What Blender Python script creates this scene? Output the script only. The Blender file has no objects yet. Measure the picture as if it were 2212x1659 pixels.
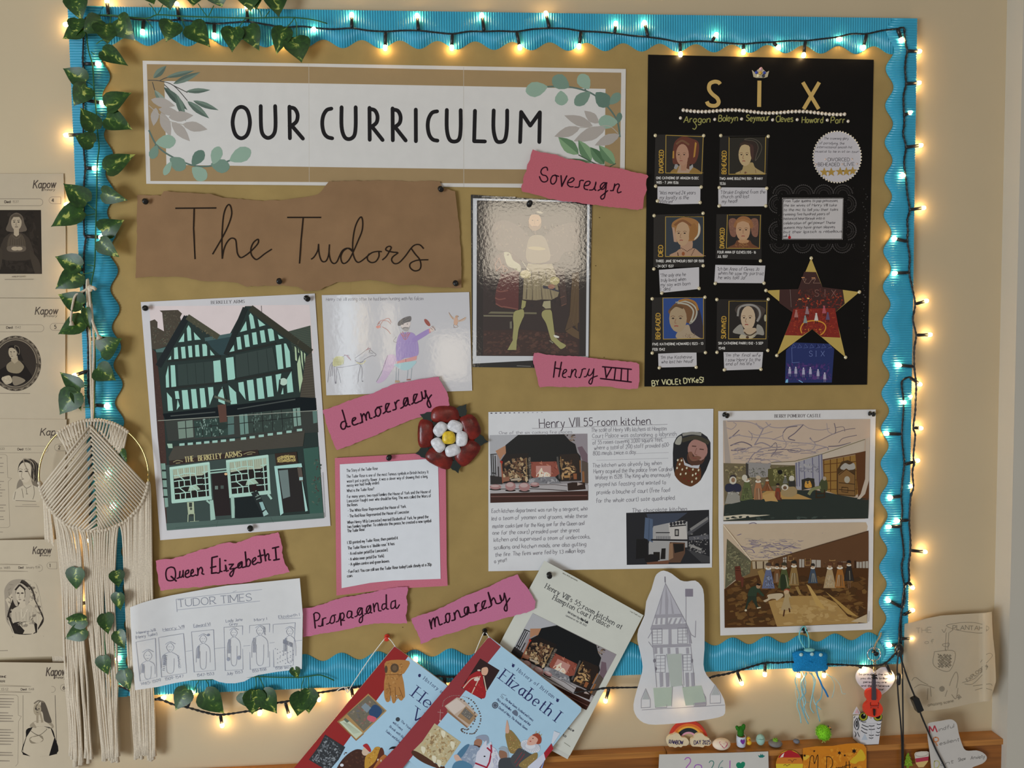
import bpy, bmesh, math, random
from mathutils import Vector, Matrix
import numpy as np
C = bpy.context.scene.collection
SC = bpy.context.scene
# ---------------------------------------------------------------- camera
D0, ZC, FPX, CX, CY = 1.387, 1.45, 1661.0, 1106.0, 829.5
YAW, PITCH, ROLL = math.radians(3.70793), math.radians(3.11892), math.radians(-0.75537)
CAMP = Vector((0, -D0, ZC))
_f = Vector((math.sin(YAW)*math.cos(PITCH), math.cos(YAW)*math.cos(PITCH), -math.sin(PITCH)))
_r = Vector((math.cos(YAW), -math.sin(YAW), 0))
_u = _r.cross(_f)
RIGHT = _r*math.cos(ROLL) + _u*math.sin(ROLL)
UP = -_r*math.sin(ROLL) + _u*math.cos(ROLL)
cd = bpy.data.cameras.new('camera'); cam = bpy.data.objects.new('camera', cd); C.objects.link(cam)
cd.sensor_width = 36; cd.lens = 36*FPX/2212; cd.clip_start = .05
cam.matrix_world = Matrix(((RIGHT.x, UP.x, -_f.x, CAMP.x), (RIGHT.y, UP.y, -_f.y, CAMP.y), (RIGHT.z, UP.z, -_f.z, CAMP.z), (0, 0, 0, 1)))
SC.camera = cam
def P(px, py, d=0.0):
    """the point of the place seen at a pixel of the photograph, d metres in front of the wall"""
    v = RIGHT*((px-CX)/FPX) - UP*((py-CY)/FPX) + _f
    return CAMP + v*((D0-d)/v.y)
# ---------------------------------------------------------------- world, daylight, exposure
W = bpy.data.worlds.new('room'); SC.world = W; W.use_nodes = True
W.node_tree.nodes['Background'].inputs[0].default_value = (1, .93, .86, 1)
W.node_tree.nodes['Background'].inputs[1].default_value = .27
def area(name, loc, to, sx, sy, power, col, spread=math.pi):
    l = bpy.data.lights.new(name, 'AREA'); l.shape = 'RECTANGLE'; l.size = sx; l.size_y = sy; l.energy = power; l.color = col; l.spread = spread
    o = bpy.data.objects.new(name, l); C.objects.link(o); o.location = loc
    o.rotation_euler = (Vector(to)-Vector(loc)).to_track_quat('-Z', 'Y').to_euler(); return o
area('daylight_window', (-2.9, -3.0, .7), (.15, 0, 1.0), 1.6, 1.4, 104, (.83, .92, 1))
def behind(name, px, py, w, h, power, col):
    """a window or lamp of the room behind the camera, where the shiny sheets mirror it"""
    p = P(px, py); k = 1+4.4/D0; c = (p.x*k, -4.4, ZC+(p.z-ZC)*k); area(name, c, (c[0], 0, c[2]), w, h, power, col)
behind('far_lit_window', 1155, 515, .74, .56, 10, (1, .88, .7))
behind('side_pane', 752, 755, .13, .8, 1.5, (.85, .95, 1)); behind('lamp_a', 785, 705, .05, .4, .4, (1, .78, .45)); behind('lamp_b', 842, 725, .08, .5, .6, (1, .84, .6)); behind('lamp_c', 975, 770, .26, .34, 1.0, (1, .86, .64))
SC.view_settings.view_transform = 'Standard'; SC.view_settings.look = 'None'
SC.view_settings.exposure = -0.12; SC.view_settings.gamma = 1.0; SC.view_settings.use_curve_mapping = False
SC.cycles.max_bounces = 6; SC.cycles.diffuse_bounces = 3; SC.cycles.sample_clamp_indirect = 4
SC.cycles.use_denoising = True
# ---------------------------------------------------------------- materials
KW = 1.28
def lin(h):
    if not isinstance(h, str): return h
    o = []
    for i in (0, 2, 4):
        c = int(h[i:i+2], 16)/255
        c = c/12.92 if c <= .04045 else ((c+.055)/1.055)**2.4
        o.append(min(.88, c*KW))
    return (o[0], o[1], o[2])
def mat(name, rough=.85, spec=.3, metal=0, noise=.04, nscale=60, bump=0, bscale=400, coat=0, coatr=.1, coatbump=0, coatscale=90, col=None, emit=None, es=0, stretch=None):
    m = bpy.data.materials.new(name); m.use_nodes = True; nt = m.node_tree; N = nt.nodes; L = nt.links
    b = N['Principled BSDF']
    b.inputs['Roughness'].default_value = rough; b.inputs['Specular IOR Level'].default_value = spec; b.inputs['Metallic'].default_value = metal
    tc = N.new('ShaderNodeTexCoord')
    if col is None:
        src = N.new('ShaderNodeAttribute'); src.attribute_name = 'Col'; so = src.outputs['Color']
    else:
        src = N.new('ShaderNodeRGB'); src.outputs[0].default_value = (*lin(col), 1); so = src.outputs[0]
    if noise:
        n = N.new('ShaderNodeTexNoise'); n.inputs['Scale'].default_value = nscale; n.inputs['Detail'].default_value = 4
        vec = tc.outputs['Object']
        if stretch:
            mp = N.new('ShaderNodeMapping'); mp.inputs['Scale'].default_value = stretch; L.new(vec, mp.inputs[0]); vec = mp.outputs[0]
        L.new(vec, n.inputs['Vector'])
        mr = N.new('ShaderNodeMapRange'); mr.inputs[1].default_value = .3; mr.inputs[2].default_value = .7
        mr.inputs[3].default_value = 1-noise; mr.inputs[4].default_value = 1+noise; L.new(n.outputs['Fac'], mr.inputs[0])
        mx = N.new('ShaderNodeVectorMath'); mx.operation = 'SCALE'; L.new(so, mx.inputs[0]); L.new(mr.outputs[0], mx.inputs['Scale'])
        so = mx.outputs[0]
    L.new(so, b.inputs['Base Color'])
    if bump:
        n2 = N.new('ShaderNodeTexNoise'); n2.inputs['Scale'].default_value = bscale; n2.inputs['Detail'].default_value = 3; L.new(tc.outputs['Object'], n2.inputs['Vector'])
        bp = N.new('ShaderNodeBump'); bp.inputs['Strength'].default_value = bump; bp.inputs['Distance'].default_value = .001
        L.new(n2.outputs['Fac'], bp.inputs['Height']); L.new(bp.outputs[0], b.inputs['Normal'])
    if coat:
        b.inputs['Coat Weight'].default_value = coat; b.inputs['Coat Roughness'].default_value = coatr; b.inputs['Coat IOR'].default_value = 1.62
        if coatbump:
            n3 = N.new('ShaderNodeTexNoise'); n3.inputs['Scale'].default_value = coatscale; n3.inputs['Detail'].default_value = 4
            L.new(tc.outputs['Object'], n3.inputs['Vector'])
            b3 = N.new('ShaderNodeBump'); b3.inputs['Strength'].default_value = coatbump; b3.inputs['Distance'].default_value = .001
            L.new(n3.outputs['Fac'], b3.inputs['Height']); L.new(b3.outputs[0], b.inputs['Coat Normal'])
    if emit:
        b.inputs['Emission Color'].default_value = (*emit, 1); b.inputs['Emission Strength'].default_value = es
    return m
M = {}
M['paper'] = mat('matt_paper', .9, .2, noise=.02, nscale=45, bump=.05, bscale=900)
M['kraft'] = mat('kraft_paper', .85, .25, noise=.07, nscale=22, bump=.12, bscale=700)
M['card'] = mat('sugar_paper', .95, .15, noise=.05, nscale=700, bump=.15, bscale=1200)
M['satin'] = mat('printed_cover', .38, .45, noise=.015)
M['film'] = mat('laminated_sheet', .5, .4, noise=.01, coat=1, coatr=.05, coatbump=.07, coatscale=170)
M['film2'] = mat('laminated_drawing', .6, .3, noise=.01, coat=1, coatr=.07, coatbump=.06, coatscale=110)
M['blackcard'] = mat('black_card', .5, .16, noise=.1, nscale=30)
M['blue'] = mat('corrugated_blue_card', .3, .5, noise=.05, nscale=35)
M['wall'] = mat('painted_wall', .6, .35, noise=.025, nscale=5, bump=.1, bscale=130)
M['wood'] = mat('varnished_wood', .35, .5, noise=.28, nscale=6, stretch=(1.2, 8, 24))
M['plastic'] = mat('smooth_plastic', .3, .5, noise=.02)
M['matte'] = mat('matte_paint', .7, .3, noise=.05, nscale=120)
M['cord'] = mat('cotton_cord', .95, .1, noise=.12, nscale=500, bump=.5, bscale=900)
M['metal'] = mat('polished_metal', .22, .5, metal=1, noise=.02)
M['gem'] = mat('pearl_bead', .16, .7, metal=.35, noise=.02)
M['thin'] = mat('thin_paper', .9, .2, noise=.02, nscale=45)
def _thin():
    nt = M['thin'].node_tree; N = nt.nodes; L = nt.links; b = N['Principled BSDF']; t = N.new('ShaderNodeBsdfTranslucent'); x = N.new('ShaderNodeMixShader'); x.inputs[0].default_value = .16
    src = b.inputs['Base Color'].links[0].from_socket; L.new(src, t.inputs[0]); L.new(b.outputs[0], x.inputs[1]); L.new(t.outputs[0], x.inputs[2]); L.new(x.outputs[0], N['Material Output'].inputs[0])
_thin()
M['fuzz'] = mat('fuzzy_fibre', 1, .1, noise=.3, nscale=700, bump=1, bscale=1200)
M['bulb'] = mat('lit_bulb', .3, .5, noise=0, col='ffffff', emit=(1, .66, .29), es=55)
def leafmat():
    m = bpy.data.materials.new('variegated_leaf'); m.use_nodes = True; nt = m.node_tree; N = nt.nodes; L = nt.links; b = N['Principled BSDF']
    tc = N.new('ShaderNodeTexCoord'); oi = N.new('ShaderNodeObjectInfo')
    ad = N.new('ShaderNodeVectorMath'); ad.operation = 'ADD'; L.new(tc.outputs['Object'], ad.inputs[0])
    sc = N.new('ShaderNodeVectorMath'); sc.operation = 'SCALE'; sc.inputs[0].default_value = (37, 11, 0); L.new(oi.outputs['Random'], sc.inputs['Scale']); L.new(sc.outputs[0], ad.inputs[1])
    n = N.new('ShaderNodeTexNoise'); n.inputs['Scale'].default_value = 3.2; n.inputs['Detail'].default_value = 5; n.inputs['Distortion'].default_value = 1.6; L.new(ad.outputs[0], n.inputs['Vector'])
    sx = N.new('ShaderNodeSeparateXYZ'); L.new(tc.outputs['Object'], sx.inputs[0])
    ab = N.new('ShaderNodeMath'); ab.operation = 'ABSOLUTE'; L.new(sx.outputs['X'], ab.inputs[0])
    mr = N.new('ShaderNodeMapRange'); L.new(ab.outputs[0], mr.inputs[0]); mr.inputs[1].default_value = 0; mr.inputs[2].default_value = .3; mr.inputs[3].default_value = .16; mr.inputs[4].default_value = -.06
    s = N.new('ShaderNodeMath'); s.operation = 'ADD'; L.new(n.outputs['Fac'], s.inputs[0]); L.new(mr.outputs[0], s.inputs[1])
    r = N.new('ShaderNodeValToRGB'); L.new(s.outputs[0], r.inputs[0]); e = r.color_ramp.elements
    e[0].position = .36; e[0].color = (.013, .048, .008, 1); e[1].position = .62; e[1].color = (.028, .085, .012, 1)
    x = e.new(.69); x.color = (.07, .15, .02, 1); x = e.new(.75); x.color = (.42, .46, .1, 1)
    L.new(r.outputs[0], b.inputs['Base Color']); b.inputs['Roughness'].default_value = .38; b.inputs['Specular IOR Level'].default_value = .45
    return m
M['leaf'] = leafmat()
# ---------------------------------------------------------------- meshes and things
class MB:
    """collects faces with a colour each, builds ONE mesh object"""
    def __init__(s, smooth=False): s.v = []; s.f = []; s.c = []; s.smooth = smooth
    def add(s, vs, fs, col):
        k = len(s.v); s.v.extend(tuple(x) for x in vs); col = lin(col)
        for f in fs: s.f.append(tuple(i+k for i in f)); s.c.append(col)
    def poly(s, pts, col): s.add(pts, [tuple(range(len(pts)))], col)
    def box(s, a, b, col):
        (x0, y0, z0), (x1, y1, z1) = a, b
        s.add([(x0,y0,z0),(x1,y0,z0),(x1,y1,z0),(x0,y1,z0),(x0,y0,z1),(x1,y0,z1),(x1,y1,z1),(x0,y1,z1)], [(0,3,2,1),(4,5,6,7),(0,1,5,4),(1,2,6,5),(2,3,7,6),(3,0,4,7)], col)
    def tube(s, pts, r, col, n=6, caps=True):
        pts = [Vector(p) for p in pts]; rings = []; m = len(pts); up = None
        for i, p in enumerate(pts):
            t = (pts[min(i+1, m-1)]-pts[max(i-1, 0)])
            if t.length < 1e-9: t = Vector((0, 0, 1))
            t.normalize()
            if up is None: up = t.orthogonal().normalized()
            up = (up - t*up.dot(t)); up = up.normalized() if up.length > 1e-6 else t.orthogonal().normalized()
            b = t.cross(up); rr = r[i] if isinstance(r, (list, tuple)) else r
            rings.append([p+up*(rr*math.cos(2*math.pi*k/n))+b*(rr*math.sin(2*math.pi*k/n)) for k in range(n)])
        vs = [v for q in rings for v in q]; fs = []
        for i in range(m-1):
            for k in range(n): fs.append((i*n+k, i*n+(k+1) % n, (i+1)*n+(k+1) % n, (i+1)*n+k))
        if caps: fs += [tuple(range(n-1, -1, -1)), tuple(range((m-1)*n, m*n))]
        s.add(vs, fs, col)
    def ball(s, c, rx, ry, rz, col, n=12, m=8, rot=None):
        c = Vector(c); vs = []
        for i in range(m+1):
            a = math.pi*i/m
            for k in range(n):
                b = 2*math.pi*k/n
                q = Vector((rx*math.sin(a)*math.cos(b), ry*math.sin(a)*math.sin(b), rz*math.cos(a)))
                if rot is not None: q = rot @ q
                vs.append(c+q)
        s.add(vs, [(i*n+k, (i+1)*n+k, (i+1)*n+(k+1) % n, i*n+(k+1) % n) for i in range(m) for k in range(n)], col)
    def lathe(s, c, axis, prof, col, n=14):
        """prof: list of (distance along axis, radius)"""
        a = Vector(axis).normalized(); u = a.orthogonal().normalized(); w = a.cross(u); c = Vector(c)
        vs = [c+a*h+u*(r*math.cos(2*math.pi*k/n))+w*(r*math.sin(2*math.pi*k/n)) for h, r in prof for k in range(n)]
        fs = [(i*n+k, i*n+(k+1) % n, (i+1)*n+(k+1) % n, (i+1)*n+k) for i in range(len(prof)-1) for k in range(n)]
        fs += [tuple(range(n-1, -1, -1)), tuple(range((len(prof)-1)*n, len(prof)*n))]
        s.add(vs, fs, col)
    def slab(s, pts, t, col, side=None):
        """outline of 3D points facing the room, given thickness t towards the wall"""
        n = len(pts); back = [Vector(p)+Vector((0, t, 0)) for p in pts]
        s.add(list(pts)+back, [tuple(range(n)), tuple(range(2*n-1, n-1, -1))], col)
        s.add(list(pts)+back, [(i, i+n, (i+1) % n+n, (i+1) % n) for i in range(n)], side or col)
    def build(s, name, m, parent=None, origin=None, label=None):
        me = bpy.data.meshes.new(name)
        V = np.array(s.v, dtype=float).reshape(-1, 3)
        if parent is not None: o0 = np.array(parent['_o']) if '_o' in parent else np.zeros(3)
        elif origin is not None: o0 = np.array(origin)
        else:
            o0 = (V.min(0)+V.max(0))/2
        me.from_pydata((V-o0).tolist(), [], s.f)
        a = me.color_attributes.new('Col', 'FLOAT_COLOR', 'CORNER')
        tot = [len(f) for f in s.f]
        cc = np.ones((len(s.f), 4), dtype=np.float32); cc[:, :3] = np.array(s.c, dtype=np.float32)
        a.data.foreach_set('color', np.repeat(cc, tot, axis=0).ravel())
        if s.smooth: me.polygons.foreach_set('use_smooth', [True]*len(me.polygons))
        me.materials.append(M[m] if isinstance(m, str) else m); me.update()
        o = bpy.data.objects.new(name, me); C.objects.link(o)
        o['_o'] = [float(x) for x in o0]
        if parent is not None: o.parent = parent
        else: o.location = o0
        if label: o['label'] = label
        return o
def tag(o, label, cat, group=None, kind=None):
    if label: o['label'] = label
    if cat: o['category'] = cat
    if group: o['group'] = group
    if kind: o['kind'] = kind
    return o
def thing(name, loc, label, cat, group=None):
    o = bpy.data.objects.new(name, None); C.objects.link(o); o.location = loc; o['_o'] = [float(x) for x in loc]
    o.empty_display_size = .02
    return tag(o, label, cat, group)
def copy_part(src, parent, mw):
    c = src.copy(); C.objects.link(c); c.parent = parent; c.matrix_local = mw; return c
def nums(s): return [float(x) for x in s.replace(',', ' ').split()] if isinstance(s, str) else s
def prs(s):
    if not isinstance(s, str): return [tuple(p) for p in s]
    n = nums(s); return list(zip(n[0::2], n[1::2]))
def cat_rom(p, sub=4, closed=False):
    if len(p) < 3: return list(p)
    q = [p[-1]]+list(p)+[p[0], p[1]] if closed else [p[0]]+list(p)+[p[-1]]
    out = []; dim = len(p[0])
    for i in range(1, len(q)-2):
        a, b, c, d = q[i-1], q[i], q[i+1], q[i+2]
        for k in range(sub):
            t = k/sub
            out.append(tuple(.5*(2*b[j]+(c[j]-a[j])*t+(2*a[j]-5*b[j]+4*c[j]-d[j])*t*t+(3*b[j]-a[j]-3*c[j]+d[j])*t**3) for j in range(dim)))
    if not closed: out.append(tuple(p[-1]))
    return out
def torn(p, amp, step, seed, closed=True):
    """the same outline with a ragged hand-torn edge"""
    rn = random.Random(seed); out = []; n = len(p)
    for i in range(n if closed else n-1):
        a, b = p[i], p[(i+1) % n]; L = math.hypot(b[0]-a[0], b[1]-a[1]); k = max(1, int(L/step))
        nx, ny = -(b[1]-a[1])/max(L, 1e-6), (b[0]-a[0])/max(L, 1e-6); w = 0
        for j in range(k):
            t = j/k; w = w*.6+rn.uniform(-amp, amp)*.7
            e = 0 if j == 0 else w
            out.append((a[0]+(b[0]-a[0])*t+nx*e, a[1]+(b[1]-a[1])*t+ny*e))
    return out
# ---------------------------------------------------------------- a hand-drawn stroke alphabet (cap height 16, x height 10)
G = {}
def _g():
    S = """a|~8 8 5 10 2 9 0 5 2 1 5 0 8 3|8 10 8 3 9 .5
b|0 17 0 0|~0 6 2 9 5 10 8 8 8.5 5 7 1 4 0 1 1 0 3
c|~8 8.5 5 10 2 9 0 5 2 1 5 0 8 1.5
d|~8 7 5 10 2 9 0 5 2 1 5 0 8 3|8 17 8 0
e|~.5 5.5 8 5.5 7.5 8.5 4.5 10 1.5 8.5 0 5 1.5 1 4.5 0 8 1.5
f|~7 16 5 17 3 16 2.5 13 2.5 0|0 10 6 10
g|~8 7 5 10 2 9 0 5 2 1 5 0 8 3|~8 10 8 0 7.5 -4 4 -6 1 -5
h|0 17 0 0|~0 6 2 9 5 10 7.5 8.5 8 6 8 0
i|0 10 0 0|0 13 0 14.2
j|~2 10 2 -3 1 -5.5 -2 -5.5|2 13 2 14.2
k|0 17 0 0|7 10 0 4|2.5 6 7.5 0
l|0 17 0 0
m|0 10 0 0|~0 6 2 9.3 4 10 5.7 8.5 6 6 6 0|~6 6 8 9.3 10 10 11.7 8.5 12 6 12 0
n|0 10 0 0|~0 6 2 9 5 10 7.5 8.5 8 6 8 0
o|~4 10 1 8.5 0 5 1 1.5 4 0 7 1.5 8 5 7 8.5 4 10
p|0 10 0 -6|~0 6 2 9 5 10 8 8 8.5 5 7 1 4 0 1 1 0 3
q|~8 7 5 10 2 9 0 5 2 1 5 0 8 3|8 10 8 -6
r|0 10 0 0|~0 6 1.5 9 3.5 10 5.5 9.6
s|~7 8.5 4 10 1 9 .7 7 4 5.3 7 3.5 6.7 1 3.5 0 0 1.5
t|~2.5 14.5 2.5 2 3.5 .2 6 .5|0 10 6 10
u|~0 10 0 3 1.5 .5 4 0 6.5 1 8 4|8 10 8 0
v|0 10 4 0 8 10
w|0 10 3 0 6 10 9 0 12 10
x|0 10 8 0|8 10 0 0
y|0 10 4 .5|~8 10 4 0 2 -4 -1 -6
z|0 10 7.5 10 0 0 8 0
A|0 0 6 16 12 0|2.3 6 9.7 6
B|0 0 0 16|~0 16 5 16 8 14.5 8.5 12 7 9 4 8.3 0 8.3|~0 8.3 5 8.3 9 7 10 4.2 8.5 1 5 0 0 0
C|~11 13.5 8.5 15.7 5 15.5 1.5 12.5 0 8 1.5 3.5 5 .5 8.5 .3 11 2.5
D|0 0 0 16|~0 16 4 16 8.5 14.5 11 11 11 5 8.5 1.5 4 0 0 0
E|9 16 0 16|0 16 0 0|0 0 9 0|0 8.3 7.5 8.3
F|9 16 0 16|0 16 0 0|0 8.3 7 8.3
G|~11 13.5 8.5 15.7 5 15.5 1.5 12.5 0 8 1.5 3.5 5 .5 8.5 .3 11.5 3|7 7.5 11.5 7.5|11.5 7.5 11.5 1
H|0 16 0 0|11 16 11 0|0 8.3 11 8.3
I|0 16 0 0
J|~7 16 7 4 6 1 3.5 0 .5 1.5
K|0 16 0 0|10 16 0 6.5|3.5 9 10.5 0
L|0 16 0 0|0 0 8.5 0
M|0 0 0 16|0 16 7 3|7 3 14 16|14 16 14 0
N|0 0 0 16|0 16 11 0|11 0 11 16
O|~6.5 16 2 14 0 8 2 2 6.5 0 11 2 13 8 11 14 6.5 16
P|0 0 0 16|~0 16 5 16 9 14.5 9.5 11.5 8 8 5 7 0 7
Q|~6.5 16 2 14 0 8 2 2 6.5 0 11 2 13 8 11 14 6.5 16|8 4 13 -1
R|0 0 0 16|~0 16 5 16 9 14.5 9.5 11.5 8 8 5 7 0 7|4 7 10 0
S|~9.5 13.5 7 15.7 4 15.8 1 14 .7 11 3 9 7 7.5 9.7 5 9 1.7 5.5 0 2 .5 0 2.5
T|0 16 11 16|5.5 16 5.5 0
U|~0 16 0 5 1.5 1.5 5.5 0 9.5 1.5 11 5 11 16
V|0 16 6 0 12 16
W|0 16 4 0 8 14 12 0 16 16
X|0 16 11 0|11 16 0 0
Y|0 16 5.5 8 11 16|5.5 8 5.5 0
Z|0 16 10.5 16 0 0 11 0
0|~4.5 16 1 13.5 0 8 1 2.5 4.5 0 8 2.5 9 8 8 13.5 4.5 16
1|1 13 4 16|4 16 4 0
2|~.5 12.5 2 15.3 5 16 8 14.5 8.5 11.5 6.5 8 0 0|0 0 9 0
3|~.5 14 4 16 8 14.5 8 10.5 4.5 8.7|~4.5 8.7 8.5 7 8.5 2.5 4.5 0 0 2
4|7 0 7 16 0 5 9.5 5
5|8 16 1.5 16 1 9.5|~1 9.5 4.5 10.5 8 8.5 8.7 5 7 1.2 3.5 0 0 1.5
6|~7.5 15.5 3.5 12.5 .7 7.5 0 4.5 1.5 1 4.5 0 8 2 8.5 5.5 7 8.7 4.3 9.5 1 7.5
7|0 16 9 16 3 0
8|~4.5 8.7 1.2 10.5 1 14 4.5 16 8 14 7.8 10.5 4.5 8.7 .6 6.5 .3 2.3 4.5 0 8.7 2.3 8.4 6.5 4.5 8.7
9|~8 10 7.5 7 4.5 6.5 1 8 .5 11.5 2 15 4.5 16 7.5 15 8.5 11 7.5 5 4 0
.|0 0 0 1.2
,|.5 .8 -.5 -2.5
:|0 2 0 3.2|0 8 0 9.2
'|0 16 0 13
"|0 16 0 13|2.5 16 2.5 13
-|0 7 4.5 7
=|0 7 9 7
!|0 16 0 4.5|0 0 0 1.2
?|~0 13 3 16 7 14.5 6.5 11 3.5 8 3.5 4.5|3.5 0 3.5 1.2
(|~3 18 0 11 0 5 3 -3
)|~0 18 3 11 3 5 0 -3
/|0 -2 5 17
*|0 8 3 8|1.5 6.5 1.5 9.5"""
    for ln in S.split('\n'):
        ch, rest = ln[0], ln[2:]; st = []
        for q in rest.split('|'):
            sm = q[0] == '~'; p = prs(q[1:] if sm else q)
            st.append((cat_rom(p, 3) if sm else p, not sm))
        G[ch] = (max(max(x for x, y in p) for p, _ in st), st)
    G['|'] = (0, [([(0, 17), (0, -3)], True)])
_g()
class Art(MB):
    """flat artwork laid on a sheet; x, y are read in the frame of one crop of the photograph"""
    def __init__(s, d, fr=(0, 0, 2212, 2212), curl=None, step=2e-6, z0=6e-5):
        super().__init__(); s.d = d; s.z = z0; s.step = step; s.curl = curl; s.fr(*fr)
    def fr(s, x0, y0, w, W=2212): s.x0, s.y0, s.k = x0, y0, w/W; return s
    def px(s, u, v): return s.x0+u*s.k, s.y0+v*s.k
    def pt(s, u, v):
        x, y = s.x0+u*s.k, s.y0+v*s.k
        return P(x, y, s.d+s.z+(s.curl(x, y) if s.curl else 0))
    def up(s): s.z += s.step
    def fill(s, p, col, sm=0):
        p = prs(p); p = cat_rom(p, 4, True) if sm else p
        s.up(); s.add([s.pt(*q) for q in p], [tuple(range(len(p)))], col); return s
    def rect(s, x0, y0, x1, y1, col): return s.fill([(x0, y0), (x1, y0), (x1, y1), (x0, y1)], col)
    def ell(s, cx, cy, rx, ry, col, rot=0, n=18):
        c, q = math.cos(math.radians(rot)), math.sin(math.radians(rot))
        return s.fill([(cx+rx*math.cos(a)*c-ry*math.sin(a)*q, cy+rx*math.cos(a)*q+ry*math.sin(a)*c) for a in (2*math.pi*i/n for i in range(n))], col)
    def _rib(s, p, w, col, cap=False, nib=None):
        q = [p[0]]
        for a in p[1:]:
            if math.hypot(a[0]-q[-1][0], a[1]-q[-1][1]) > 1e-4: q.append(a)
        if len(q) < 2: return
        s.z += 3e-7
        n = len(q); L = []; R = []
        for i in range(n):
            a, b = q[max(i-1, 0)], q[min(i+1, n-1)]; dx, dy = b[0]-a[0], b[1]-a[1]; l = math.hypot(dx, dy) or 1; dx /= l; dy /= l
            hw = w/2
            if nib: hw = (nib+(w-nib)*min(1, abs(dx*s._vx+dy*s._vy))**1.2)/2
            if 0 < i < n-1:
                e = (q[i][0]-a[0], q[i][1]-a[1]); le = math.hypot(*e) or 1
                hw /= max(.55, abs((e[0]*dx+e[1]*dy)/le))
            L.append((q[i][0]-dy*hw, q[i][1]+dx*hw)); R.append((q[i][0]+dy*hw, q[i][1]-dx*hw))
        vs = [s.pt(*t) for t in L]+[s.pt(*t) for t in R]
        s.add(vs, [(i, i+1, n+i+1, n+i) for i in range(n-1)], col)
        if cap:
            for c in (q[0], q[-1]):
                s.z += 3e-7; s.add([s.pt(c[0]+w/2*math.cos(k*math.pi/4), c[1]+w/2*math.sin(k*math.pi/4)) for k in range(8)], [tuple(range(8))], col)
    def line(s, p, w, col, sm=0, cap=False, up=True):
        p = prs(p)
        if up: s.up()
        if sm: s._rib(cat_rom(p, 5), w, col, cap)
        else:
            for a, b in zip(p, p[1:]): s._rib([a, b], w, col, cap)
        return s
    def lines(s, many, w, col, sm=0, cap=False):
        s.up()
        for q in many.split('|'): s.line(q, w, col, sm, cap, up=False)
        return s
    def loop(s, p, w, col, sm=0):
        p = prs(p); p = cat_rom(p, 5, True) if sm else p
        s.up(); s._rib(list(p)+[p[0], p[1]], w, col); return s
    def text(s, t, x, y, h, w, col, ang=0, to=None, slant=0, jit=0, sp=3.2, ws=1, serif=0, nib=None, cap=False, arc=None, seed=1):
        rn = random.Random(seed+len(t)*7); u = h/16; s.up()
        tot = sum((G[c][0] if c in G else 5)+(sp if c != ' ' else sp*.6) for c in t)-sp
        if to: ang = math.degrees(math.atan2(to[1]-y, to[0]-x)); ws = math.hypot(to[0]-x, to[1]-y)/(tot*u)
        ca, sa = math.cos(math.radians(ang)), math.sin(math.radians(ang)); s._vx, s._vy = -sa, ca
        X = 0
        for c in t:
            if c not in G: X += 5+sp*.6; continue
            adv, st = G[c]; jy = rn.uniform(-jit, jit); js = 1+rn.uniform(-jit, jit)*.06
            def mp(a, b):
                xx = (X+a*js+b*slant)*u*ws; yy = -(b*js+jy)*u
                if arc: yy += arc*(2*xx/(tot*u*ws)-1)**2*h
                return (x+xx*ca-yy*sa, y+xx*sa+yy*ca)
            for p, straight in st:
                if jit: p = [(a+rn.uniform(-jit, jit)*.25, b+rn.uniform(-jit, jit)*.25) for a, b in p]
                q = [mp(*k) for k in p]
                if straight:
                    for a, b in zip(q, q[1:]): s._rib([a, b], w, col, cap, nib)
                else: s._rib(q, w, col, cap, nib)
                if serif and straight:
                    for e, o in ((p[0], p[1]), (p[-1], p[-2])):
                        if abs(e[1]-o[1]) > 4 and abs(e[0]-o[0]) < abs(e[1]-o[1])*.9 and (e[1] < .5 or e[1] > 9.4) :
                            s._rib([mp(e[0]-serif, e[1]), mp(e[0]+serif, e[1])], nib or w*.5, col)
            X += adv+sp
        return s
    def clut(s, x0, y0, x1, y1, n, cols, a, b, seed=1, poly=None, ang=None):
        """n little dabs of colour, as in a photograph of logs, leaves or cloth"""
        rn = random.Random(seed); pp = prs(poly) if poly else None
        def inside(x, y):
            r = False
            for i in range(len(pp)):
                (xa, ya), (xb, yb) = pp[i], pp[i-1]
                if (ya > y) != (yb > y) and x < (xb-xa)*(y-ya)/(yb-ya)+xa: r = not r
            return r
        n_c = len(cols); av = [sum(lin(c)[i] for c in cols)/n_c for i in range(3)]; mixd = [tuple(c*.62+m*.38 for c, m in zip(lin(c), av)) for c in cols]
        st, s.step = s.step, 1e-6
        for _ in range(int(n*1.6)):
            x, y = rn.uniform(x0, x1), rn.uniform(y0, y1); l, w = rn.uniform(a, b)*.75, rn.uniform(a, b)*.36
            t = math.radians(rn.uniform(*ang) if ang else rn.uniform(0, 180)); cl = rn.choice(mixd)
            c, q = math.cos(t), math.sin(t)
            pts = [(x+i*l*c-j*w*q, y+i*l*q+j*w*c) for i, j in ((-.5, -.3), (.1, -.5), (.5, .1), (.1, .5), (-.45, .35))]
            if pp and not all(inside(*k) for k in pts): continue
            if not pp and not all(x0 <= k[0] <= x1 and y0 <= k[1] <= y1 for k in pts): continue
            s.fill(pts, cl)
        s.step = st
        return s
    def hatch(s, x0, y0, x1, y1, n, w, col, dx=0, dy=0, seed=1):
        """pencil shading: n roughly parallel strokes between two edges"""
        rn = random.Random(seed); s.up()
        for i in range(n):
            t = (i+.5)/n; x = x0+(x1-x0)*t; y = y0+(y1-y0)*t
            s._rib([(x+rn.uniform(-w, w), y+rn.uniform(-w, w)), (x+dx+rn.uniform(-w, w), y+dy+rn.uniform(-w, w))], w, col)
        return s
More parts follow.
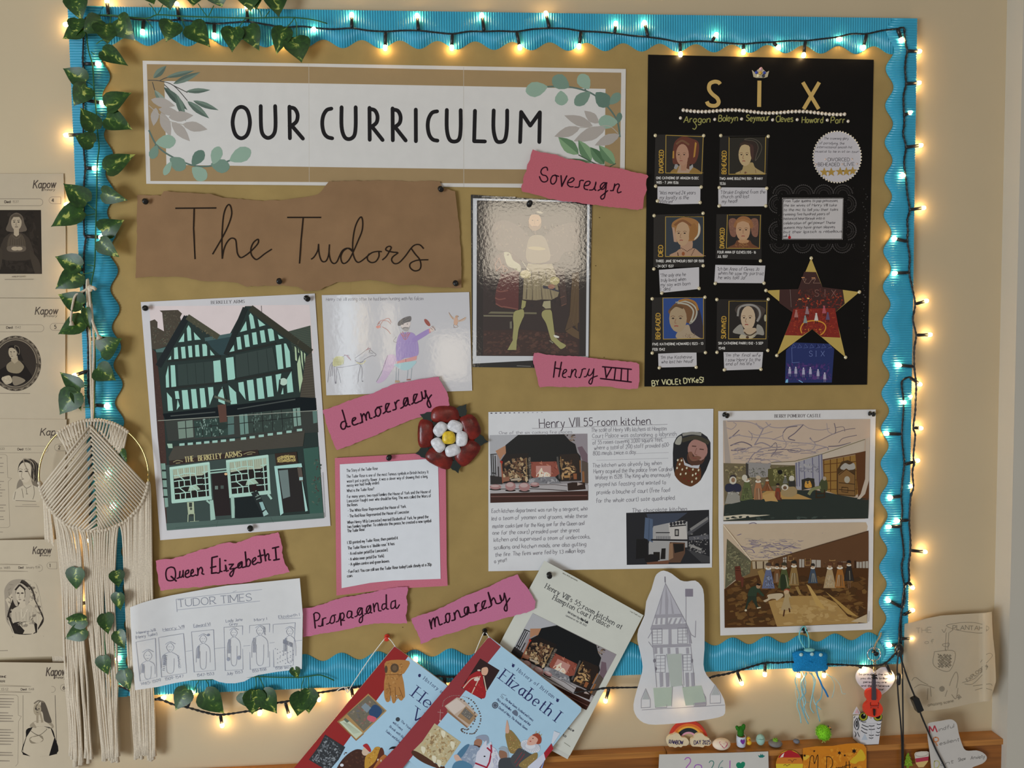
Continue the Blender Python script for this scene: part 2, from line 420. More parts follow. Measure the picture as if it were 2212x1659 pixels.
def sheet(name, label, cat, out, col, d, m='paper', t=4e-4, fr=(0, 0, 2212, 2212), curl=None, group=None, grid=0, parent=None, edge=None):
    """a sheet of paper or card from its outline; with curl it is meshed finely enough to bend"""
    a = Art(d, fr, curl, z0=0); p = prs(out)
    if curl and grid:
        q = [a.px(*k) for k in p]; bm = bmesh.new()
        dense = []
        for i in range(len(q)):
            (xa, ya), (xb, yb) = q[i], q[(i+1) % len(q)]; n = max(1, int(math.hypot(xb-xa, yb-ya)/grid))
            dense += [(xa+(xb-xa)*j/n, ya+(yb-ya)*j/n) for j in range(n)]
        f = bm.faces.new([bm.verts.new((x, y, 0)) for x, y in dense])
        xs = [x for x, y in dense]; ys = [y for x, y in dense]
        for ax, lo, hi in ((0, min(xs), max(xs)), (1, min(ys), max(ys))):
            v = lo+grid
            while v < hi:
                bmesh.ops.bisect_plane(bm, geom=bm.verts[:]+bm.edges[:]+bm.faces[:], plane_co=(v, 0, 0) if ax == 0 else (0, v, 0), plane_no=(1, 0, 0) if ax == 0 else (0, 1, 0)); v += grid
        bm.verts.index_update()
        vs = [P(v.co.x, v.co.y, d+curl(v.co.x, v.co.y)) for v in bm.verts]
        a.add(vs, [[v.index for v in g.verts] for g in bm.faces], col); a.smooth = True
    else:
        a.slab([a.pt(*k) for k in p], t, col, edge)
    o = a.build(name, m, parent)
    if parent is None: tag(o, label, cat, group)
    elif label: o['label'] = label
    return o
# ================================================================ the setting
PX = P(2158, 830, 0).x
b = MB(); b.box((-1.9, 0, 0), (1.9, .12, 2.7), 'b5a486'); tag(b.build('wall_back', 'wall'), 'cream painted classroom wall behind the pinboard', None, kind='structure')
b = MB(); b.box((PX, -.042, 0), (PX+.34, 0, 2.7), 'b3aea2'); tag(b.build('trim_1', 'wall'), 'pale grey painted pillar at the end of the wall', None, kind='structure')
ZL = (P(1905, 1592, 0).z+P(1209, 1619, 0).z)/2
XJ = P(1440, 1620, .02).x
def rail(name, x0, x1, dep, dz, lab):
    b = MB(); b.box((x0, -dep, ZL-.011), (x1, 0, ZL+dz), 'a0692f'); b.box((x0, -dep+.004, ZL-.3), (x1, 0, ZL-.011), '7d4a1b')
    tag(b.build(name, 'wood'), lab, None, kind='structure')
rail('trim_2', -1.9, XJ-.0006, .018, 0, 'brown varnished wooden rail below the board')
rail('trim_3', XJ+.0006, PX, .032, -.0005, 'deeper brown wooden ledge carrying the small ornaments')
# ---------------------------------------------------------------- the pinboard
BX0, BX1 = P(181, 793, .012).x, P(1970, 720, .012).x
BZ1, BZ0 = P(1060, 26, .012).z, P(1060, 1471, .012).z
board = thing('pinboard', ((BX0+BX1)/2, 0, (BZ0+BZ1)/2), 'large pinboard backed with brown paper inside a scalloped blue border', 'pinboard')
b = MB(); b.box((BX0+.002, -.0095, BZ0+.002), (BX1-.002, -.0002, BZ1-.002), '4a3d2c'); b.build('board_panel', 'matte', board)
b = MB(); b.box((BX0+.004, -.0103, BZ0+.004), (BX1-.004, -.0095, BZ1-.004), '98804f')
a = Art(.0103, z0=4e-5)
a.line('762 440 756 700 752 1290', .8, '8d7546'); a.line('1003 640 1000 880', .6, '8f7748')
for x, y in ((1295, 470), (1305, 772), (1287, 574), (330, 860), (1460, 1290), (950, 850), (1072, 1275), (870, 1355), (640, 910)): a.ell(x, y, 1.6, 1.0, '5a4527')
b.v += a.v; n0 = len(b.v)-len(a.v)
for f, c in zip(a.f, a.c): b.f.append(tuple(i+n0 for i in f)); b.c.append(c)
b.build('backing_paper', 'kraft', board)
def strip(name, vert, s0, s1, outer, sgn, lobe, wmin, wmax, dep, per=.0655, ridge=.0044):
    m = MB(True); n = int((s1-s0)/ridge*6); vs = []
    for i in range(n+1):
        s = s0+(s1-s0)*i/n; c = math.cos(2*math.pi*(s-lobe)/per); w = (wmin+wmax)/2+(wmax-wmin)/2*c
        d = dep+.0008*math.cos(2*math.pi*s/ridge)
        for q in (outer, outer+sgn*w*.5, outer+sgn*w): vs.append((q, -d, s) if vert else (s, -d, q))
        vs.append((outer+sgn*w, -dep+.0016, s) if vert else (s, -dep+.0016, outer+sgn*w))
    m.add(vs, [(i*4+k, (i+1)*4+k, (i+1)*4+k+1, i*4+k+1) for i in range(n) for k in range(3)], '3497b4')
    m.build(name, 'blue', board)
mm = .001
strip('border_strip', False, BX0+.012, BX1-.012, BZ1, -1, P(740, 90, .012).x, 50*mm, 64*mm, .0115)
strip('border_strip', False, BX0+.012, BX1-.012, BZ0, 1, P(737, 1415, .012).x, 49*mm, 63*mm, .0115)
strip('border_strip', True, BZ0, BZ1, BX0, 1, P(220, 165, .012).z, 50*mm, 64*mm, .0137)
strip('border_strip', True, BZ0+.004, BZ1-.001, BX1, -1, P(1915, 228, .012).z, 42*mm, 57*mm, .0137)
# ---------------------------------------------------------------- fairy lights
def path(s, d, k=1, ox=0, oy=0, sub=3):
    p = [(ox+x*k, oy+y*k) for x, y in prs(s)]
    return [P(x, y, d) for x, y in cat_rom(p, sub)]
Q = 560/2212
lights = thing('string_lights', P(1060, 60, .02), 'string of warm fairy lights on black cable looped round the pinboard border', 'fairy lights')
cb = MB(True); BLK = '17181a'
def cable(s, d=.0168, r=.0013):
    pts = [Vector(q) for q in path(s, d, sub=6)]
    for ph in (0, math.pi):   # two twisted cores
        off = []; L = 0
        for i, p in enumerate(pts):
            if i: L += (p-pts[i-1]).length
            off.append(p+Vector((math.cos(L*330+ph)*.0008, math.sin(L*330+ph)*.0008, math.sin(L*330+ph)*.0008)))
        cb.tube(off, r, BLK, 5)
cable('182 52 190 36 234 34 280 40 311 43 350 45 387 43 425 47 463 51 500 49 535 47 575 53 610 59 650 57 687 61 720 63 760 61 795 66 833 68 868 66 904 66 940 70 977 73 1012 68 1046 68 1080 67 1116 68 1150 63 1187 61 1222 62 1255 67 1292 69 1328 72 1364 77 1400 80 1435 85 1469 91 1504 89 1538 90 1572 93 1606 95 1640 92 1670 91 1705 88 1740 88 1775 84 1809 80 1840 73 1872 73 1905 66 1938 62')
cable('1938 62 1952 60 1954 76 1957 98 1960 110 1957 125 1955 150 1957 181 1952 205 1952 230 1953 249 1953 270 1951 290 1957 318 1953 350 1957 387 1960 420 1965 453 1960 475 1961 500 1960 522 1965 555 1964 589 1970 620 1977 657 1972 690 1979 724 1975 755 1975 792 1979 830 1978 860 1977 890 1973 924 1977 940 1973 985 1975 1000 1971 1020 1973 1053 1967 1075 1964 1124 1966 1155 1967 1189 1963 1219 1964 1245 1963 1257 1954 1268 1954 1298 1947 1325 1947 1380 1946 1401')
cable('1979 826 1965 815 1950 822 1948 835 1951 858 1952 878 1948 938 1951 977 1953 1004 1949 1040 1947 1072 1949 1105 1946 1137 1950 1170 1952 1200 1948 1219 1949 1240 1953 1266 1950 1295 1946 1330 1943 1355 1942 1385 1940 1401')
cable('1940 1404 1912 1433 1880 1438 1854 1438 1818 1436 1790 1435 1750 1432 1712 1430 1680 1432 1653 1432 1620 1441 1592 1450 1565 1457 1539 1462 1500 1478 1420 1484 1373 1485 1316 1486 1290 1489 1240 1496', .024)
cable('987 1463 961 1462 935 1460 860 1462 790 1481 759 1486 725 1491 685 1497 656 1500 636 1511 616 1516 597 1519 575 1527 550 1535 530 1537 476 1544 440 1538 405 1528 375 1522 350 1512 337 1511 303 1505 281 1492 255 1480 225 1462 208 1420 198 1301 196 1200 194 1100 197 950 200 901 194 873 190 850 191 830 190 801 190 742 187 698 181 657 182 617 181 582 182 541 186 510 182 506 181 440 181 405 184 363 181 320 180 253 182 162 179 134 181 75 184 50')
BUL = '''182 50 142 53;234 33 231 2;311 42 308 70;387 42 382 9;463 50 463 78;535 47 533 14;610 60 606 90;687 61 678 63;760 61 760 32;833 68 832 104;904 66 901 34;977 73 976 104;1046 68 1041 33;1116 68 1123 103;1187 61 1179 29;1255 67 1251 101;1328 72 1330 51;1400 80 1392 49;1469 91 1470 118;1538 89 1547 75;1606 95 1606 113;1670 92 1682 103;1740 88 1736 120;1809 80 1814 85;1872 73 1865 104;1938 61 1948 87;1960 110 1986 111;1957 181 1985 179;1953 249 1966 243;1957 318 1989 314;1957 387 1951 379;1965 453 1995 449;1960 522 1931 515;1964 589 1932 590;1977 657 2001 650;1979 724 2009 723;1975 792 1941 789;1965 815 1987 830;1952 876 1953 869;1974 858 1966 856;1974 924 1989 925;1947 938 1914 937;1953 1004 1982 995;1972 1053 1966 1050;1947 1072 1922 1075;1962 1124 1937 1125;1946 1137 1919 1138;1967 1189 1998 1192;1963 1257 1971 1269;1947 1312 1918 1296;1951 1329 1971 1318;1944 1393 1920 1394;1945 1380 1968 1378;1854 1438 1866 1445;1914 1434 1927 1462;1780 1436 1780 1459;1725 1432 1725 1459;1653 1431 1652 1457;1592 1450 1602 1476;1466 1480 1467 1511;1316 1486 1308 1514;905 1461 898 1424;961 1463 960 1493;759 1486 763 1510;685 1497 689 1511;616 1517 625 1546;550 1535 561 1541;476 1544 480 1567;405 1528 415 1497;337 1511 354 1507;281 1492 266 1474;225 1420 256 1423;197 1301 167 1304;182 138 213 138;184 216 222 223;181 291 143 292;184 363 206 364;181 440 144 442;186 510 220 513;181 582 151 585;181 657 165 660;190 733 221 732;190 801 161 811;202 875 232 877;196 1023 233 1023;196 1090 244 1094;196 1150 187 1168'''
bulbs = []
for q in BUL.replace('\n', '').split(';'):
    jx, jy, bx, by = nums(q); out = bx < 145 or bx > 1960 or by < 12 or by > 1472
    d = .0172 if not out else .012
    A, B = P(jx, jy, .0168), P(bx, by, d); v = B-A; L = v.length; v.normalize()
    if L > .012: cb.tube([A, A+v*.004, B-v*.0045], [.0016, .0031, .0029], BLK, 8)
    bulbs.append((B, v if L > .012 else Vector((0, -.9, -.4)).normalized()))
for s in ('197 1338 214 1338', '197 1357 214 1356', '197 1372 212 1371'): cable(s)
cb.ball(P(1942, 1404, .022), .009, .006, .013, BLK)
cb.build('cable', 'plastic', lights)
bm_ = MB(True); bm_.lathe((0, 0, 0), (0, 0, 1), [(-.0045, .0026), (-.002, .0036), (.001, .0036), (.003, .0028), (.004, .0012)], 'ffffff', 10)
src = None
for B, v in bulbs:
    mw = Matrix.Translation(B-Vector(lights.location)) @ v.to_track_quat('Z', 'Y').to_matrix().to_4x4()
    if src is None:
        src = bm_.build('light_bulb', 'bulb', None, origin=(0, 0, 0)); src.parent = lights; src.matrix_local = mw
    else: copy_part(src, lights, mw)
lead = thing('power_lead', P(1942, 1410, .024), 'thin black power lead with a small switch box hanging from the lights', 'power lead')
b = MB(True); b.tube(path('1942 1405 1938 1440 1940 1500 1947 1580 1949 1659 1950 1720', .036), .0014, BLK); b.tube(path('1946 1405 1949 1440 1950 1500 1951 1600 1951 1720', .036), .0014, BLK)
b.tube(path('1944 1404 1946 1420 1955 1450 1966 1480 1979 1512 1990 1545 2005 1580 2022 1620 2046 1668 2062 1720', .04), .0016, BLK); b.build('lead', 'plastic', lead)
b = MB(); A, B = P(1974, 1505, .041), P(1987, 1537, .041); v = (B-A).normalized(); b.tube([A, A+v*.003, B-v*.003, B], [.004, .0085, .0085, .004], '101112', 4); b.build('switch_box', 'plastic', lead)
b = MB(True); b.lathe(P(1941, 1467, .037), (0, 0, 1), [(-.011, .002), (-.008, .0038), (.008, .0038), (.011, .002)], BLK); b.build('connector', 'plastic', lead)
# ---------------------------------------------------------------- ivy garlands
def leafmesh():
    m = MB(True); rows = [(-.06, .18), (0, .34), (.1, .46), (.25, .5), (.42, .44), (.6, .32), (.78, .17), (.92, .05), (1.0, .004)]
    vs = []
    for y, w in rows:
        for t in (-1, -.55, -.15, 0, .15, .55, 1):
            x = w*t; yy = y+(.06*(1-abs(t))*1 if y < 0 else 0)
            vs.append((x, yy, .16*abs(x)**1.2*(1 if y < .9 else 0)-.22*(yy-.35)**2))
    m.add(vs, [(i*7+k, i*7+k+1, (i+1)*7+k+1, (i+1)*7+k) for i in range(len(rows)-1) for k in range(6)], '224a18')
    return m.build('leaf', 'leaf', None, origin=(0, 0, 0))
LEAF = leafmesh(); leaf_used = [False]
def garland(label, vine, leaves, twigs, at, dep=.026):
    g = thing('ivy_garland', P(*at, dep), label, 'artificial ivy', 'artificial ivy garlands')
    b = MB(True)
    for s in vine: b.tube(path(s, dep), .0011, '2a5a34', 5)
    rn = random.Random(len(leaves))
    for s in twigs: b.tube(path(s, dep), .0008, '2f5f3a', 5)
    for q in leaves.split(';'):
        fx, bx, by, tx, ty, w = nums(q); ox, oy = {1: (0, 0), 2: (550, 0), 5: (0, 400), 8: (0, 800), 9: (0, 1239), 6: (550, 1239)}[int(fx)]
        d0, d1 = dep+rn.uniform(.003, .009), dep+rn.uniform(.003, .011)
        A, B = P(ox+bx*Q, oy+by*Q, d0), P(ox+tx*Q, oy+ty*Q, d1); Y = B-A; wd = w*Q*.00083*1.3; A = A-Y*.1; Y = Y*1.1
        nrm = Vector((rn.uniform(-.35, .35), -1, rn.uniform(-.3, .45))); X = Y.cross(nrm).normalized(); Z = X.cross(Y).normalized()
        mw = Matrix((( X.x*wd, Y.x, Z.x*Y.length, A.x), (X.y*wd, Y.y, Z.y*Y.length, A.y), (X.z*wd, Y.z, Z.z*Y.length, A.z), (0, 0, 0, 1)))
        mw = Matrix.Translation(-Vector(g.location)) @ mw
        if not leaf_used[0]: LEAF.parent = g; LEAF.matrix_local = mw; leaf_used[0] = True
        else: copy_part(LEAF, g, mw)
    b.build('stem', 'matte', g)
garland('green artificial ivy garland running along the top left of the border',
    ['192 33 243 33 314 40 340 32 390 35 451 37 532 39 595 38 636 38 677 43 707 51', '192 45 230 60 260 52'],
    '1 640 -30 690 175 150;1 690 250 523 322 130;1 660 170 640 300 110;1 850 180 702 285 130;1 905 215 915 370 160;1 1010 180 1142 342 165;1 1470 200 1412 352 150;1 1640 225 1787 392 155;1 1990 250 1975 438 145;1 2120 240 2207 428 135;1 1265 -70 1312 32 120;1 1420 -70 1452 82 150;1 1660 -70 1642 48 145;1 1850 -60 1890 62 150;1 2125 -70 2132 92 175;2 170 -50 205 138 150;2 0 -50 12 78 110;2 250 255 180 455 140;2 350 335 400 528 175',
    ['340 33 330 17 322 8', '340 33 352 10', '448 36 436 20 428 8', '450 36 462 12', '636 38 628 50 615 62', '636 38 641 55 640 80', '565 36 560 22 552 18', '573 37 582 24', '314 40 330 60', '390 36 400 58', '530 40 515 60', '240 34 236 55'], (420, 38))
garland('green artificial ivy garland trailing down the left border behind the macrame',
    ['187 73 191 109 200 142 203 192 208 243 211 291 214 319 210 354 209 420 208 450 206 526 204 577 196 622 200 680 205 740 206 800 204 860 203 950 206 1050 210 1150 214 1230 222 1300 226 1380 230 1440'],
    '1 890 440 1087 552 115;1 715 680 528 580 125;1 735 755 622 902 130;1 925 900 1110 780 145;1 925 1010 1122 1097 140;1 805 1085 682 908 125;1 785 1215 632 1150 125;1 928 1440 1143 1304 150;5 722 130 533 -22 140;5 885 70 1078 132 115;5 680 230 416 342 165;5 878 385 1053 301 130;5 860 485 1012 618 120;5 668 685 457 606 130;5 665 765 466 888 140;5 685 1010 485 928 130;5 700 1170 480 1264 150;5 735 1065 765 1238 60;5 868 1410 1027 1306 165;8 840 -10 985 85 140;8 672 140 499 14 105;8 640 200 497 382 160;8 640 190 690 350 65;8 1035 690 1075 785 85;9 650 -30 640 145 130;9 995 -10 1010 120 95;9 715 400 527 405 115;9 712 485 543 562 120;9 898 360 922 522 100;9 1005 505 1062 648 90;9 880 720 912 872 110;9 1060 840 1100 1005 120;9 1010 180 1020 320 100',
    ['208 95 218 88 226 85', '197 112 204 118', '200 185 190 178', '210 243 226 250', '207 455 188 440', '204 462 188 465 170 463', '206 575 188 572', '200 588 180 592 166 594', '170 668 181 672', '210 780 220 772 222 765', '205 815 212 812', '172 831 190 833', '186 855 170 858', '208 880 180 880'], (205, 500))
garland('short green artificial ivy garland hanging along the bottom left of the border',
    ['360 1470 450 1468 550 1462 600 1463 651 1463 687 1458 704 1462 722 1470'],
    '9 1590 1005 1488 1172 140;9 1755 1025 1908 1207 165;9 2175 1020 2150 1213 150;6 0 1010 -15 1172 120;6 75 1020 187 1203 150;6 405 1035 365 1228 155;6 460 1010 460 1208 130;6 340 810 368 903 75;6 -95 1030 -60 1150 110',
    ['430 1470 424 1480 418 1496', '445 1469 450 1480 446 1500', '552 1463 553 1480 548 1500', '560 1463 568 1480 570 1500', '657 1463 652 1480 650 1500', '666 1462 667 1480 666 1495'], (540, 1464), .0172)
# ================================================================ lettering banner
BAN = thing('curriculum_banner', P(830, 268, .0118), 'long white and brown banner with black capitals and painted eucalyptus corners', 'banner')
sheet('paper', None, None, '308 131 667 137 1002 143 1352 149 1349 408 1000 404 640 400 316 397', 'c9c4bd', .0118, parent=BAN)
a = Art(.0118)
a.fill('317 138.5 667 144 1002 151 1342 157 1339 398 1000 396 640 393 325 391', '98805c')
a.fill('355 175 667 180 1002 186 1308 192 1306 367 1001 365 640 360 359.5 356', 'cbc8c3')
a.line('667 138 668 393', .7, 'b9b2a6'); a.line('1001.5 145 1002 404', .9, 'b3aca0')
a.build('printed_panel', 'paper', BAN)
a = Art(.0118, (550, 0, 560), z0=1.6e-4)
def leaf(s, x0, y0, x1, y1, w, col, col2=None, fat=.5):
    dx, dy = x1-x0, y1-y0; L = math.hypot(dx, dy); nx, ny = -dy/L, dx/L
    prof = [(0, .05), (.12, .55), (fat*.7, .96), (fat, 1), (.72, .7), (.88, .32), (1, 0)] if fat < .6 else [(0, .08), (.15, .5), (.4, .9), (.65, 1), (.85, .72), (.96, .35), (1, 0)]
    for side, c in ((1, col), (-1, col2 or col)):
        s.fill([(x0, y0)]+[(x0+dx*t+nx*w*.5*q*side, y0+dy*t+ny*w*.5*q*side) for t, q in prof], c)
K = '201e1f'
for q in ('52 905 55 1080 72 1150 115 1177 160 1150 178 1080 175 905', '297 917 340 927 366 975 360 1030 330 1062 298 1075', '655 927 615 940 585 990 577 1060 590 1130 620 1168 662 1180', '742 915 742 1080 765 1165 805 1187 848 1160 862 1080 862 915',
          '982 930 1025 942 1048 990 1040 1045 1000 1080', '1177 934 1222 946 1245 994 1237 1049 1197 1084', '1557 950 1515 962 1485 1012 1477 1080 1490 1150 1520 1190 1560 1200', '1640 938 1640 1100 1662 1188 1705 1208 1745 1185 1758 1100 1758 940', '2040 942 2038 1100 2060 1195 2095 1212 2135 1190 2152 1100 2155 942'):
    a.line(q, 33, K, 1, True)
a.loop('-114 912 -165 945 -188 1045 -165 1145 -114 1180 -62 1145 -40 1045 -62 945', 33, K, 1)
for q in ('297 910 301 1180', '322 1078 412 1183', '980 920 982 1193', '1005 1085 1092 1195', '1177 925 1179 1197', '1202 1089 1289 1199', '1375 935 1376 1205', '1880 945 1873 1205 1965 1207', '2265 1212 2274 955 2352 1072 2434 958 2429 1212'): a.line(q, 33, K, 0, True)
a.build('lettering', 'paper', BAN)
a = Art(.0118, (0, 0, 560), z0=1.2e-4)
g1, g2, g3, gr = '57665c', '6c7d70', '46544c', 'a59d95'
for q in ('1262 685 1360 690 1480 730 1600 860', '1360 690 1430 660 1560 635', '1400 720 1470 790 1500 850', '1480 730 1600 790', '1300 700 1320 770'): a.line(q, 7, '4c4a46', 1)
for q in ((1310,665,1420,560,60,g1,g2),(1420,660,1660,602,44,g1,g2),(1480,715,1710,615,54,g2,g1),(1590,780,1795,768,44,g1,g2),(1400,745,1600,940,62,g3,g1),(1320,770,1460,975,66,g2,'8a9688'),(1500,800,1585,1035,58,g1,g2),(1600,865,1785,1010,60,g1,g2),(1650,860,1865,940,48,g1,g2)): leaf(a, *q)
for q in ((1290,850,1495,905,80,gr),(1355,930,1540,975,70,gr),(1440,1000,1650,985,90,gr),(1560,1060,1770,1105,84,gr),(1465,1040,1620,1205,86,gr),(1375,960,1455,1165,86,gr),(1330,920,1310,1075,70,gr)): leaf(a, *q)
a.lines('1270 900 1370 985 1460 1040 1580 1065', 6, 'aaa297', 1)
e1, e2, e3 = '8ba391', '71897a', '5f776a'
a.lines('1270 1110 1330 1230 1420 1310 1580 1390 1700 1420 1830 1410 1975 1365|1330 1230 1310 1290|1660 1415 1690 1330|1840 1380 1850 1320', 14, '5d6f66', 1)
for q in ((1330,1220,1500,1200,120,e1),(1340,1240,1290,1355,80,e2),(1450,1350,1580,1440,120,e2),(1460,1380,1400,1495,60,e1),(1640,1410,1735,1285,100,e3),(1640,1430,1760,1530,120,e1),(1800,1400,1960,1430,120,e2),(1820,1400,1870,1250,100,e1),(1960,1370,2140,1280,130,e1)): leaf(a, *q, fat=.65)
a.build('leaf_print', 'paper', BAN)
a = Art(.0118, (1100, 0, 560), z0=1.2e-4)
a.lines('320 740 500 740 690 790 830 900 920 1030 945 1170|650 770 640 690', 14, '5d6f66', 1)
for q in ((325,740,140,780,130,e1),(510,745,370,660,130,e2),(440,775,450,900,115,e1),(680,760,600,635,115,e1),(690,785,560,895,105,e2),(740,790,850,905,130,e3),(860,890,945,795,80,e2),(925,1040,760,1040,120,e1),(930,1050,945,960,50,e3)): leaf(a, *q, fat=.65)
a.lines('560 1090 720 1085 850 1075 930 1140', 6, 'aaa297', 1)
for q in ((710,1075,470,985,86,gr),(600,1090,385,1165,86,gr),(760,1050,640,945,80,gr),(820,1090,550,1205,110,gr),(940,1150,730,1240,90,gr)): leaf(a, *q)
f1, f2 = '5f7d5c', '7d9a74'
for q in ((590,1315,418,1170,110,f1,f2),(700,1370,590,1195,100,f2,f1),(810,1400,690,1255,90,'4c6a4b',f1),(900,1400,765,1240,96,f2,f1),(700,1385,500,1355,30,f1,f2)): leaf(a, *q)
a.lines('590 1320 700 1380 800 1430|860 1420 910 1395', 9, '4c5a48', 1)
a.build('leaf_print', 'paper', BAN)
# ================================================================ torn title paper
TUD = thing('torn_title_paper', P(645, 510, .014), 'large torn brown paper handwritten with the display title in thin black loops', 'paper sign')
out = '297 421 347 423 354 413 405 416 456 419 481 427 519 429 560 433 601 433 651 427 687 419 702 402 711 391 830 390 950 392 955 405 983 413 992 483 996 557 997 622 955 621 925 619 897 615 864 616 828 608 798 604 765 608 727 610 702 620 687 628 659 629 644 620 613 616 550 618 534 620 506 610 430 606 405 600 329 597 293 601'
def tud_curl(x, y): return .0012+.0022*math.sin(x*.021+y*.013)*math.cos(y*.03)+max(0, (y-560)/70)**2*.002*(1+math.sin(x*.03))
sheet('paper', None, None, torn(prs(out), 1.3, 7, 3), '86684a', .014, 'kraft', curl=tud_curl, grid=14, parent=TUD)
a = Art(.0147, (370, 430, 290), curl=tud_curl)
I = '241a12'
a.line('65 152 740 147', 24, I); a.line('375 150 366 480 390 990', 22, I)
for q in ('678 910 830 650 930 450 990 270 985 150 950 90 900 140 860 270 840 480 832 700 838 985', '838 985 860 850 900 740 960 660 1015 645 1060 680 1075 800 1090 900 1140 965 1220 930 1320 850 1420 740 1435 680 1415 665 1350 720 1310 820 1320 920 1380 990 1430 985 1540 900 1655 825'): a.line(q, 21, I, 1)
a.fr(610, 450, 330)
a.line('68 132 560 132', 20, I); a.line('300 135 270 450 246 800', 19, I)
for q in ('415 738 460 700 510 610 522 515', '522 520 530 650 560 750 600 775 640 750 670 660 680 522', '680 525 675 650 700 760 745 800 790 770 830 680 870 610 930 578 980 595 1008 625', '1005 600 950 578 880 620 845 700 860 780 900 798 960 750 1020 640 1090 480 1150 330 1162 200 1140 125 1090 180 1045 300 1018 480 1020 640 1050 740 1090 782 1140 765 1210 710 1290 645 1370 625 1438 628',
          '1395 630 1395 700 1350 770 1285 785 1235 750 1230 700 1260 655', '1445 748 1500 700 1550 620 1575 570 1550 550 1510 565 1495 600 1530 620 1600 635 1668 645 1600 700 1580 750 1620 800 1690 785 1780 690 1860 580 1920 530 1990 530 2045 585', '1860 575 1920 660 1985 740 2005 830 1980 890 1910 905 1850 860 1850 800 1920 760 2000 748 2112 745'): a.line(q, 18, I, 1)
a.build('handwriting', 'paper', TUD)
# ================================================================ torn pink word slips
def slip(label, fr, out, col, words, w, d, straight=''):
    x0, y0, fw = fr; p = prs(out); cx, cy = sum(x for x, y in p)/len(p), sum(y for x, y in p)/len(p); k = fw/2212
    t = thing('pink_word_slip', P(x0+cx*k, y0+cy*k, d), label, 'word slip', 'pink word slips on the pinboard')
    xs = [x0+x*k for x, y in p]; lo, hi = min(xs), max(xs)
    cv = lambda x, y: .003*((2*(x-lo)/(hi-lo)-1)**2)
    sheet('paper', None, None, torn(p, 9, 34, int(cx)), col, d, 'card', fr=fr, curl=cv, grid=12, parent=t)
    a = Art(d+.0003, fr, curl=cv)
    for q in words.split('|'): a.line(q, w, '260a18', 1, True)
    if straight:
        for q in straight.split('|'): a.line(q, w*1.15, '260a18', 0, True)
    a.build('handwriting', 'paper', t)
slip('torn pink slip overlapping the right end of the long lettered banner', (1120, 320, 290), '235 20 330 55 480 85 620 105 790 175 900 185 1000 200 1150 245 1400 290 1500 315 1700 335 1850 385 2120 440 2140 470 2110 510 2100 600 2115 690 2070 800 2045 1000 1960 1020 1780 990 1600 980 1350 950 1150 925 900 890 750 880 520 840 380 790 250 760 130 730 60 715 45 640 80 570 85 470 130 380 145 270 190 190', 'b8636d',
     '478 365 470 325 435 315 390 340 368 395 395 440 450 455 480 500 470 540 420 558 375 535 345 470|600 445 560 460 530 520 540 580 580 590 620 540 625 470 600 445 660 465|810 570 870 560 915 520 900 490 860 500 815 550 810 600 850 635 900 635|930 645 990 640 1005 590 1010 545|1008 545 1035 530 1070 535|1080 620 1150 610 1180 570 1160 545 1110 560 1080 620 1090 670 1140 685|1170 690 1230 680 1270 600 1275 560|1275 560 1255 670 1275 695|1310 700 1370 660 1440 570|1455 580 1400 570 1350 620 1360 675 1410 665 1455 570|1450 575 1430 740 1410 820 1370 840 1355 800 1400 760 1470 700|1515 700 1560 690 1585 590|1560 700 1590 620 1640 590 1660 620 1630 690 1640 735 1690 720', 20, .0175, '700 455 712 630 795 458')
slip('torn pink slip with underlined roman numerals below the laminated portrait', (1145, 760, 250), '80 20 150 15 250 40 500 70 720 75 1000 95 1200 120 1480 150 1750 180 2030 205 2085 240 2090 400 2080 600 2060 700 1900 720 1700 700 1500 665 1300 660 1100 670 900 680 500 670 260 670 190 680 165 640 130 470 100 340 60 220 55 130', 'bb6c7e',
     '620 430 690 380 690 340 650 350 620 430 630 480 680 490|730 475 775 470 800 340|770 490 800 400 850 335 880 360 860 450 890 490|930 488 960 480 1000 340|990 345 1025 325 1060 325|1035 478 1080 460 1130 330|1130 330 1105 420 1130 455 1180 420 1220 325|1220 325 1200 500 1170 610 1130 600 1130 560 1180 500 1285 460', 22, .017, '485 190 448 485|600 200 550 475|475 310 590 330|1385 285 1935 335|1345 510 1935 578|1430 295 1455 495 1560 300|1635 305 1610 520|1750 315 1735 545|1870 325 1865 560')
slip('torn pink slip tilted between the glossy drawing and the painted rose', (690, 810, 290), '55 580 150 555 300 500 480 420 620 380 850 310 1000 245 1150 180 1350 125 1550 90 1750 60 1900 35 1965 30 2000 110 2060 210 2100 280 2130 380 2135 460 2145 500 1990 570 1850 625 1700 680 1500 740 1330 810 1130 890 960 980 750 1060 560 1140 400 1200 290 1240 240 1150 190 1020 150 920 100 750 80 660', 'b96a80',
     '375 580 400 660 430 770 455 850 505 845|430 760 370 780 350 840 375 890 420 880 445 800|540 770 590 730 590 705 550 720 540 790 570 825 640 800|665 795 700 775 700 710 680 640|710 780 700 700 730 640 760 690 775 745|770 740 770 660 800 610 820 650 830 710 865 712|895 698 930 670 920 590 960 540 1000 560 1005 630 970 680 930 660|950 535 1025 518|1050 635 1090 600 1150 470|1150 475 1100 480 1090 560 1120 610 1170 600|1210 580 1260 560 1255 500 1240 450|1255 480 1280 430 1310 418|1340 550 1390 510 1450 375|1450 380 1400 390 1385 480 1420 510 1460 460 1450 375 1460 470 1490 495|1520 480 1560 440 1610 315|1610 320 1560 330 1550 420 1580 465 1640 440|1655 435 1695 400 1680 280|1680 280 1700 370 1740 380 1750 260|1735 260 1770 350 1810 440 1835 520 1800 530 1775 470 1800 390 1845 330', 24, .0165)
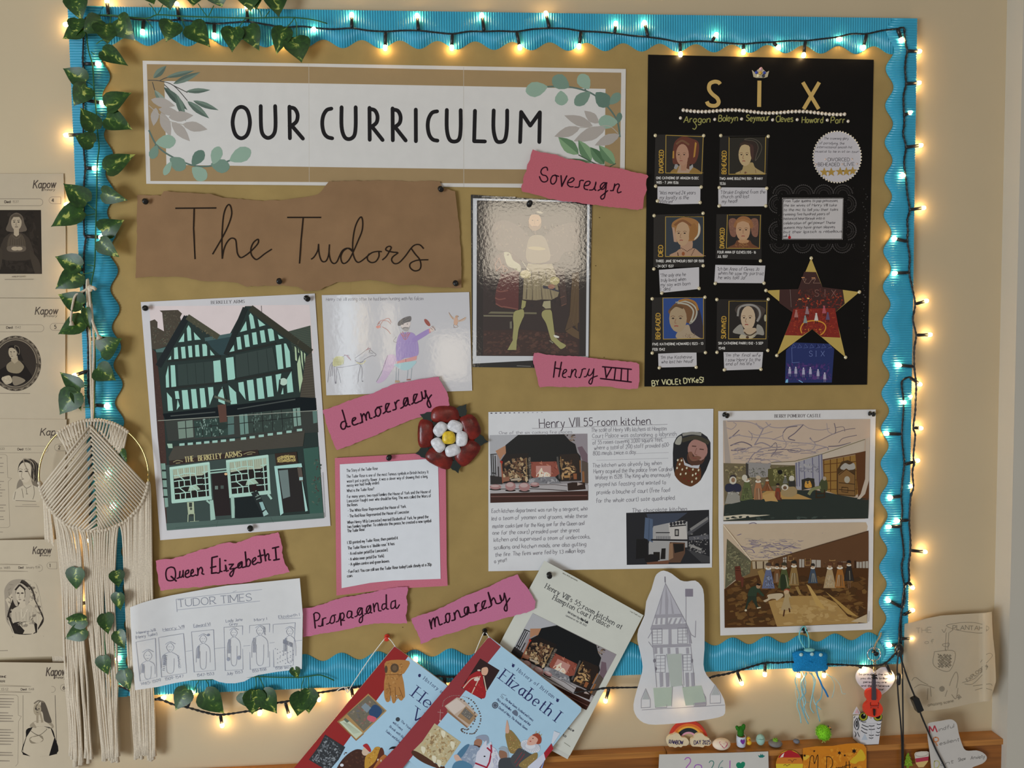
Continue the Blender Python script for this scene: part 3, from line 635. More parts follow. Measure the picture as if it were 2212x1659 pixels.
slip('torn pink slip under the timbered house photograph, ending in a capital numeral', (335, 1145, 300), '10 490 120 465 290 455 480 400 560 370 720 310 850 285 1060 215 1200 195 1290 210 1400 170 1550 105 1700 85 1860 55 1960 35 1985 110 2005 180 2030 270 2020 360 2050 470 2065 530 2110 590 2145 670 2050 695 1870 730 1650 780 1450 835 1200 865 1000 880 850 890 700 915 450 925 200 950 85 965 50 800 25 640', 'bb6c83',
     '250 590 190 620 170 700 190 790 250 808 310 780 325 700 305 610 250 590|350 770 385 750 395 660|395 660 390 740 420 750 445 690 445 645|445 645 445 700 450 750|480 710 530 680 530 640 490 660 480 730 510 755 570 730|570 700 605 670 600 630 575 650 570 720 600 735 640 715|640 715 680 715 675 610|680 715 690 640 730 595 755 640 745 690 775 705|990 685 1030 660 1030 455|1030 455 1035 640 1065 660|1095 650 1135 630 1120 560|1120 560 1130 650 1165 645|1245 545 1190 620 1260 610|1260 610 1240 700 1210 740 1190 700 1240 640 1290 600|1290 598 1330 580 1375 505|1375 505 1325 540 1320 600 1370 590 1385 510 1385 590 1410 595|1415 590 1450 560 1435 350|1450 520 1480 460 1520 500 1500 570 1455 580|1550 520 1600 470 1590 440 1555 470 1550 530 1580 550 1635 515|1640 520 1690 500 1660 320|1755 430 1790 380 1810 400 1810 470 1835 475', 22, .0165, '255 740 335 812|990 420 905 440 900 690 975 680|885 600 965 580|1110 485 1125 488|1180 550 1245 545|1435 350 1455 570|1640 420 1720 400|1735 315 1760 490|1870 290 1965 268|1915 285 1930 475|1890 480 1975 465|1690 500 1672 390')
slip('torn pink slip below the pink backed typed story', (650, 1260, 240), '40 500 130 490 260 470 480 400 620 345 780 300 960 265 1150 230 1400 185 1600 130 1800 95 1920 75 2120 70 2135 130 2115 220 2100 300 2125 420 2115 520 2085 640 2100 720 2115 800 1940 800 1700 795 1500 800 1300 830 1080 875 890 920 720 955 450 995 280 1025 150 1055 40 1070', 'ba6d8a',
     '255 620 290 585 350 600 375 650 350 720 300 745 270 740|345 850 410 845 430 710|430 740 455 700 495 690|510 815 570 780 600 680 640 640 670 680 660 770 610 800 580 780|640 640 690 630|700 770 750 740 780 600|785 620 830 590 860 640 840 710 790 735 865 740|1000 560 940 560 915 650 950 690 1010 640 1010 555 1005 670 1040 690|1075 665 1120 640 1200 490|1205 490 1150 500 1120 580 1160 635 1210 590 1215 490 1225 720 1190 785 1160 760 1180 690 1250 640|1270 612 1310 590 1380 440|1380 440 1320 470 1300 560 1340 600 1390 540 1385 440 1385 570 1410 590|1455 500 1490 410 1525 400 1540 480 1550 545 1595 548|1680 410 1630 420 1610 490 1640 525 1690 480|1698 230 1700 480 1740 515|1880 345 1810 370 1790 440 1800 500 1850 490 1885 430|1880 340 1885 480 1920 495 1960 430', 24, .0145, '255 610 265 700 285 890|435 845 430 710|780 600 800 835|1440 410 1460 565|1698 230 1700 480')
slip('torn pink slip slanting up over the corner of the printed article', (880, 1235, 285), '65 790 250 715 470 650 640 570 850 460 1050 375 1280 280 1450 210 1580 140 1720 85 1850 45 1900 140 1990 240 2080 380 2150 500 2130 630 2000 690 1800 735 1620 780 1430 840 1260 880 1080 910 780 1020 620 1060 400 1130 290 1190 225 1215 205 1110 130 960 80 860', 'b96e8c',
     '400 910 410 830 440 780 455 850 465 920|460 890 470 790 500 760 520 820 540 890 585 875|615 865 650 830 640 740 680 700 710 740 700 830 670 850 640 810|660 705 710 700|745 820 800 795 780 690|795 795 800 700 840 650 870 700 890 760 935 752|945 745 990 710 1015 590|1015 590 960 610 960 690 1000 720 1030 660 1020 590 1030 680 1070 690|1095 685 1145 660 1130 550|1150 600 1170 540 1200 525|1215 655 1260 620 1310 485|1310 485 1260 510 1250 590 1290 620 1330 600|1360 600 1410 560 1395 470 1355 350|1405 500 1440 440 1470 480 1490 530 1540 530 1580 490 1550 395|1550 395 1570 480 1610 470 1625 360|1625 360 1660 500 1670 640 1640 655 1625 610 1660 530 1715 445', 23, .0245, '370 810 405 955|1355 350 1410 560|1155 660 1140 560')
# ================================================================ timbered inn photograph
BER = thing('inn_photograph', P(508, 900, .0118), 'tall white bordered photograph of a black and mint timbered inn', 'photograph')
sheet('paper', None, None, '304 652.5 680 634 714 1136 346 1167', 'c8c5c6', .0118, parent=BER)
a = Art(.0118, (300, 630, 420))
a.fill('112 165 1940 150 1990 700 190 800', 'd4c6c4')
a.fill('125 335 180 315 212 345 212 410 285 450 265 240 235 215 445 208 492 250 470 290 485 350 510 295 540 270 580 280 900 512 1030 490 1190 190 1210 165 1300 163 1690 455 1950 385 1968 700 2020 1380 2105 2575 318 2715 215 1659', '2c3734')
a.fill('125 335 180 315 212 345 212 410 285 450 265 240 235 215 445 208 492 250 470 290 485 350 340 610 200 660 150 650', '4b443a')
a.clut(150, 220, 470, 600, 110, ['5c5346', '3b362e', '6b6152', '4f5a4c'], 14, 40, 2, '125 335 212 345 212 410 285 450 265 240 445 208 480 350 340 610 150 650')
a.fill('150 650 195 690 235 1000 290 1500 340 2400 318 2700 215 1659', '46332e')
a.clut(160, 660, 330, 2600, 240, ['573f37', '3a2a27', '4d3a33'], 12, 34, 4, '150 650 195 690 235 1000 290 1500 330 2400 318 2700 215 1659', (-4, 4))
a.fill('190 660 330 625 300 690 200 690', '55716c'); a.fill('750 530 1080 478 1000 720 920 720 830 640', '334648'); a.line('750 545 1075 488', 40, '48605f')
a.fill('1690 455 1950 385 1968 690', '414a42')
for i in range(14): a.line([(1700+i*4, 455+i*17), (1955, 395+i*21)], 4, '59604f')
a.line('545 285 220 850', 70, '23282a'); a.line('550 285 905 520', 66, '4c4b3c'); a.clut(560, 270, 900, 540, 60, ['5f5b47', '3a3a30', '6e6750'], 14, 34, 5, '545 270 600 290 905 512 860 560 540 340')
a.line('1210 185 990 720', 60, '262c2b'); a.line('1270 185 1960 690', 74, '39392f'); a.clut(1280, 170, 1960, 700, 70, ['4d4a3c', '2b2c27', '5b5542'], 14, 34, 6, '1270 165 1310 165 1965 640 1950 700 1270 230')
a.line('1392 160 1397 240', 5, '4a4a48')
mint = '9ccbbc'
for q in ('565 380 590 420 600 555 555 560 545 420|515 470 515 570 450 575|625 460 705 545 635 550|400 640 440 630 450 770 402 773|478 630 525 625 535 758 490 762|558 618 602 615 610 745 570 748|638 608 680 605 692 738 645 740|720 598 760 595 775 620 778 730 728 735|810 660 862 722 815 726|365 728 368 782 325 785|'
          '1270 243 1300 280 1325 415 1275 425 1252 270|1220 335 1230 440 1150 460|1352 310 1440 380 1370 400|1110 520 1155 512 1172 655 1125 660|1195 495 1245 487 1262 625 1212 632|1285 468 1335 460 1352 598 1300 605|1375 445 1425 437 1445 575 1395 583|1465 425 1510 420 1530 440 1545 555 1488 565|1580 485 1645 530 1595 540|1080 605 1087 678 1028 690|'
          '335 840 345 1090 310 1093 305 960|360 838 410 836 425 1083 370 1088|845 790 925 778 947 1025 860 1032|990 755 1075 742 1097 995 1012 1008|1555 610 1620 600 1645 875 1582 885|1650 590 1675 590 1715 680 1728 855 1675 865|318 1145 375 1210 388 1355 332 1358|408 1132 450 1130 462 1220 418 1220|440 1225 465 1300 430 1345|487 1122 553 1118 577 1335 505 1340|592 1110 650 1107 672 1325 612 1330|690 1100 745 1097 768 1312 708 1320|785 1088 845 1085 850 1170 805 1290|950 1080 975 1230 980 1285 905 1250 900 1180|1020 1065 1105 1145 1117 1275 1045 1282|1130 1035 1190 1025 1215 1230 1140 1130|1228 1010 1300 1000 1325 1235 1252 1243|1338 990 1403 980 1430 1215 1358 1222|1442 968 1510 957 1535 1190 1465 1200|1555 945 1620 932 1600 1060 1575 1145|1735 905 1758 1140 1690 1152 1680 1000|1640 1090 1645 1165 1618 1168').split('|'): a.fill(q, mint)
for q in '1772 620 1790 640 1800 790 1780 780|1815 640 1825 700 1812 690|1840 665 1860 690 1872 900 1850 800|1878 690 1895 710 1890 820 1880 760|1800 820 1830 720 1865 1000 1850 1050 1830 1150 1810 960'.split('|'): a.fill(q, 'b0c5a0')
a.fill('440 830 840 790 860 1035 450 1070', '37433f'); a.fill('1100 720 1520 635 1570 890 1110 980', '3a4541')
for q in '545 825 560 1055|640 815 655 1045|735 805 750 1040|1235 700 1255 950|1345 680 1365 930|1450 655 1475 905'.split('|'): a.line(q, 6, '2a3431')
a.lines('320 790 930 735|310 1105 1000 1030|1010 705 1560 590|1090 1000 1740 890', 26, '2b2f2c')
a.fill('1840 1150 1900 740 1965 690 2005 1205 1830 1222', '4c463d')
for i in range(16): a.line([(1888-i*3, 770+i*28), (1970+i*2, 745+i*29)], 4, '5e584b')
a.ell(1645, 1025, 44, 42, 'b6cdbd'); a.line('1605 1000 1590 1150', 18, '2f3633')
a.fill('270 1390 1830 1200 2012 1210 2022 1345 300 1455', '161c1f'); a.lines('360 1415 870 1370|1120 1335 1780 1225', 12, '4a4f4c')
a.fill('300 1465 2025 1350 2040 1600 330 1700', '3a3d39')
for q, c in (('440 1480 610 1460 622 1655 455 1675', '75877a'), ('625 1470 1000 1425 1015 1635 640 1665', '33453f'), ('1010 1425 1080 1418 1085 1620 1015 1630', '56706a'), ('1140 1400 1235 1390 1250 1615 1155 1630', '6c8a80'), ('1240 1385 1740 1330 1760 1570 1255 1612', '39453f'), ('1750 1330 1832 1320 1848 1520 1765 1535', '7d998d'), ('1975 1360 2025 1355 2030 1490 1985 1500', '5f7a72')): a.fill(q, c)
a.lines('450 1560 1085 1505|1145 1500 1850 1420|530 1470 540 1665|715 1455 730 1660|815 1445 830 1650|905 1435 920 1640|1195 1395 1205 1620|1300 1380 1310 1605|1400 1370 1415 1595|1510 1355 1525 1580|1620 1340 1640 1570|1790 1330 1805 1530', 9, '272b29')
a.clut(640, 1440, 1000, 1650, 40, ['6b8379', '52685f', '8aa095'], 12, 60, 8, None, (70, 110)); a.clut(1260, 1360, 1750, 1590, 46, ['5a6e65', '4a5a53'], 12, 60, 9, None, (75, 105))
a.line('215 1468 2030 1352', 6, 'a3a698'); a.line('860 1192 1045 1255', 26, '5b5f52'); a.line('900 1130 960 1090 1000 1240', 8, '30332f')
a.fill('895 1290 990 1280 1003 1480 920 1490', '5c4138'); a.ell(950, 1530, 60, 40, '2d3a35')
a.fr(300, 855, 420)
a.fill('335 700 400 575 1890 390 1865 575 1380 615 350 745', '45423b')
for i in range(9): a.line([(385-i*6, 600+i*16), (1885-i*2, 425+i*17)], 4, '565147')
for x, y in ((490,553),(585,545),(680,537),(772,528),(865,520),(962,510),(1062,500),(1190,485),(1290,470),(1392,455),(1495,438),(1600,425),(1708,408),(1827,388)): a.fill([(x-30, y-10), (x+30, y-15), (x+30, y+12), (x-30, y+17)], '9bbfb2')
a.fill('320 545 380 545 385 595 335 595', '9bb8a4')
a.fill('290 790 1560 660 1600 1370 320 1460', '3d4a46'); a.fill('345 740 1350 612 1368 672 348 792', '372b27')
a.text('THE', 527, 755, 60, 11, 'b8ad7b', to=(628, 742), serif=3, nib=4, sp=5); a.text('BERKELEY', 680, 740, 60, 11, 'b8ad7b', to=(940, 712), serif=3, nib=4, sp=5); a.text('ARMS', 985, 706, 60, 11, 'b8ad7b', to=(1170, 686), serif=3, nib=4, sp=5)
a.lines('390 755 440 735 500 748|1190 665 1260 640 1325 645|1230 668 1290 660|420 768 470 762', 9, '8c8462', 1)
a.fill('248 770 300 768 335 1260 300 1270', '7f9d90'); a.lines('262 850 312 850|266 950 318 950|270 1050 322 1050|276 1150 328 1150', 20, '262d2a')
mun = '395 910 450 905 515 960 585 955 585 880 640 885 655 940 720 935|400 975 455 965 515 960|455 965 460 1045 405 1050|460 1045 530 1100 590 1095 595 1025 520 1030 460 1045|515 960 520 1030|585 955 595 1025 665 1085 735 1080|595 1025 655 1010 730 1005|655 940 660 1010|410 1115 470 1110 530 1100 530 1170|470 1110 475 1175|590 1095 600 1165|665 1085 670 1155|440 835 450 905|510 820 515 885 450 905|515 885 580 880|575 812 580 880|640 803 645 885|740 790 770 1145|722 870 785 862|728 940 790 930|735 1010 795 1000|740 1080 800 1070'
def bay(f):
    tr = lambda s: [f(*p) for p in prs(s)]
    a.fill(tr('348 818 805 758 828 1160 372 1218'), 'a5c8b8'); a.fill(tr('385 838 780 788 800 1140 412 1180'), '25211f'); a.fill(tr('385 838 780 788 785 865 720 905 560 915 398 945'), 'a9b29c')
    for i in range(16): x = 400+i*23; a.line([f(x, 835-i*2.6), f(x+6, 925-i*2.8)], 5, '8d977f')
    a.fill(tr('580 1020 655 1015 700 1065 560 1085'), 'a2bba4')
    for q in mun.split('|'): a.line(tr(q), 11, 'abcdbd')
    a.line(tr('350 825 800 765'), 26, 'b2d3c4'); a.line(tr('375 1205 830 1160'), 40, 'a9cbbc')
bay(lambda x, y: (x, y)); bay(lambda x, y: (990+(x-348)*1.06, 738+(y-818)*1.05-(x-348)*.0))
a.lines('805 850 1000 830|808 880 1000 860', 12, 'a5c8b8'); a.fill('825 890 1005 872 1045 1358 862 1370', '2a2323'); a.rect(865, 1025, 900, 1065, '6a7a72'); a.rect(930, 1020, 965, 1058, '4a5650'); a.ell(990, 890, 18, 14, 'e0b58a')
a.fill('805 1190 845 1185 872 1405 815 1418', '9dbcae'); a.fill('1045 1150 1082 1145 1098 1388 1056 1392', '9dbcae'); a.line('770 1190 830 1240', 20, '9dbcae'); a.line('1470 1120 1510 1175', 24, 'a5c8b8')
a.fill('1090 1165 1290 1140 1440 1370 1230 1402 1090 1390', '1e2425')
a.fill('1275 1105 1350 1080 1478 1345 1415 1378', '272d2d'); a.fill('1368 1212 1408 1205 1440 1288 1402 1308', '8fb3af'); a.fill('1408 1328 1445 1295 1476 1345 1420 1372', '9dbcb4'); a.lines('1325 1150 1370 1130|1335 1180 1385 1160|1345 1120 1350 1140', 10, '7d8f86')
a.ell(1315, 1045, 32, 40, '2a1d1c')
a.fill('548 1212 625 1205 632 1345 560 1352', 'a8b396'); a.rect(570, 1215, 605, 1265, '3a3f3a'); a.ell(593, 1285, 14, 16, '4a4f45'); a.rect(580, 1345, 615, 1372, '3a3f3a'); a.lines('560 1350 557 1450|630 1340 632 1430|505 1460 620 1452|580 1434 685 1428', 10, 'a8b396')
a.fill('1870 600 2042 580 2100 1365 1945 1345', '3b5a50'); a.clut(1960, 700, 2080, 1250, 30, ['4d2f30', '5c6b5c', '2f4a42'], 20, 60, 12)
a.fill('1540 800 1850 768 1858 812 1578 828 1645 1335 1608 1362', 'a5cdc4'); a.fill('1830 775 1862 985 1922 1308 1893 1316', 'a5cdc4'); a.fill('1582 830 1825 812 1893 1310 1645 1332', '2b2827'); a.fill('1590 850 1695 840 1722 1145 1640 1172', '6d7c79')
a.fill('1800 810 1850 815 1872 975 1825 970', '5a5048'); a.rect(1825, 925, 1865, 960, '9fc4c0')
a.fill('1545 658 1795 636 1808 768 1562 790', '392d26'); a.text('GOOD HOME MADE', 1575, 715, 30, 7, 'b7a468', to=(1780, 695), arc=.7); a.text('FOOD', 1630, 725, 30, 8, 'b7a468', to=(1725, 717), serif=2); a.text('ACCOMMODATION', 1580, 757, 26, 7, 'b7a468', to=(1780, 745))
a.fill('310 1452 2103 1330 2106 1392 320 1532', '51645d'); a.lines('420 1500 2100 1375|900 1420 880 1490|1500 1380 1530 1440', 5, '43554f')
a.fr(300, 855, 420); a.line('2118 1380 2090 870', 5, '8d8d90')
a.build('picture', 'paper', BER)
a = Art(.0118, (300, 630, 420), z0=1e-4); a.text('BERKELEY ARMS', 823, 140, 34, 5, '4a464a', to=(1202, 127), serif=3, nib=2, sp=5); a.build('lettering', 'paper', BER)
# ================================================================ laminated drawing of a feasting man
DRW = thing('laminated_drawing', P(857, 742, .0122), 'glossy laminated white drawing of a purple clad man, a horse and a bird', 'drawing')
sheet('laminated_paper', None, None, '695 637.5 1013.5 631 1020 844 705 854', 'c4c2c4', .0122, 'film2', parent=DRW)
a = Art(.0122, (690, 620, 340)); PN = '77727a'
a.text('Henry the VIII eating after he had been hunting with his falcon.', 92, 195, 46, 5, PN, to=(1465, 182), slant=.15, jit=1)
# horse
a.fill('190 1040 230 980 320 975 340 1000 330 1080 200 1115', 'c9c48e', 1)
for i in range(7): a.line([(195+i*24, 1110-i*2), (235+i*18, 985)], 4, '8f8a55'); a.line([(190+i*22, 1000+i*4), (220+i*20, 1110-i*3)], 4, '8f8a55')
for q in ('185 1050 150 1110 130 1220 115 1340', '185 1060 165 1150 150 1260', '180 1080 185 1180 175 1250', '205 1120 215 1230 220 1345', '240 1130 245 1240 235 1340', '250 1140 280 1240 300 1350', '325 980 370 960 420 960', '200 1115 290 1130 420 1110 520 1090 610 1050', '500 1000 600 930 660 880', '560 1080 600 1150 595 1320', '590 1075 560 1180 540 1340', '660 880 700 870 760 920 795 945 780 970 740 965 690 985 640 1010 590 1060', '690 920 750 935', '500 1030 560 1060 640 1040'): a.line(q, 6, PN, 1)
a.lines('345 955 400 970 440 1030|380 965 420 1010|670 880 720 860|660 890 690 850', 8, 'a0707c', 1); a.ell(228, 1345, 12, 16, PN); a.ell(605, 1325, 10, 8, PN); a.ell(705, 900, 9, 7, '6d5a4a')
a.line('520 1060 600 1080 650 1030', 14, 'cfc69a', 1)
# cloak, man
a.fill('960 960 1060 960 1075 1060 1000 1200 930 1300 850 1350 800 1335 870 1240 900 1100', 'c5afc6', 1)
a.fill('1120 670 1180 640 1300 640 1360 700 1395 860 1370 970 1200 1000 1090 1050 1075 900 1085 760', 'a48fc0', 1)
for i in range(26): a.line([(1095+i*10.5, 760+(i % 4)*16), (1085+i*11, 980-(i % 5)*18)], 5, ('9780b8', 'b3a2cc')[i % 2])
a.fill('1315 715 1530 590 1560 635 1350 770 1310 760', '9f88bd', 1); a.fill('1535 590 1555 580 1565 640 1545 650', 'd08f94')
a.fill('1555 585 1590 545 1625 575 1600 620 1565 630', 'd9c3b8', 1); a.lines('1575 550 1600 575|1590 545 1618 585|1560 570 1590 600|1600 560 1630 610', 7, PN)
a.ell(1515, 500, 62, 26, 'a4564b', 52); a.lines('1475 455 1530 545|1500 460 1555 540', 5, '7a3c34')
a.fill('1140 560 1260 540 1275 500 1160 510', 'dcd0cb'); a.fill('1150 550 1265 535 1255 600 1220 625 1170 600', 'a9a39f', 1)
a.fill('1150 520 1275 490 1262 560 1205 580 1160 570', 'd8cbc4', 1); a.ell(1175, 525, 8, 6, '5a5658'); a.ell(1235, 520, 8, 6, '5a5658'); a.line('1170 580 1205 570 1250 575', 14, '7d7876', 1)
a.fill('1100 535 1110 490 1180 435 1280 410 1282 480 1200 505 1130 545', '706c6b', 1); a.lines('1120 520 1260 430|1150 530 1275 460|1110 500 1200 440', 6, '55514f')
a.lines('1165 625 1200 680 1250 630|1140 640 1205 740 1275 640|1150 660 1205 700 1260 655', 8, 'c07a74', 1); a.line('1205 640 1205 740', 5, PN)
a.fill('1090 1045 1370 965 1365 1020 1210 1065 1090 1080', 'd49794'); a.line('1212 1010 1214 1065', 6, '8c5c58')
a.fill('1060 1085 1350 1040 1320 1110 1250 1165 1160 1165 1090 1120', 'a9c9cc', 1)
a.lines('1080 1130 1075 1310|1115 1150 1105 1320|1245 1165 1232 1290|1300 1140 1285 1290', 6, '8a98a0'); a.fill('1225 1295 1280 1290 1285 1310 1225 1312', '9c6a62'); a.fill('1065 1310 1125 1315 1130 1340 1060 1345', 'b89a7c')
a.fill('795 555 850 540 855 570 815 580', 'd58d80', 1); a.lines('815 540 840 490 900 460|850 540 900 470 970 440 1010 500|880 560 950 600 1000 660|900 470 960 480 1000 520|830 520 850 500', 8, 'b8827c', 1)
a.lines('1080 700 1040 760 1090 780|960 960 880 1180 800 1330', 5, PN, 1)
# bird
a.fill('1890 470 1910 420 1940 440 1945 500 1925 540 1890 520', 'd0a88e', 1); a.fill('1885 460 1840 420 1815 350 1850 400 1885 430', 'cbb09a', 1); a.fill('1945 470 2000 450 2060 420 2040 465 1960 490', 'cbb09a', 1)
a.ell(1930, 415, 22, 16, 'bd9a80'); a.lines('1945 405 1957 418|1895 520 1880 545|1930 530 1950 560|1820 360 1880 450|1960 480 2050 430|1890 545 1890 570 1940 565', 5, '8c6f5c')
a.build('drawing', 'film2', DRW)
# ================================================================ laminated portrait of a standing man
POR = thing('laminated_portrait', P(1147, 606, .0124), 'shiny black edged laminated painting of a man standing in pale stockings', 'picture')
sheet('laminated_card', None, None, '1017 420.5 1279 437 1271.5 796 1020 793', '141312', .0124, 'film', parent=POR)
a = Art(.0124, (1010, 410, 280))
H = lambda y: y+1422
a.fill([(92, 145), (2085, 190), (2062, H(1440)), (90, H(1545))], 'c5c6c8')
a.fill([(160, 180), (2042, 215), (2018, H(1418)), (150, H(1412))], '221b19')
a.fill([(270, 400), (1930, 400), (1915, H(1412)), (262, H(1408))], '2f2321')
a.clut(280, 300, 1920, H(600), 240, ['352726', '2a201e', '3a2d2a', '241c1c'], 40, 160, 3)
a.fill([(270, H(980)), (900, H(960)), (1900, H(1050)), (1900, H(1412)), (262, H(1408))], '38241f')
a.clut(270, H(1000), 1900, H(1400), 200, ['4a2c25', '3a2621', '4f3529', '2c1d1b', '5a3a30'], 30, 150, 4, None, (-40, 10))
a.fill([(350, H(690)), (400, H(655)), (1180, H(670)), (1180, H(700))], '6f6850'); a.fill([(270, H(715)), (770, H(720)), (770, H(745)), (275, H(740))], '77705a')
a.fill([(720, H(830)), (755, H(820)), (760, H(945)), (720, H(945))], '6b6656')
# curtain at the right
a.fill([(1780, H(0)), (1900, H(-20)), (1905, H(840)), (1780, H(920)), (1660, H(980)), (1760, H(640))], '54402c'); a.fill([(1670, H(990)), (1780, H(920)), (1900, H(1000)), (1905, H(1130)), (1800, H(1080))], '5d472f')
for i in range(14): a.line([(1790+i*8, H(20+i*9)), (1740+i*10, H(760+i*16))], 9, ('45331f', '6a5236')[i % 2])
# robe
a.fill([(560, H(-120)), (880, H(-160)), (870, H(620)), (640, H(600)), (480, H(520)), (470, H(400)), (490, H(280)), (560, H(40))], '5a2c2a', 0)
a.lines('%g %g %g %g %g %g|%g %g %g %g %g %g|%g %g %g %g %g %g %g %g' % (490, H(290), 560, H(315), 690, H(295), 470, H(420), 540, H(450), 650, H(430), 480, H(520), 580, H(575), 640, H(575), 860, H(620)), 20, '7d4a40', 1)
a.fill([(1400, H(-150)), (1650, H(-60)), (1700, H(500)), (1600, H(560)), (1560, H(200))], '43302b'); a.lines('%g %g %g %g|%g %g %g %g' % (1580, H(420), 1660, H(390), 1600, H(560), 1690, H(520)), 14, '6d4a3c')
a.fill([(430, 1180), (520, 1100), (640, 1060), (880, 1040), (900, 1330), (640, 1450), (480, 1380)], '47302c'); a.lines('470 1280 540 1160 580 1290 490 1390 470 1280|600 1280 690 1370 620 1400 600 1290', 12, '8a5a44')
a.fill('620 1070 720 1080 780 1200 900 1290 890 1400 780 1340 680 1290 640 1180', 'a09a7c', 1)
# tunic, belt, hands, cuffs
a.fill([(940, H(450)), (960, H(60)), (1060, H(-260)), (1400, H(-260)), (1500, H(0)), (1560, H(330)), (1540, H(400)), (1430, H(455)), (1260, H(450)), (1170, H(465))], '8b7d60')
for x, y in ((1000, 440), (1105, 460), (1275, 455), (1440, 440)): a.line([(x, H(y)), (1060+(x-1060)*.7, H(-40))], 20, '5a4f3e')
for i in range(10): a.line([(980+i*55, H(440)), (1020+i*42, H(40))], 8, 'a0926f')
a.fill([(1280, H(210)), (1500, H(250)), (1500, H(290)), (1290, H(260))], '3c3a42'); a.line([(1330, H(245)), (1560, H(310))], 26, '3a3842')
a.ell(990, H(20), 95, 70, 'b7a87c'); a.ell(1490, H(130), 82, 70, 'b9ab76'); a.clut(1420, H(70), 1560, H(200), 20, ['cbbf90', '9b8c60'], 16, 40, 3); a.ell(1430, H(230), 60, 40, '9d6f5a'); a.line([(930, 1220), (1080, 1430)], 9, 'c9bfa4')
# shoulders, face and cap, kept plain
a.fill('430 620 640 520 900 640 1060 800 1290 800 1500 640 1760 560 1900 620 1880 1000 1640 1080 1500 1250 1000 1250 760 1080 480 1000', '4c3c36', 1); a.clut(450, 560, 1880, 1150, 120, ['5a4840', '6a5848', '3c2f2b'], 30, 100, 11)
a.fill('1040 850 1180 770 1330 840 1400 1200 1020 1220', '7c6c55', 1); a.ell(1180, 1000, 150, 30, '9c8a60', 4)
a.ell(1150, 540, 108, 140, 'a9825f'); a.fill('1040 560 1060 660 1150 700 1240 655 1258 560 1200 620 1100 620', '7c5c42', 1); a.ell(1110, 520, 14, 8, '3a2a22'); a.ell(1195, 520, 14, 8, '3a2a22'); a.line('1150 520 1140 580 1160 585', 8, '8a6648', 1); a.line('1115 620 1185 620', 9, '6f4032')
a.fill('990 440 1040 370 1200 340 1310 390 1290 450 1150 420', '26201f', 1); a.ell(1230, 385, 60, 18, '9a8f78', 10)
# stockings and shoes
hose = '99935f'
a.fill([(930, H(460)), (1000, H(480)), (985, H(570)), (945, H(610)), (915, H(600))], hose); a.fill([(1300, H(480)), (1415, H(470)), (1420, H(600)), (1330, H(605)), (1275, H(560))], 'a39a78')
a.fill([(800, H(660)), (870, H(630)), (950, H(620)), (965, H(720)), (930, H(800)), (870, H(960)), (840, H(1150)), (770, H(1140)), (785, H(900)), (775, H(760))], hose, 1)
a.fill([(1275, H(660)), (1340, H(625)), (1425, H(635)), (1450, H(760)), (1475, H(960)), (1490, H(1110)), (1440, H(1160)), (1400, H(1060)), (1340, H(860)), (1270, H(740))], hose, 1)
a.fill([(775, H(1140)), (840, H(1150)), (832, H(1310)), (680, H(1312)), (740, H(1200))], hose); a.fill([(1420, H(1120)), (1500, H(1100)), (1580, H(1170)), (1680, H(1235)), (1600, H(1295)), (1540, H(1250))], hose, 1)
a.line([(1275, H(615)), (1430, H(615))], 22, '4a3c30'); a.fill([(1472, H(1055)), (1560, H(1080)), (1550, H(1105)), (1490, H(1095))], 'd8d4c8', 1); a.line([(1400, H(1150)), (1460, H(1195))], 16, '8c8670')
a.line('240 120 820 128', 16, '8a8680'); a.line([(840, H(1580)), (1080, H(1590))], 10, '7b7870')
a.build('painting', 'film', POR)
# ================================================================ the black musical poster
SIX = thing('black_poster', P(1640, 475, .0118), 'tall black card poster with gold capitals, six small portraits and a gold star', 'poster')
sheet('black_card', None, None, '1400 118 1887.5 129 1873 831 1392 835', '0d0b0a', .0118, 'blackcard', parent=SIX)
GOLD = 'bf9f5c'
g = Art(.0125, (1100, 0, 560))
for nm, q in (('letter_s', '1800 705 1750 690 1700 730 1705 780 1770 830 1795 870 1760 905 1700 890 1682 862'), ('letter_i', '2135 688 2132 912')):
    g = Art(.0125, (1100, 0, 560))
    if nm == 'letter_s': g.line('1800 718 1785 702 1750 697 1712 716 1705 760 1730 800 1775 838 1787 875 1765 900 1725 902 1697 888 1686 866', 33, GOLD, 1)
    else: g.line(q, 34, GOLD)
    g.build(nm, 'satin', SIX)
g = Art(.0125, (1652, 0, 560)); g.line('325 702 460 930', 32, GOLD); g.line('465 702 332 930', 32, GOLD); g.build('letter_x', 'satin', SIX)
def gems(pts, d, r, col, name='pearl', m='gem', parent=None):
    src = None
    for x, y in pts:
        mw = Matrix.Translation(P(x, y, d)-Vector(SIX.location))
        if src is None:
            b = MB(True); b.ball((0, 0, 0), r, r*.7, r, col, 10, 6); src = b.build(name, m, None, origin=(0, 0, 0)); src.parent = SIX; src.matrix_local = mw
        else: copy_part(src, SIX, mw)
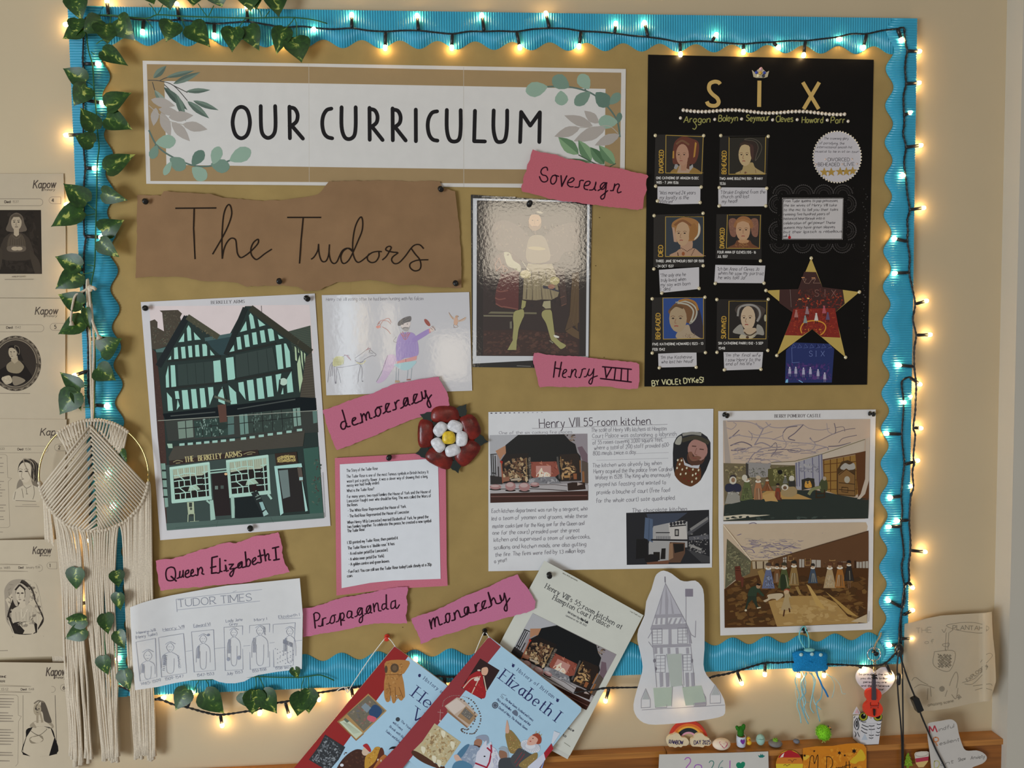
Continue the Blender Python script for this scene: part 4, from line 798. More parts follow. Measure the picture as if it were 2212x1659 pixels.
# crown
cr = MB(); cr.slab([P(1430+x*.3465, 130+y*.3465, .0128) for x, y in prs('562 62 578 76 598 58 615 46 632 58 650 76 668 66 658 104 640 110 590 110 572 104')], .001, 'b5aa8c'); cro = cr.build('crown', 'satin', SIX)
for x, y, c in ((589, 76, '2b3f96'), (639, 78, '2b3f96'), (617, 54, 'cfa4ae'), (614, 80, 'c8a23e'), (600, 97, 'd8cfae'), (632, 98, '3a3a44')):
    b = MB(True); b.ball(P(1430+x*.3465, 130+y*.3465, .0134), .003, .002, .003, c, 8, 6); b.build('jewel', 'gem', cro)
strip_pts = [(1476+i*8.1, 238+2.5*math.sin(i*.35)+i*.17) for i in range(44)]
gems(strip_pts, .0132, .0034, 'd9cdbd'); gems([(1470, 255), (1544, 258), (1602, 257), (1669, 259), (1722, 258.5), (1787, 259.5), (1832, 262)], .0132, .003, 'd9cdbd', 'bead')
a = Art(.0118, (1430, 130, 440, 1270)); OC = '8f8a4e'
for t, x0, x1, y in (('Aragon', 135, 298, 388), ('Boleyn', 352, 470, 380), ('Seymour', 525, 668, 378), ('Cleves', 710, 815, 384), ('Howard', 872, 1002, 390), ('Parr', 1052, 1138, 392)): a.text(t, x0, y, 38, 6, OC, to=(x1, y), jit=.8, slant=.1)
a.line('200 385 215 410 205 430 190 425', 6, OC, 1)
a.build('name_lettering', 'paper', SIX)
# portrait cards
def card(fr, out, frame, art, word, wpos, cap, cpos, bg):
    d = .0122
    o = sheet('portrait_card', None, None, out, '171413', d, 'satin', 2e-4, fr, parent=SIX)
    a = Art(d, fr, z0=4e-5); p = prs(frame); a.fill(p, bg); art(a); a.loop(p, 11, 'a98a3c')
    a.build('portrait', 'satin', o)
    a = Art(d, fr, z0=6e-5); x0, y0, x1, y1 = wpos; a.text(word, x0, y0, 72, 15, 'b08a34', to=(x1, y1))
    for t, (x0, y0, x1, y1) in zip(cap, cpos): a.text(t, x0, y0, 40, 9.5, 'c2beb8', to=(x1, y1))
    a.build('caption', 'satin', o)
def face(a, cx, cy, rx, ry, skin, look=-1, lip='8f4c40'):
    a.ell(cx, cy, rx, ry, skin); o = look*rx*.14
    for s in (-1, 1): a.ell(cx+o+s*rx*.42, cy-ry*.02, rx*.15, ry*.055, '33241d'); a.line([(cx+o+s*rx*.2, cy-ry*.14), (cx+o+s*rx*.45, cy-ry*.2), (cx+o+s*rx*.7, cy-ry*.13)], rx*.07, '7a5a42', 1)
    a.line([(cx+o*1.6, cy), (cx+o*2.6, cy+ry*.3), (cx+o*1.2, cy+ry*.34)], rx*.09, '8f6a50', 1); a.line([(cx+o*1.5-rx*.22, cy+ry*.56), (cx+o*1.5, cy+ry*.53), (cx+o*1.5+rx*.24, cy+ry*.56)], rx*.13, lip, 1)
F1, F2, F3 = (1400, 280, 280), (1400, 450, 280), (1400, 630, 280)
def p1(a):
    a.fill('400 745 470 650 520 620 760 640 900 720 905 745', '8a6a34', 1); a.fill('490 745 540 600 640 580 740 640 700 745', 'a58a74'); a.fill('470 560 520 620 480 680 440 660', '8d8a88'); a.fill('700 640 760 590 770 640 720 700', '9a9794')
    a.fill('420 560 430 300 480 180 600 115 740 150 860 220 860 420 800 570 700 590 500 590', '5d2d20', 1); a.fill('800 210 830 230 800 460 770 480', 'a87a32'); a.fill('420 370 445 360 445 490 415 490', 'a87a32'); a.fill('560 700 560 560 670 560 650 700', 'a3795f'); face(a, 585, 430, 110, 185, 'a87e66', -1); a.line('480 250 580 190 700 260', 34, '6e4a32', 1); a.fill('680 480 720 470 700 680 655 660', '5b3020')
def p2(a):
    a.fill('1500 755 1600 690 1640 600 1780 560 1830 650 1985 740 1985 755', 'a08a5c', 1); a.lines('1580 690 1570 740|1830 680 1840 745|1640 745 1690 730', 8, '6d4a38'); a.ell(1660, 735, 16, 20, '6d4a38')
    a.fill('1560 330 1580 230 1660 180 1780 190 1880 300 1850 440 1800 520 1750 400', '2d1f1a', 1); a.loop('1640 170 1760 150 1880 200 1940 300 1900 430 1830 530 1850 420 1880 300 1820 200', 8, '5c5346', 1); face(a, 1655, 430, 112, 192, 'b59d74', -1); a.line('1570 260 1650 235 1745 260', 40, '3a2a20', 1); a.fill('1740 260 1800 300 1790 520 1750 440', '422a24', 1)
def p3(a):
    a.fill('380 815 480 740 560 690 780 680 880 750 945 800 945 815', 'a58268', 1); a.fill('560 700 570 560 740 520 750 690 640 740', 'a9856a', 1)
    a.fill('400 300 440 220 590 155 780 180 880 270 890 420 820 530 720 560 460 560 430 400', '97693a', 1); a.fill('860 250 892 330 870 460 800 535 790 520 850 420', 'bdb6a2', 1); a.fill('410 320 450 330 490 580 440 570', 'ac8a72'); face(a, 590, 430, 122, 210, 'b0906f', -1); a.line('450 290 590 210 740 300', 40, '7a4e2c', 1); a.fill('720 320 800 260 850 420 780 520 700 520', '8d6030', 1)
    for i in range(9): a.ell(570+i*24, 715-14*abs(4-i)+20, 9, 8, '3c2018'); 
    for i in range(5): a.ell(505+i*2, 760+i*12, 9, 8, '4a2a1c'); a.ell(790-i*12, 700+i*24, 9, 8, '4a2a1c')
    a.ell(600, 775, 26, 34, '8a4a24')
def p4(a):
    a.fill('1380 680 1480 610 1530 540 1720 540 1780 610 1890 670 1895 680', '6a3f26', 1); a.clut(1480, 590, 1760, 680, 40, ['8a5a34', '9d7040', '55301e'], 10, 40, 3)
    for x in (1440, 1810): a.fill([(x-60, 200), (x+60, 190), (x+70, 400), (x+40, 490), (x-40, 440)], '7d5544', 1); a.clut(x-50, 210, x+60, 440, 30, ['91674f', '684436'], 14, 50, x, None, (60, 120))
    a.fill('1480 330 1490 220 1560 150 1640 135 1720 160 1780 240 1770 340', '8f5f38', 1); face(a, 1620, 370, 122, 190, 'b48e6c', 0); a.line('1510 240 1620 200 1740 245', 36, '9a6a40', 1); a.fill('1560 540 1700 540 1710 580 1620 600 1540 575', 'b0845c', 1); a.clut(1550, 570, 1710, 650, 26, ['a97c46', '7c4c2a'], 10, 30, 8)
def p5(a):
    a.fill('700 400 850 250 940 600 940 800 820 800 720 640', '2b2530', 1); a.fill('500 800 510 680 680 560 740 690 870 780 880 800', 'a08d74', 1); a.clut(580, 700, 820, 790, 26, ['6d5648', '8c745c'], 14, 40, 3)
    a.fill('360 380 400 260 500 180 640 150 780 190 840 300 820 440 740 520 690 540', '6d4a2c', 1); a.loop('480 190 620 165 760 220 830 330 800 460 720 540 760 430 770 320 690 230 580 200', 26, 'a8a494', 1); a.line('520 165 660 135 800 190 850 320', 36, '9a6a32', 1); face(a, 510, 460, 150, 232, 'a08a6c', -1); a.line('370 320 470 240 600 280', 40, '5c4228', 1)
def p6(a):
    a.fill('1390 795 1480 720 1960 720 2010 795', '1a1614', 1); a.fill('1560 795 1640 690 1850 690 1780 795', 'b0a488', 1); a.fill('1450 700 1500 610 1590 560 1650 700 1720 790 1640 740', '8f8a80', 1); a.fill('1975 740 1950 610 1860 560 1840 690 1780 790 1860 730', '8f8a80', 1)
    a.fill('1480 320 1540 230 1700 200 1880 230 2000 300 1960 400 1870 520 1820 420 1600 300 1580 420', '3f352f', 1); a.line('1530 420 1550 290 1640 235 1780 230 1880 290 1910 400 1860 510', 34, '8b8680', 1); a.fill('1560 480 1580 290 1640 260 1800 270 1850 320 1840 470', '2f2825', 1); face(a, 1705, 450, 124, 205, 'b9a286', -1, '8a3a34'); a.fill('1640 640 1830 620 1830 690 1740 720 1650 700', 'b39c80', 1)
    a.line('1640 690 1690 735 1760 740 1850 680', 22, '4a3a2a', 1); a.ell(1695, 780, 26, 26, '4a3426'); a.ell(2000, 450, 22, 60, 'a39c80')
card(F1, '125 85 955 85 935 950 105 950', '305 95 940 120 915 750 300 740', p1, 'DIVORCED', (258, 738, 262, 352), ('ONE: CATHERINE OF ARAGON 15 DEC', '1485 - 7 JAN 1536'), ((140, 845, 862, 848), (140, 920, 515, 924)), '1d1917')
card(F1, '1225 105 2060 105 2020 975 1205 970', '1382 130 2008 122 1992 760 1378 762', p2, 'BEHEADED', (1330, 755, 1335, 365), ('TWO: ANNE BOLEYN | 1501 - 19 MAY', '1536'), ((1220, 855, 1955, 855), (1222, 940, 1320, 940)), '221f18')
card(F2, '95 110 950 90 945 1000 90 1000', '298 145 947 142 945 822 296 822', p3, 'DIED', (248, 822, 250, 632), ('THREE: JANE SEYMOUR | 1507 OR 1508', '- 24 OCT 1537'), ((132, 920, 948, 918), (132, 1008, 432, 1006)), '28313a')
card(F2, '1165 100 1940 100 1935 880 1150 860', '1352 112 1918 115 1902 686 1335 682', p4, 'DIVORCED', (1296, 680, 1302, 340), ('FOUR: ANNA OF CLEVES | 1515 - 16', 'JUL 1557'), ((1185, 768, 1835, 770), (1185, 842, 1352, 842)), '1f1a17')
card(F3, '65 100 985 90 980 1040 60 1040', '252 108 945 100 945 800 258 810', p5, 'BEHEADED', (204, 808, 206, 370), ('FIVE: KATHERINE HOWARD | 1523 - 13', 'FEB 1542'), ((78, 918, 938, 904), (78, 1006, 285, 1004)), '20407c')
card(F3, '1175 130 2060 130 2040 1010 1165 1010', '1380 162 2028 160 2012 806 1372 806', p6, 'SURVIVED', (1322, 800, 1330, 425), ('SIX: CATHERINE PARR | 1512 - 5 SEP', '1548'), ((1200, 900, 1960, 900), (1200, 985, 1310, 985)), '1c1715')
def quote(fr, out, lns, h):
    o = sheet('quote_slip', None, None, out, 'bdb9ba', .0122, 'paper', 2e-4, fr, parent=SIX); a = Art(.0122, fr)
    for t, x0, y0, x1, y1 in lns: a.text(t, x0, y0, h, 6, '4c484c', to=(x1, y1), jit=1.2, slant=.18)
    a.build('handwriting', 'paper', o)
quote(F1, '160 970 893 970 890 1265 400 1275 160 1245', (('"Was married 24 years', 185, 1105, 808, 1105), ('my loyalty is the', 195, 1185, 690, 1185), ('Vatican!"', 195, 1250, 425, 1255)), 58)
quote(F1, '1198 985 2030 990 2028 1308 1200 1310', (('"I broke England from the', 1235, 1095, 1998, 1090), ('church and lost', 1245, 1170, 1720, 1165), ('my head!', 1260, 1250, 1515, 1245)), 58)
quote(F2, '185 1050 870 1005 872 1375 205 1445', (('"The only one he', 205, 1175, 640, 1155), ('truly loved, when', 215, 1255, 640, 1235), ('my son was born', 215, 1335, 715, 1308), ('I "died."', 215, 1410, 400, 1395)), 58)
quote(F2, '1148 965 2000 978 1975 1278 1130 1272', (('"Ich bin Anna of Cleves Ja', 1180, 1060, 1890, 1065), ('when he saw my portrait', 1195, 1132, 1968, 1140), ('he was told Ja!"', 1195, 1205, 1670, 1210)), 58)
quote(F3, '172 1058 825 1030 830 1280 178 1295', (('"I\'m the Katherine', 210, 1150, 745, 1138), ('who lost her head!"', 225, 1225, 770, 1210)), 54)
quote(F3, '1288 1032 1962 1030 1938 1322 1300 1345', (('"I\'m the final wife', 1315, 1110, 1915, 1108), ('I saw Henry to the', 1325, 1190, 1915, 1180), ('end of his life"!', 1325, 1258, 1800, 1255)), 54)
kk = 280/2212
gm = [(1400+x*kk, 280+y*kk) for x, y in prs('123 100 948 103 1240 102 2050 115 128 965 906 980 1213 990 2025 1002 158 1218 888 1245 1210 1303 2008 1303')]
gm += [(1400+x*kk, 450+y*kk) for x, y in prs('102 125 938 85 98 1035 940 980 1917 897 870 1367 232 1448 1145 1282 1978 1278 2010 1400')]
gm += [(1400+x*kk, 630+y*kk) for x, y in prs('70 122 970 95 1173 135 2050 130 70 1048 978 1040 1175 1035 2042 1003 190 1300 820 1290 1300 1335 1925 1325')]
k4 = 230/1316
star = [(1650+x*k4, 545+y*k4) for x, y in prs('585 72 720 430 1180 492 880 745 1010 1298 598 950 160 1275 365 750 25 472 425 455')]
gems(gm, .013, .0033, 'd2c5a2', 'gem')
gems([star[i] for i in (0, 2, 4, 6, 8)], .0138, .0034, 'd2c5a2', 'rhinestone')
# star with a red stage picture
o = sheet('star', None, None, '585 72 725 430 1180 492 880 745 1010 1298 598 950 160 1275 365 750 25 472 425 455', 'b3994f', .0128, 'satin', 3e-4, (1650, 545, 230, 1316), parent=SIX)
a = Art(.0128, (1650, 545, 230, 1316))
a.fill('498 240 645 245 725 430 975 462 1000 635 880 745 945 1055 715 1045 598 950 475 1030 258 1025 365 750 190 625 195 460 425 455', '3a1f1c')
a.fill('365 700 880 690 945 1055 715 1045 598 950 475 1030 258 1025 330 850', '7c1f15'); a.clut(300, 480, 980, 1040, 260, ['96301c', '6d1a16', 'a23f1f', '501613', '8d2a22'], 14, 60, 5, '425 455 725 430 975 462 1000 635 880 745 945 1055 715 1045 598 950 475 1030 258 1025 365 750')
a.clut(430, 440, 960, 560, 60, ['46261f', '552a24', '341c1a'], 20, 80, 6, '425 460 725 435 960 470 960 600 420 600')
a.line('470 1000 455 940 500 870 610 845 720 865 765 920 740 990 700 1020', 15, 'c98a2e', 1); a.clut(470, 950, 740, 1030, 30, ['c0592a', 'd0892e'], 12, 36, 3, '500 900 740 900 720 1040 600 955 480 1025')
for t, x in (('S', 630), ('I', 755), ('X', 835)): a.text(t, x, 545, 82, 5, '8a6258', serif=2 if t == 'I' else 0)
a.lines('470 310 510 380 560 385 590 340 640 325|480 330 525 330 500 375|590 330 640 330 610 380 700 380', 5, '8c6c5c'); a.lines('465 312 505 312|590 317 635 317', 10, 'c98a5c'); a.line('325 460 338 680', 5, '7c6a64'); a.ell(445, 580, 22, 8, 'd08850'); a.ell(548, 570, 16, 9, 'e0a860')
for x, y, c in ((400, 770, 'a06a62'), (512, 840, '7f8a86'), (535, 730, '8c6f74'), (648, 810, 'c7bdb4'), (745, 720, 'a8525c'), (790, 800, '5c4a66')):
    a.ell(x, y-48, 12, 13, c); a.fill([(x-12, y-36), (x+12, y-36), (x+26, y+34), (x-26, y+34)], c); a.lines('%g %g %g %g|%g %g %g %g' % (x-10, y+34, x-12, y+70, x+10, y+34, x+12, y+70), 7, '2c1a1a')
a.build('stage_picture', 'satin', o)
# blue stage photograph
o = sheet('stage_photograph', None, None, '375 1115 800 1130 870 1195 840 1610 262 1612 275 1210', '1d2a5e', .0121, 'satin', 2e-4, (1650, 545, 230, 1316), parent=SIX)
a = Art(.0121, (1650, 545, 230, 1316), z0=5e-5); a.clut(280, 1380, 840, 1600, 150, ['2c2a62', '3a2a6a', '4d2d6c', '232f66', '1a2450', '5a3474'], 20, 90, 4, '275 1360 850 1360 840 1605 265 1605')
for i in range(7): a.loop([(345+i*74, 1185), (365+i*74, 1135), (395+i*74, 1175)], 4, '5c6aa2')
a.line('345 1175 350 1365 440 1360', 5, '6472a6')
for t, x in (('S', 560), ('I', 645), ('X', 705)): a.text(t, x, 1285, 66, 5, '6f7cb0', serif=2 if t == 'I' else 0)
for x, y in ((320, 1470), (395, 1470), (490, 1480), (575, 1475), (670, 1500), (752, 1540)): a.ell(x, y-45, 9, 11, 'b9b4c4'); a.fill([(x-14, y-33), (x+14, y-33), (x+18, y+30), (x-18, y+30)], 'a39fb6'); a.lines('%g %g %g %g|%g %g %g %g' % (x-8, y+30, x-9, y+65, x+8, y+30, x+9, y+65), 6, '7c7896')
a.fill('275 1575 300 1565 298 1612 265 1612', '78b0d0'); a.line('430 1580 480 1610', 10, '78a8d0')
a.build('stage_figures', 'satin', o)
# roundel with pearl edge
cx, cy, rx, ry = 1808.5, 339, 51.5, 55
o = sheet('round_review', None, None, [(cx+rx*math.cos(t*math.pi/24), cy+ry*math.sin(t*math.pi/24)) for t in range(48)], 'bdb8ba', .0122, 'paper', 2e-4, parent=SIX)
a = Art(.0122, (1650, 270, 230, 755))
for t, x0, y0, x1 in (('The crowning glory', 425, 102, 600), ('of parodying, the', 393, 136, 570), ('international smash hit', 378, 164, 625), ('musical to tie in at on tour!', 365, 195, 672)): a.text(t, x0, y0, 17, 2, '454146', to=(x1, y0+2), jit=1, slant=.15)
a.text('DIVORCED', 455, 256, 24, 2.6, '3c383c', to=(608, 256), jit=.6); a.text('BEHEADED', 385, 291, 24, 2.6, '3c383c', to=(537, 291), jit=.6); a.text('LIVE', 570, 290, 24, 2.6, '3c383c', to=(642, 289), jit=.6)
a.build('handwriting', 'paper', o)
ks = 230/755
for x, y in ((428, 335), (478, 335), (541, 331), (585, 331), (630, 327)):
    b = MB(); b.slab([P(1650+(x+33*math.sin(i*math.pi/5)*(1 if i % 2 == 0 else .42))*ks, 270+(y-33*math.cos(i*math.pi/5)*(1 if i % 2 == 0 else .42))*ks, .0128) for i in range(10)], .0002, 'a5843c'); b.build('gold_star', 'satin', o)
for x, y in ((436, 244), (624, 241), (370, 279), (556, 278), (659, 276)):
    b = MB(True); b.ball(P(1650+x*ks, 270+y*ks, .0126), .0017, .0014, .0017, 'c9b3a6', 8, 6); b.build('bead', 'gem', o)
ep = None
for t in range(52):
    an = t*2*math.pi/52; mw = Matrix.Translation(P(cx+(rx+.5)*math.cos(an), cy+(ry+.5)*math.sin(an), .0127)-Vector(SIX.location))
    if ep is None: b = MB(True); b.ball((0, 0, 0), .0016, .0013, .0016, 'd8cdb8', 8, 6); ep = b.build('edge_pearl', 'gem', None, origin=(0, 0, 0)); ep.parent = o; ep.matrix_local = mw
    else: copy_part(ep, o, mw)
# lace and note
lc = Art(.012, (1650, 270, 230, 755), z0=4e-5); rn = random.Random(4)
def lacearc(cx, cy, r, a0, a1):
    for rr in (r, r*.78, r*.5):
        lc.line([(cx+rr*math.cos(math.radians(a0+(a1-a0)*i/14)), cy+rr*math.sin(math.radians(a0+(a1-a0)*i/14))) for i in range(15)], 2.2 if rr < r else 3, '45413f')
    for i in range(15):
        t = math.radians(a0+(a1-a0)*(i+.5)/15); lc.ell(cx+(r+3)*math.cos(t), cy+(r+3)*math.sin(t), 4.5, 4.5, '4d4947', n=6); lc.ell(cx+(r+3)*math.cos(t), cy+(r+3)*math.sin(t), 2, 2, '0d0b0a', n=6)
        lc.line([(cx+r*.5*math.cos(t), cy+r*.5*math.sin(t)), (cx+r*.78*math.cos(t+.12), cy+r*.78*math.sin(t+.12))], 1.5, '3a3634')
for x in (135, 280, 425, 560): lacearc(x, 495, 68, -175, -5)
for x in (110, 275, 420, 555): lacearc(x, 838, 66, 5, 175)
for y in (560, 750): lacearc(590, y, 62, -85, 85); lacearc(100, y, 62, 95, 265)
for i in range(150): lc.ell(rn.choice((rn.uniform(45, 130), rn.uniform(575, 650))), rn.uniform(440, 890), rn.uniform(1, 3), rn.uniform(1, 4), '3c3836', rn.uniform(0, 180), 6)
lc.build('black_lace', 'blackcard', SIX)
o = sheet('handwritten_note', None, None, '128 515 568 515 558 815 128 815', '17130f', .0123, 'satin', 2e-4, (1650, 270, 230, 755), parent=SIX)
a = Art(.0123, (1650, 270, 230, 755)); a.fill('138 525 560 523 552 806 136 806', 'bbb6b4')
for i in range(44):
    for y in (518, 811): a.ell(133+i*9.8, y, 2.6, 2.6, 'b8b2ae', n=6)
for i in range(30):
    for x in (132, 563-i*.2): a.ell(x, 522+i*9.8, 2.6, 2.6, 'b8b2ae', n=6)
for i, (t, x1) in enumerate((('From Tudor queens to pop princesses,', 525), ('the six wives of Henry VIII take', 515), ('to the mic to tell you their tales', 525), ('remixing five hundred years of', 465), ('historical heartbreak into a', 430), ('celebration of girl power! These', 505), ('queens may have green sleeves', 503), ('but their lipstick is rebellious', 552), ('red.', 165))): a.text(t, 140, 547+i*31.5, 18, 2.1, '484346', to=(x1, 545+i*31), jit=1.1, slant=.18)
a.ell(182, 797, 10, 11, 'b3232a'); a.line('180 772 182 790', 3, '33202a')
a.build('handwriting', 'paper', o)
a = Art(.0118, F3); a.text('BY ViOLEt DYKeS!', 68, 1605, 88, 17, 'bfb98e', to=(945, 1545), jit=1.3); a.build('signature', 'paper', SIX)
a = Art(.0118, (1652, 400, 560), z0=4e-5); rn = random.Random(9)
for i in range(46): a.ell(860+rn.gauss(0, 16)-i*.3, 40+i*28+rn.uniform(-10, 10), rn.uniform(2, 6), rn.uniform(2, 9), '4c4947', rn.uniform(0, 180), 7)
a.build('glue_specks', 'paper', SIX)
# ================================================================ typed story on pink paper
STO = thing('typed_story', P(845, 1130, .0125), 'typed white page mounted on pink paper beneath the painted rose', 'printed page')
def sto_curl(x, y): return .001+max(0, (y-1180)/100)**2*.006*max(0, (800-x)/70+.5 if x < 835 else .0)+.0008
sheet('pink_backing', None, None, '723.4 989.4 840 983 957 976.5 963 1011 965 1220 967 1265.6 846 1272 726.7 1286.6', 'bd6b7c', .0125, 'card', curl=sto_curl, grid=16, parent=STO)
sheet('page', None, None, '734 1003 840 997 946 990 949 1120 951.8 1250.4 850 1254 800 1259 737.9 1270.6 736 1130', 'd2d4da', .0131, 'paper', curl=sto_curl, grid=16, parent=STO)
a = Art(.0131, (550, 800, 560), curl=sto_curl)
for t, x0, y0, x1, y1 in (('The Story of the Tudor Rose', 785, 868, 1050, 848), ('The Tudor Rose is one of the most famous symbols in British history. It', 785, 918, 1483, 878), ("wasn't just a pretty flower; it was a clever way of showing that a long,", 788, 958, 1478, 915), ('messy war had finally ended.', 788, 995, 1063, 970), ('What is the Tudor Rose?', 788, 1040, 1020, 1022), ('For many years, two royal families-the House of York and the House of', 790, 1090, 1505, 1045), ('Lancaster-fought over who should be King. This was called the Wars of', 790, 1127, 1505, 1082), ('the Roses.', 790, 1163, 880, 1155), ('* The White Rose: Represented the House of York.', 797, 1210, 1293, 1172), ('* The Red Rose: Represented the House of Lancaster.', 797, 1257, 1322, 1218), ('When Henry VII (a Lancaster) married Elizabeth of York, he joined the', 792, 1310, 1483, 1260), ('two families together. To celebrate this peace, he created a new symbol:', 792, 1347, 1508, 1295), ('The Tudor Rose.', 793, 1383, 940, 1368), ('I 3D printed my Tudor Rose, then painted it', 793, 1483, 1222, 1440), ('The Tudor Rose is a "double rose." It has:', 795, 1530, 1195, 1490), ('* A red outer petal (for Lancaster).', 803, 1577, 1137, 1543), ('* A white inner petal (for York).', 803, 1625, 1105, 1594), ('* A golden centre and green leaves.', 806, 1668, 1150, 1638), ('* Fun Fact: You can still see the Tudor Rose today! Look closely at a 20p', 790, 1730, 1509, 1667), ('coin.', 790, 1767, 835, 1763)):
    a.text(t, x0, y0, 25, 3.3, '35353a', to=(x1, y1))
a.build('typed_text', 'paper', STO)
# ================================================================ painted rose
ROS = thing('painted_rose', P(970, 946, .016), 'painted red and white relief rose with a yellow centre and dark leaf tips', 'rose')
fx = lambda u, v, d: P(550+u*Q, 800+v*Q, d); mp = Q*.00083
def petal(name, u, v, ru, rv, ang, thick, d, col, m='plastic'):
    b = MB(True); c = fx(u, v, d); ra = math.radians(ang)
    vs = []; n, k = 20, 6
    for i in range(k+1):
        t = i/k; h = thick*math.sqrt(max(0, 1-t**2.4))
        for j in range(n):
            w = 2*math.pi*j/n; s = abs(math.cos(w))**.7*math.copysign(1, math.cos(w)); q = abs(math.sin(w))**.7*math.copysign(1, math.sin(w))
            x, y = t*ru*mp*s*(1+.1*q), t*rv*mp*q
            vs.append(c+Vector((x*math.cos(ra)-y*math.sin(ra), -h, -(x*math.sin(ra)+y*math.cos(ra)))))
    b.add(vs, [(i*n+j, (i+1)*n+j, (i+1)*n+(j+1) % n, i*n+(j+1) % n) for i in range(k) for j in range(n)], col)
    return b.build(name, m, ROS)
M['paint'] = mat('streaky_paint', .35, .5, noise=.22, nscale=150, bump=.6, bscale=260); M['redpaint'] = mat('dark_red_paint', .3, .5, noise=.55, nscale=70, bump=.3, bscale=200)
b = MB(True); ring = []
for i in range(40):
    w = 2*math.pi*i/40; r = 215+26*math.cos(5*(w+1.64)); ring.append(fx(1655+r*math.cos(w), 575+r*math.sin(w), .019))
b.slab(ring, .006, '16110f'); b.smooth = False; b.build('base', 'plastic', ROS)
for u, v, ru, rv, an in ((1625, 375, 122, 74, 0), (1842, 482, 112, 76, 66), (1812, 700, 122, 80, -48), (1578, 748, 122, 74, 28), (1462, 540, 124, 70, 92)): petal('red_petal', u, v, ru, rv, an, .006, .0188, '64170f', 'redpaint')
for u, v, an in ((1772, 338, -55), (1932, 600, 10), (1718, 822, 70), (1432, 702, 172), (1468, 398, 200)):
    b = MB(); ra = math.radians(an); o = []
    for x, y in prs('-55 -38 -20 -52 15 -38 30 -18 62 0 30 18 15 38 -20 52 -55 38'): o.append(fx(u+x*math.cos(ra)-y*math.sin(ra), v+x*math.sin(ra)+y*math.cos(ra), .0195))
    b.slab(o, .004, '15211f'); b.build('leaf_tip', 'plastic', ROS)
for u, v, an in ((1583, 500, -50), (1712, 478, 22), (1768, 584, 95), (1690, 682, -18), (1568, 635, 55)): petal('white_petal', u, v, 66, 50, an, .0045, .0235, 'c9c9cc', 'paint')
petal('centre', 1657, 574, 56, 55, 0, .005, .024, 'd0b02a', 'paint')
# ================================================================ kitchen project sheet
KIT = thing('kitchen_project', P(1297, 1058, .0118), 'handwritten pencil project on white paper with a fireplace photo and an oval cut-out man', 'project sheet')
sheet('paper', None, None, '1055 890 1541 883 1538 1226 1300 1230 1055 1234', 'd0d0d1', .0118, parent=KIT)
PEN = '8a888d'
a = Art(.0118, (1100, 800, 560))
a.text('Henry VIII', 258, 492, 78, 6.5, '463c44', to=(600, 480), jit=.5); a.text('55-room kitchen.', 636, 474, 66, 6.5, '463c44', to=(1215, 462), jit=.5)
a.line('195 496 1350 461', 3.5, '8b878b')
for t, x0, y0, x1, y1 in (("The scale of Henry VIII's kitchens at Hampton", 700, 525, 1340, 512), ('Court Palace was astonishing: a labyrinth', 708, 578, 1425, 558), ('of 55 rooms covering 3,000 square feet,', 712, 632, 1310, 605), ('where a total of 200 staff provided 600-', 725, 678, 1370, 652), ('800 meals twice a day.', 715, 725, 1085, 712), ('The kitchen was already big when', 710, 828, 1300, 806), ('Henry acquired the the palace from Cardinal', 720, 880, 1390, 858), ('Wolsey in 1528. The King who enormously', 735, 930, 1375, 905), ('enjoyed his feasting and wanted to', 730, 990, 1335, 970), ('provide a bouche of court (free food', 745, 1058, 1370, 1035), ('for the whole court) sate quadrupled.', 740, 1130, 1415, 1102)):
    a.text(t, x0, y0, 34, 4, PEN, to=(x1, y1), jit=1.3, slant=.08)
a.lines('705 590 1425 570|745 768 1358 750|760 720 1360 702|1000 588 1340 580', 2.5, 'a8a6aa')
a.fr(1050, 1060, 500, 1270)
for t, x0, y0, x1, y1 in (('Each kitchen department was run by a sergeant, who', 30, 122, 555, 108), ('led a team of yeomen and grooms, while these', 30, 163, 555, 148), ('master cooks (one for the King, one for the Queen and', 35, 205, 538, 188), ('one for the court) presided over the great', 35, 242, 512, 226), ('kitchen and supervised a team of undercooks,', 42, 280, 570, 262), ('scullions and kitchen maids, one also gutting', 42, 322, 548, 302), ('the fire. The fires were fed by 1.3 million logs', 50, 362, 540, 338), ('a year!', 45, 398, 112, 388), ('The chocolate kitchen', 800, 119, 1100, 109)):
    a.text(t, x0, y0, 21, 2.5, PEN, to=(x1, y1), jit=1.3, slant=.08)
a.fr(1050, 880, 250, 2206); a.text('One of the six cooking fire places.', 245, 512, 52, 7, 'a3a1a6', to=(1650, 492), jit=1)
for i in range(12): a.rect(84+i*88, 104-i, 118+i*88-i*1.2, 120-i-i*.9, ('2b2033', '3c3044', '6a6070')[min(2, i//4)])
a.build('handwriting', 'paper', KIT)
